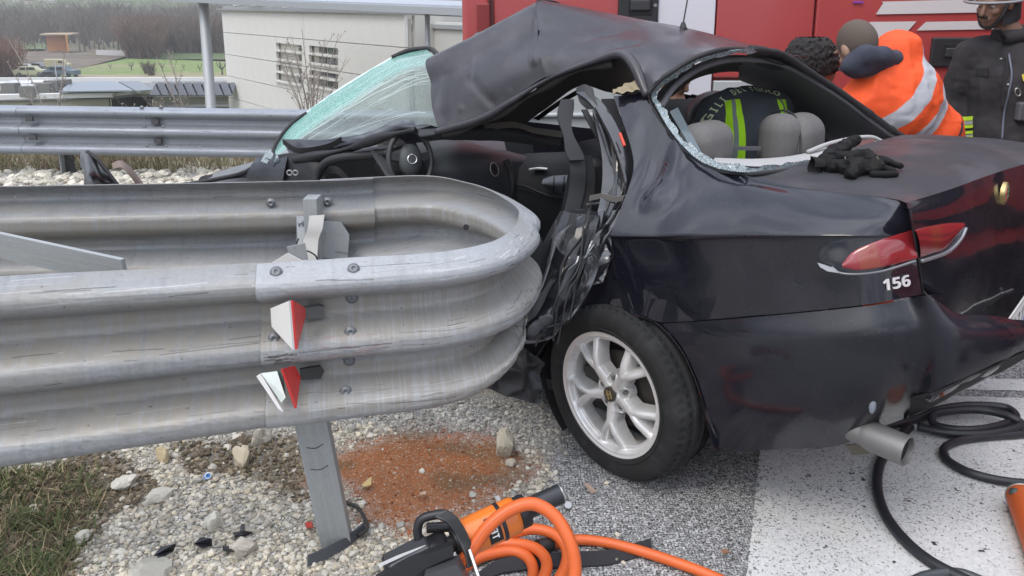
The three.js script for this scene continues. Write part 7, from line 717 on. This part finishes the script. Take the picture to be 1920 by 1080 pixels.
  { const cv = document.createElement('canvas'); cv.width = 256; cv.height = 64; const x = cv.getContext('2d'); x.fillStyle = '#151517'; x.fillRect(0, 0, 256, 64); x.fillStyle = '#e4e4e4'; x.font = 'bold 40px sans-serif'; x.textAlign = 'center'; x.fillText('rescue'.slice(0, 0) + 'weber'.slice(0, 0), 128, 46); for (let k = 0; k < 9; k++) x.fillRect(18 + k * 25, 22 + (k % 2) * 3, 17, 18 + (k % 3) * 4); const ct = new THREE.CanvasTexture(cv); ct.colorSpace = THREE.SRGBColorSpace; part(body, 'lettering', orient(box(.12, .016, .002), at(p3 + .15, .042, -.012), d.clone().negate(), sd.clone().negate().addScaledVector(up, .3)), std([0.5, 0.5, 0.5], .5)); }
  const bladeM = std([0.09, 0.092, 0.097], .32, .5); bl([[705, 1078], [745, 1052], [800, 1030], [850, 1012], [852, 1032], [800, 1056], [748, 1092], [700, 1100]], .03, blk, 'blade', 1.95); bl([[722, 1072], [765, 1054], [812, 1038], [812, 1045], [770, 1064], [735, 1082]], .006, std([0.35, 0.36, 0.37], .3, .6), 'blade_edge', 1.935); bl([[800, 1060], [860, 1040], [880, 1080], [860, 1110], [790, 1110]], .05, bladeM, 'lower_arm', 1.94);
  const hb = [[786, 1022], [783, 990], [790, 974], [812, 966], [832, 964], [846, 970]].map(([x, y]) => atD(x, y, 2.0)); const hn = part(t, 'handle', tube(hb, .0115, 12, 40), blk, 'black carrying handle'); part(hn, 'grip', rod(atD(800, 990, 2.03), atD(880, 985, 2.05), .013, .013, 14), blk); part(hn, 'handle_plate', ribbon([[826, 962], [848, 975], [866, 1002], [880, 1035], [884, 1062]].map(([x, y]) => atD(x, y, 1.965)), t2 => .03 - .008 * t2, d.clone().negate().addScaledVector(sd, .2), .012), std(0xffffff, .4, .4, { map: tex(128, 128, (u, v) => { const s = sstep(.55, .62, fbm(u * 9, v * 9, 3)); const L = mix(0.03, 0.32, s); return [L, L, L]; }, true) }), 'scuffed handle plate'); part(t, 'pin', bar(atD(880, 1030, 1.94), atD(900, 1090, 1.9), .012, .008, V(1, 0, 0), .003), std([0.6, 0.6, 0.6], .3, .8)); part(t, 'control_ring', new THREE.TorusGeometry(.034, .008, 10, 30).applyQuaternion(new THREE.Quaternion().setFromUnitVectors(V(0, 0, 1), d)).translate(...at(p3 + .012).toArray()), blk); }
single('strap', ribbon([G0(890, 1090, .012), G0(935, 1062, .012), G0(1000, 1052, .014), G0(1070, 1048, .012), G0(1140, 1044, .01), G0(1195, 1030, .01), G0(1222, 1022, .01)], .055, V(0.1, 0.15, -1), .006), std([0.02, 0.02, 0.023], .8), 'flat black strap lying under the orange hose', 'strap');
const blkHose = std([0.017, 0.018, 0.022], .42);
single('hose', hoseGeo([G0(1706, 800, .02), G0(1672, 835, .018), G0(1650, 870, .018), G0(1645, 915, .018), G0(1660, 965, .018), G0(1695, 1012, .018), G0(1740, 1050, .018), G0(1790, 1078, .018), G0(1860, 1110, .018)], .017, 14, 140), blkHose, 'black rubber hose curving from the exhaust pipe down to the picture edge', 'hose');
single('hose', hoseGeo([G0(2010, 790, .02), G0(1930, 812, .02), G0(1860, 818, .02), G0(1800, 826, .02), G0(1770, 842, .02), G0(1776, 862, .02), G0(1815, 885, .02), G0(1870, 900, .02), G0(1940, 908, .02), G0(2040, 912, .02)], .015, 14, 140), blkHose, 'black hose lying in a wide bend at the right edge', 'hose');
single('hose', hoseGeo([G0(1560, 810, .02), G0(1650, 800, .02), G0(1720, 785, .02), G0(1760, 768, .03), G0(1830, 760, .035), G0(1890, 766, .035), G0(1905, 780, .03), G0(1875, 798, .03), G0(1800, 806, .03), G0(1752, 796, .03), G0(1748, 780, .045), G0(1790, 770, .05), G0(1850, 770, .05), G0(1895, 782, .05), G0(1915, 795, .04), G0(1860, 812, .03), G0(1780, 812, .03), G0(1720, 800, .03)], .0155, 14, 260), blkHose, 'coiled black hose in loops behind the exhaust pipe', 'hose');
single('hose', hoseGeo([G0(1690, 1100, .02), G0(1740, 1078, .02), G0(1800, 1074, .02), G0(1850, 1092, .02)], .013, 12, 60), std([0.05, 0.055, 0.06], .4), 'short grey hose loop cut by the bottom edge', 'hose');
{ const a = atY(1912, 925, .05), b = atY(1938, 995, .045), t = thing('rescue_cylinder', 'weathered orange metal cylinder end cut off by the right edge', 'cylinder', a.clone().setY(0)); const d = b.clone().sub(a).normalize(), q = new THREE.Quaternion().setFromUnitVectors(V(0, 1, 0), d); part(t, 'body', new THREE.LatheGeometry([[0, 0], [.03, 0], [.042, .012], [.045, .03], [.045, .5], [0, .5]].map(([r, y]) => new THREE.Vector2(r, y)), 32).applyQuaternion(q).translate(a.x, a.y, a.z), std(0xffffff, .5, .1, { map: tex(128, 256, (u, v) => { const s = sstep(.55, .75, fbm(u * 8, v * 16, 4)) * .6; return [0.5 * (1 - s), 0.1 * (1 - s * .6), 0.025]; }, true) })); part(t, 'knob', new THREE.SphereGeometry(.016, 14, 10).translate(...atY(1902, 924, .075).toArray()), std([0.05, 0.06, 0.06], .5)); part(t, 'rim', new THREE.TorusGeometry(.04, .005, 8, 30).applyQuaternion(new THREE.Quaternion().setFromUnitVectors(V(0, 0, 1), d)).translate(a.x + d.x * .012, a.y + d.y * .012, a.z + d.z * .012), std([0.35, 0.33, 0.3], .4, .6)); }
// ---------- stones, gravel, grass, litter ----------
seedState = 4242;
const rockTex = tex(256, 256, (u, v) => { const k = .75 + .4 * fbm(u * 6, v * 6, 5) + .12 * (n2(u * 70, v * 70) - .5); return [0.5 * k, 0.485 * k, 0.44 * k]; }, true); const rockM = (c) => std(c, .95, 0, { map: rockTex, flatShading: false });
function rockGeo(det, rough, flat2, seed) { const g = mergeVertices(new THREE.IcosahedronGeometry(1, det).deleteAttribute('normal').deleteAttribute('uv')), p = g.attributes.position; const cut = []; for (let k = 0; k < 7; k++) cut.push([V(rr(-1, 1), rr(-1, 1), rr(-1, 1)).normalize(), rr(.62, .9)]); for (let i = 0; i < p.count; i++) { const v = V().fromBufferAttribute(p, i), n = v.clone(); let r = 1 + rough * (n3(n.x * 1.7 + seed * 9, n.y * 1.7 + 4, n.z * 1.7) - .5) + rough * .4 * (n3(n.x * 5 + seed, n.y * 5, n.z * 5) - .5); for (const [c, o] of cut) { const q = n.dot(c); if (q * r > o) r = o / q; } v.copy(n).multiplyScalar(r); p.setXYZ(i, v.x, v.y * flat2, v.z); } const h = toCreasedNormals(g, .5); const P = h.attributes.position, uv = new Float32Array(P.count * 2); for (let i = 0; i < P.count; i++) { uv[2 * i] = P.getX(i) * .4 + .2 * P.getY(i); uv[2 * i + 1] = P.getZ(i) * .4 + .3 * P.getY(i); } h.setAttribute('uv', new THREE.BufferAttribute(uv, 2)); return h; }
const pebbles = [0, 1, 2, 3, 4].map(k => rockGeo(1, .5, rr(.5, .75), k)), cols = [[1, .98, .93], [.8, .78, .74], [1.1, 1.07, 1.02], [.9, .8, .66], [.62, .62, .62]];
const rockMs = cols.map(rockM);
const yAt = (x, z) => { const r = x > .7 ? 1 : sstep(.05, -.05, sdPoly(ROAD, x, z)); return gh(x, z) + (1 - r) * (.03 * (fbm(x * 5, z * 5, 3) - .5) + .014 * (n2(x * 38, z * 38) - .5)); };
// countable stones of the gravel near the barrier
let nSt = 0; const stoneSpots = []; for (let tries = 0; tries < 6000 && nSt < 270; tries++) { const px = rr(60, 1010), py = rr(790, 1078), p = atY(px, py, 0); if (p.z > -1.9) continue; const Z = zones(p.x, p.z), w = (1 - Z.road) * (1 - .97 * Z.rust) * (1 - .85 * Z.grass) * (1 - .8 * Z.band); if (rnd() > w) continue; const s = .0058 + .0085 * Math.pow(rnd(), 2.4) + (rnd() > .97 ? .008 : 0); if (stoneSpots.some(q => Math.hypot(q[0] - p.x, q[1] - p.z) < (q[2] + s) * .8)) continue; stoneSpots.push([p.x, p.z, s]); const m = new THREE.Mesh(pebbles[nSt % 5], rockMs[rnd() < .12 ? 3 : rnd() < .12 ? 4 : nSt % 3]); m.name = 'stone'; m.position.set(p.x, yAt(p.x, p.z) + s * .3, p.z); m.scale.set(s * rr(.9, 1.5), s * rr(.8, 1.1), s * rr(.8, 1.2)); m.rotation.set(rr(-.3, .3), rr(0, 6.28), rr(-.3, .3)); m.castShadow = m.receiveShadow = true; ground.add(m); nSt++; }
// the finer gravel, past counting
function gravel(n, pick, smin2, smax, colf, label) { const M = new THREE.Matrix4(), Q = new THREE.Quaternion(), c = new THREE.Color(); for (let k = 0; k < 2; k++) { const im = new THREE.InstancedMesh(pebbles[k * 2], rockM([1, 1, 1]), n); let i = 0, g = 0; while (i < n && g++ < n * 40) { const p = pick(); if (!p) continue; const s = mix(smin2, smax, Math.pow(rnd(), 2.3)) * (smax < .02 && zones(p[0], p[1]).rust > .5 ? .45 : 1); Q.setFromEuler(new THREE.Euler(rr(-.5, .5), rr(0, 6.28), rr(-.5, .5))); M.compose(V(p[0], yAt(p[0], p[1]) + s * .25, p[1]), Q, V(s * rr(.9, 1.5), s * rr(.7, 1.1), s)); im.setMatrixAt(i, M); const q = colf(p); im.setColorAt(i, c.setRGB(...q)); i++; } im.count = i; im.name = numbered('gravel'); im.castShadow = im.receiveShadow = true; scene.add(im); tag(im, label[k], 'gravel', null, 'stuff'); } }
gravel(9000, () => { const px = rr(-60, 1180), py = rr(750, 1085), p = atY(px, py, 0); const Z = zones(p.x, p.z); return rnd() < (1 - .985 * Z.road) * (1 - .8 * Z.rust) * (1 - .6 * Z.grass) ? [p.x, p.z] : null; }, .002, .0115, ([x, z]) => { const Z = zones(x, z), k = rr(.45, 1.25), w = rr(0, 1); if (Z.rust > .5) { const d = rr(.4, 1); return w > .95 ? [k, k, .9 * k] : [.8 * d, .25 * d, .09 * d]; } if (Z.band > .5) return [.75 * k, .745 * k, .735 * k]; if (Z.earth > .5 || Z.grass > .5) return w > .6 ? [.5 * k, .42 * k, .32 * k] : [.25 * k, .2 * k, .14 * k]; return [k, k * mix(.97, .9, w), k * mix(.93, .74, w)]; }, ['pale limestone gravel spread round the barrier foot', 'mixed fine chippings between the larger stones']);
gravel(2600, () => { const x = rr(-6.2, -1.0), z = rr(-8.9, -5.6); return [x, z]; }, .012, .06, () => { const k = rr(.8, 1.35); return [k, k * .97, k * .9]; }, ['white rubble along the far barrier', 'coarse pale rubble behind the near barrier']);
// single stones that stand out
const bigStone = (px, py, w, h, k, col, label) => { const p = atY(px, py, 0), d = EYE.distanceTo(p), s = w / 2 / FOC * d * .92; const g = rockGeo(3, .75, 1, k).scale(s * 1.08, h / 2 / FOC * d * 1.25, s * .85).rotateY(k * 1.3).translate(p.x, yAt(p.x, p.z) + h / 2 / FOC * d * .85, p.z); return single('stone', g, rockM(col), label, 'stone'); };
bigStone(944, 850, 46, 54, 1, [.82, .77, .66], 'large angular buff stone on the rusty sand beside the wheel'); bigStone(957, 869, 20, 14, 2, [.8, .75, .65], 'small buff stone lying against the large one near the wheel'); bigStone(491, 830, 36, 36, 3, [1.05, 1.02, .95], 'tall pale stone left of the barrier post'); bigStone(455, 870, 38, 34, 4, [1, .9, .72], 'rounded cream stone below the tall pale one'); bigStone(460, 1040, 44, 30, 5, [.86, .8, .74], 'flat pinkish stone near the bottom beside the black shards'); bigStone(285, 1080, 78, 30, 6, [.7, .69, .65], 'broad grey stone cut by the bottom edge'); bigStone(308, 862, 26, 28, 7, [.95, .8, .56], 'ochre stone under the rail at the left'); bigStone(300, 940, 50, 18, 8, [.95, .93, .88], 'long white stone in the middle of the gravel'); bigStone(400, 992, 30, 26, 9, [1.1, 1.08, 1], 'round white stone above the black shards'); bigStone(236, 912, 40, 20, 10, [1.05, 1.03, .98], 'flat white stone at the edge of the grass'); bigStone(688, 815, 18, 14, 11, [1.05, 1, .95], 'white stone at the far edge of the rusty sand'); bigStone(660, 806, 18, 16, 12, [.75, .75, .75], 'grey stone at the far edge beyond the rusty sand'); bigStone(160, 1014, 30, 18, 13, [1, .98, .9], 'pale stone half in the grass at the lower left');
// litter
const shard = (px, th, m, label, cat = 'debris', nm = 'plastic_shard', hts) => single(nm, poly(px.map(([x, y], i) => atY(x, y, (hts ? hts[i] : .012 + .012 * ((i * 7) % 3)))), th), m, label, cat); const shM = std([0.012, 0.012, 0.016], .35);
shard([[288, 1046], [303, 1028], [330, 1022], [325, 1034], [296, 1050]], .008, shM, 'pointed black plastic shard on the gravel, leftmost of the shards'); shard([[366, 1022], [378, 1010], [398, 1012], [398, 1024], [380, 1029]], .008, shM, 'curved black plastic shard in the middle of the gravel'); shard([[418, 1026], [440, 1029], [438, 1036], [418, 1033]], .006, shM, 'small flat black strip between two pale stones'); shard([[436, 1000], [449, 999], [452, 985], [458, 985], [459, 998], [472, 1000], [460, 1006], [440, 1007]], .006, shM, 'black cross shaped plastic piece right of the shards');
shard([[574, 982], [586, 980], [588, 990], [576, 991]], .006, std([0.4, 0.03, 0.02], .4), 'small red lens fragment left of the post foot'); { const p = atY(389, 893, .012), t = thing('bottle_cap', 'blue and white plastic bottle cap on the gravel', 'bottle cap', p.clone().setY(0)); part(t, 'cap', new THREE.CylinderGeometry(.0115, .012, .013, 22).rotateX(1.1).rotateZ(.3).translate(p.x, p.y, p.z), std([0.05, 0.2, 0.5], .35)); part(t, 'rim', new THREE.TorusGeometry(.0095, .0025, 8, 22).rotateX(-.35).rotateY(.5).translate(p.x + .005, p.y + .006, p.z + .006), std([0.6, 0.68, 0.75], .4)); }
single('rubber_strip', ribbon([[578, 1052], [615, 1036], [652, 1016], [684, 990]].map(([x, y]) => G0(x, y, .02)), .03, V(0, 1, -.4), .008), std([0.05, 0.055, 0.065], .6), 'dark grey strip lying across the foot of the post', 'strip'); single('rubber_strip', tube([[640, 940], [668, 950], [684, 972], [688, 992], [672, 1004]].map(([x, y]) => G0(x, y, .02)), .006, 8, 30), std([0.035, 0.03, 0.026], .8), 'thin dark twig like strip curling behind the post foot', 'strip');
shard([[678, 910], [692, 898], [697, 894], [696, 910], [684, 914]], .003, std([0.55, 0.42, 0.2], .9), 'dry yellow leaf on the rusty sand', 'leaf', 'dry_leaf'); shard([[786, 926], [800, 922], [799, 927], [790, 930]], .003, std([0.6, 0.45, 0.3], .9), 'pale scrap in the middle of the rusty sand', 'scrap', 'paper_scrap'); shard([[1098, 908], [1104, 906], [1120, 922], [1112, 926]], .006, std([0.42, 0.3, 0.24], .9), 'brown wood splinter on the asphalt in front of the wheel', 'splinter', 'wood_splinter'); single('metal_cap', new THREE.CylinderGeometry(.012, .014, .014, 20).rotateX(.6).translate(...G0(1065, 948, .012).toArray()), std([0.3, 0.3, 0.3], .35, .8), 'small silver metal cap beside the tool pipe', 'metal cap'); shard([[930, 932], [937, 930], [941, 944], [935, 946]], .005, std([0.6, 0.6, 0.6], .4), 'white plastic chip left of the tool pipe');
shard([[1352, 1032], [1364, 1030], [1370, 1036], [1358, 1040]], .004, std([0.28, 0.15, 0.09], .9), 'rusty brown crumb on the asphalt near the paint edge');
// bumper and lining pieces thrown behind the near barrier
{ const D = 4.9, t = thing('bumper_fragment', 'folded black bumper fragment standing on the rubble behind the barrier', 'debris', atD(185, 352, D).setY(-.1)); part(t, 'outer_skin', thicken(patch([[[152, 286], [164, 284], [178, 300], [196, 325], [224, 352]], [[152, 310, .06], [165, 312, .1], [178, 325, .1], [192, 340, .05], [210, 354]], [[160, 318, .1], [166, 332, .16], [172, 342, .12], [180, 352, .05], [186, 362]]].map(r => r.map(([x, y, o]) => atD(x, y, D - (o || 0)))), 8, 8), .006), gloss); part(t, 'inner_skin', thicken(patch([[[154, 320, .1], [158, 335, .12], [156, 350, .1]], [[166, 332, .2], [175, 342, .22], [180, 356, .2]], [[172, 345, .1], [186, 352, .1], [200, 362, .1]]].map(r => r.map(([x, y, o]) => atD(x, y, D - (o || 0)))), 6, 6), .006), std([0.03, 0.035, 0.05], .3)); part(t, 'rib', tube([[163, 284], [185, 302], [206, 328], [226, 354]].map(([x, y]) => atD(x, y, D - .01)), .012, 8, 30), trim); }
single('lining_fragment', thicken(patch([[[211, 308], [225, 303], [240, 312], [258, 332], [275, 352]], [[214, 318, .05], [228, 316, .08], [240, 326, .08], [252, 342, .05], [262, 358]]].map(r => r.map(([x, y, o]) => atD(x, y, 4.85 - (o || 0)))), 8, 8), .008), std([0.16, 0.12, 0.1], .7), 'brown grey trim fragment right of the black bumper piece', 'debris');
// grass: dry tufts at the left, and along the far barrier
const blade = (() => { const g = new THREE.BufferGeometry(), p = [], u = [], ix = []; for (let k = 0; k <= 4; k++) { const t = k / 4, w = .011 * (1 - t * .95); p.push(-w, t, .28 * t * t, w, t, .28 * t * t); u.push(0, t, 1, t); if (k) ix.push(2 * k - 2, 2 * k - 1, 2 * k + 1, 2 * k - 2, 2 * k + 1, 2 * k); } g.setAttribute('position', new THREE.Float32BufferAttribute(p, 3)); g.setAttribute('uv', new THREE.Float32BufferAttribute(u, 2)); g.setIndex(ix); g.computeVertexNormals(); return g; })();
function grassy(n, pick, h0, h1, w, pal, lean, label) { const im = new THREE.InstancedMesh(blade, std([1, 1, 1], .9), n), M = new THREE.Matrix4(), Q = new THREE.Quaternion(), c = new THREE.Color(); let i = 0, g = 0; while (i < n && g++ < n * 30) { const p = pick(); if (!p) continue; const h = rr(h0, h1); Q.setFromEuler(new THREE.Euler(rr(0, lean), rr(0, 6.28), rr(-lean, lean), 'YXZ')); M.compose(V(p[0], p[2] ?? yAt(p[0], p[1]) - .004, p[1]), Q, V(w * rr(.6, 1.4), h, h)); im.setMatrixAt(i, M); const q = pal[Math.floor(rnd() * pal.length)], k = rr(.7, 1.25); im.setColorAt(i, c.setRGB(q[0] * k, q[1] * k, q[2] * k)); i++; } im.count = i; im.name = numbered('grass'); im.castShadow = im.receiveShadow = true; scene.add(im); return tag(im, label, 'grass', null, 'stuff'); }
const dryP = [[.3, .24, .13], [.22, .16, .09], [.4, .33, .2], [.13, .085, .05], [.16, .11, .07]], grnP = [[.1, .13, .045], [.14, .16, .06], [.07, .1, .035]];
grassy(4200, () => { const p = atY(rr(-120, 230), rr(845, 1110), 0); return rnd() < zones(p.x, p.z).grass ? [p.x, p.z] : null; }, .02, .075, .22, [...dryP, ...dryP, ...grnP], 1.25, 'matted dry and green grass at the lower left'); grassy(1500, () => { const p = atY(rr(-100, 190), rr(860, 1100), 0); return rnd() < zones(p.x, p.z).grass * (n2(p.x * 9, p.z * 9) > .5 ? 1 : .1) ? [p.x, p.z] : null; }, .03, .08, .2, grnP, .7, 'green grass tufts among the dry grass'); grassy(340, () => { const p = atY(rr(150, 560), rr(850, 960), 0), Z = zones(p.x, p.z); return rnd() < Math.max(Z.earth, .02) ? [p.x, p.z] : null; }, .02, .07, .15, dryP, 1.4, 'dry straw on the brown earth between the stones');
grassy(9000, () => { const x = rr(-8.5, -.6), z = -8.45 - Math.pow(rnd(), 1.5) * 1.1; return rnd() < .35 + .65 * n2(x * 1.7, 2) ? [x, z, gh(x, z) - .02 - .3 * Math.max(0, -9.3 - z)] : null; }, .16, .46, .5, [[.42, .36, .24], [.34, .29, .18], [.5, .45, .33], [.2, .2, .08], [.26, .2, .13]], .5, 'dry pale grass on the edge of the slope behind the far barrier');
grassy(500, () => { const x = rr(-6, -1.5), z = rr(-8, -6.8); return [x, z, gh(x, z) - .01]; }, .06, .2, .3, dryP, .8, 'sparse straw among the rubble by the far barrier');
// leafless shrubs in front of the white building, tall stalks above the far barrier
function shrub(px, py, h, n, spread, label, seed) { seedState = seed; const p = atZ(px, py, -8.75).setY(-.2), t = thing('dry_shrub', label, 'shrub', p), main = [], tw = []; for (let k = 0; k < n; k++) { const e = V(rr(-spread, spread), h * rr(.7, 1), rr(-.2, .2)), m = p.clone().add(V(e.x * .35, e.y * .55, e.z * .5)), q = p.clone().add(e); main.push(tube([p.clone().add(V(rr(-.08, .08), 0, rr(-.05, .05))), m, q], u => .008 * (1 - u * .7) + .001, 5, 10)); for (let j = 0; j < 6; j++) { const b = m.clone().lerp(q, rr(-.2, .95)), d = V(rr(-.12, .12), rr(.06, .2), rr(-.1, .1)), c2 = b.clone().add(d); tw.push(rod(b, c2, .003, .0018, 4)); for (let i = 0; i < 2; i++) { const f = b.clone().lerp(c2, rr(.4, 1)); tw.push(rod(f, f.clone().add(V(rr(-.06, .06), rr(.02, .08), rr(-.05, .05))), .002, .0012, 3)); if (rnd() < .5) tw.push(new THREE.IcosahedronGeometry(.009, 0).translate(c2.x, c2.y, c2.z)); } } } part(t, 'stem', merge(main), std([0.3, 0.265, 0.23], .9)); part(t, 'twigs', merge(tw), std([0.32, 0.28, 0.24], .9)); }
shrub(585, 215, 1.6, 12, .38, 'bare grey shrub in front of the strip windows of the white building', 5); shrub(98, 215, 1.55, 4, .5, 'few tall dry stalks rising above the far barrier at the left', 9); shrub(350, 215, 1.55, 3, .3, 'single tall dry stalks beside the pale canopy post', 14); shrub(180, 215, .75, 6, .5, 'low dry weeds above the far barrier, left of the dark entrance', 21); shrub(285, 215, .8, 6, .5, 'low dry weeds above the far barrier in front of the solar panels', 25);
seedState = 99;
renderer.render(scene, camera);
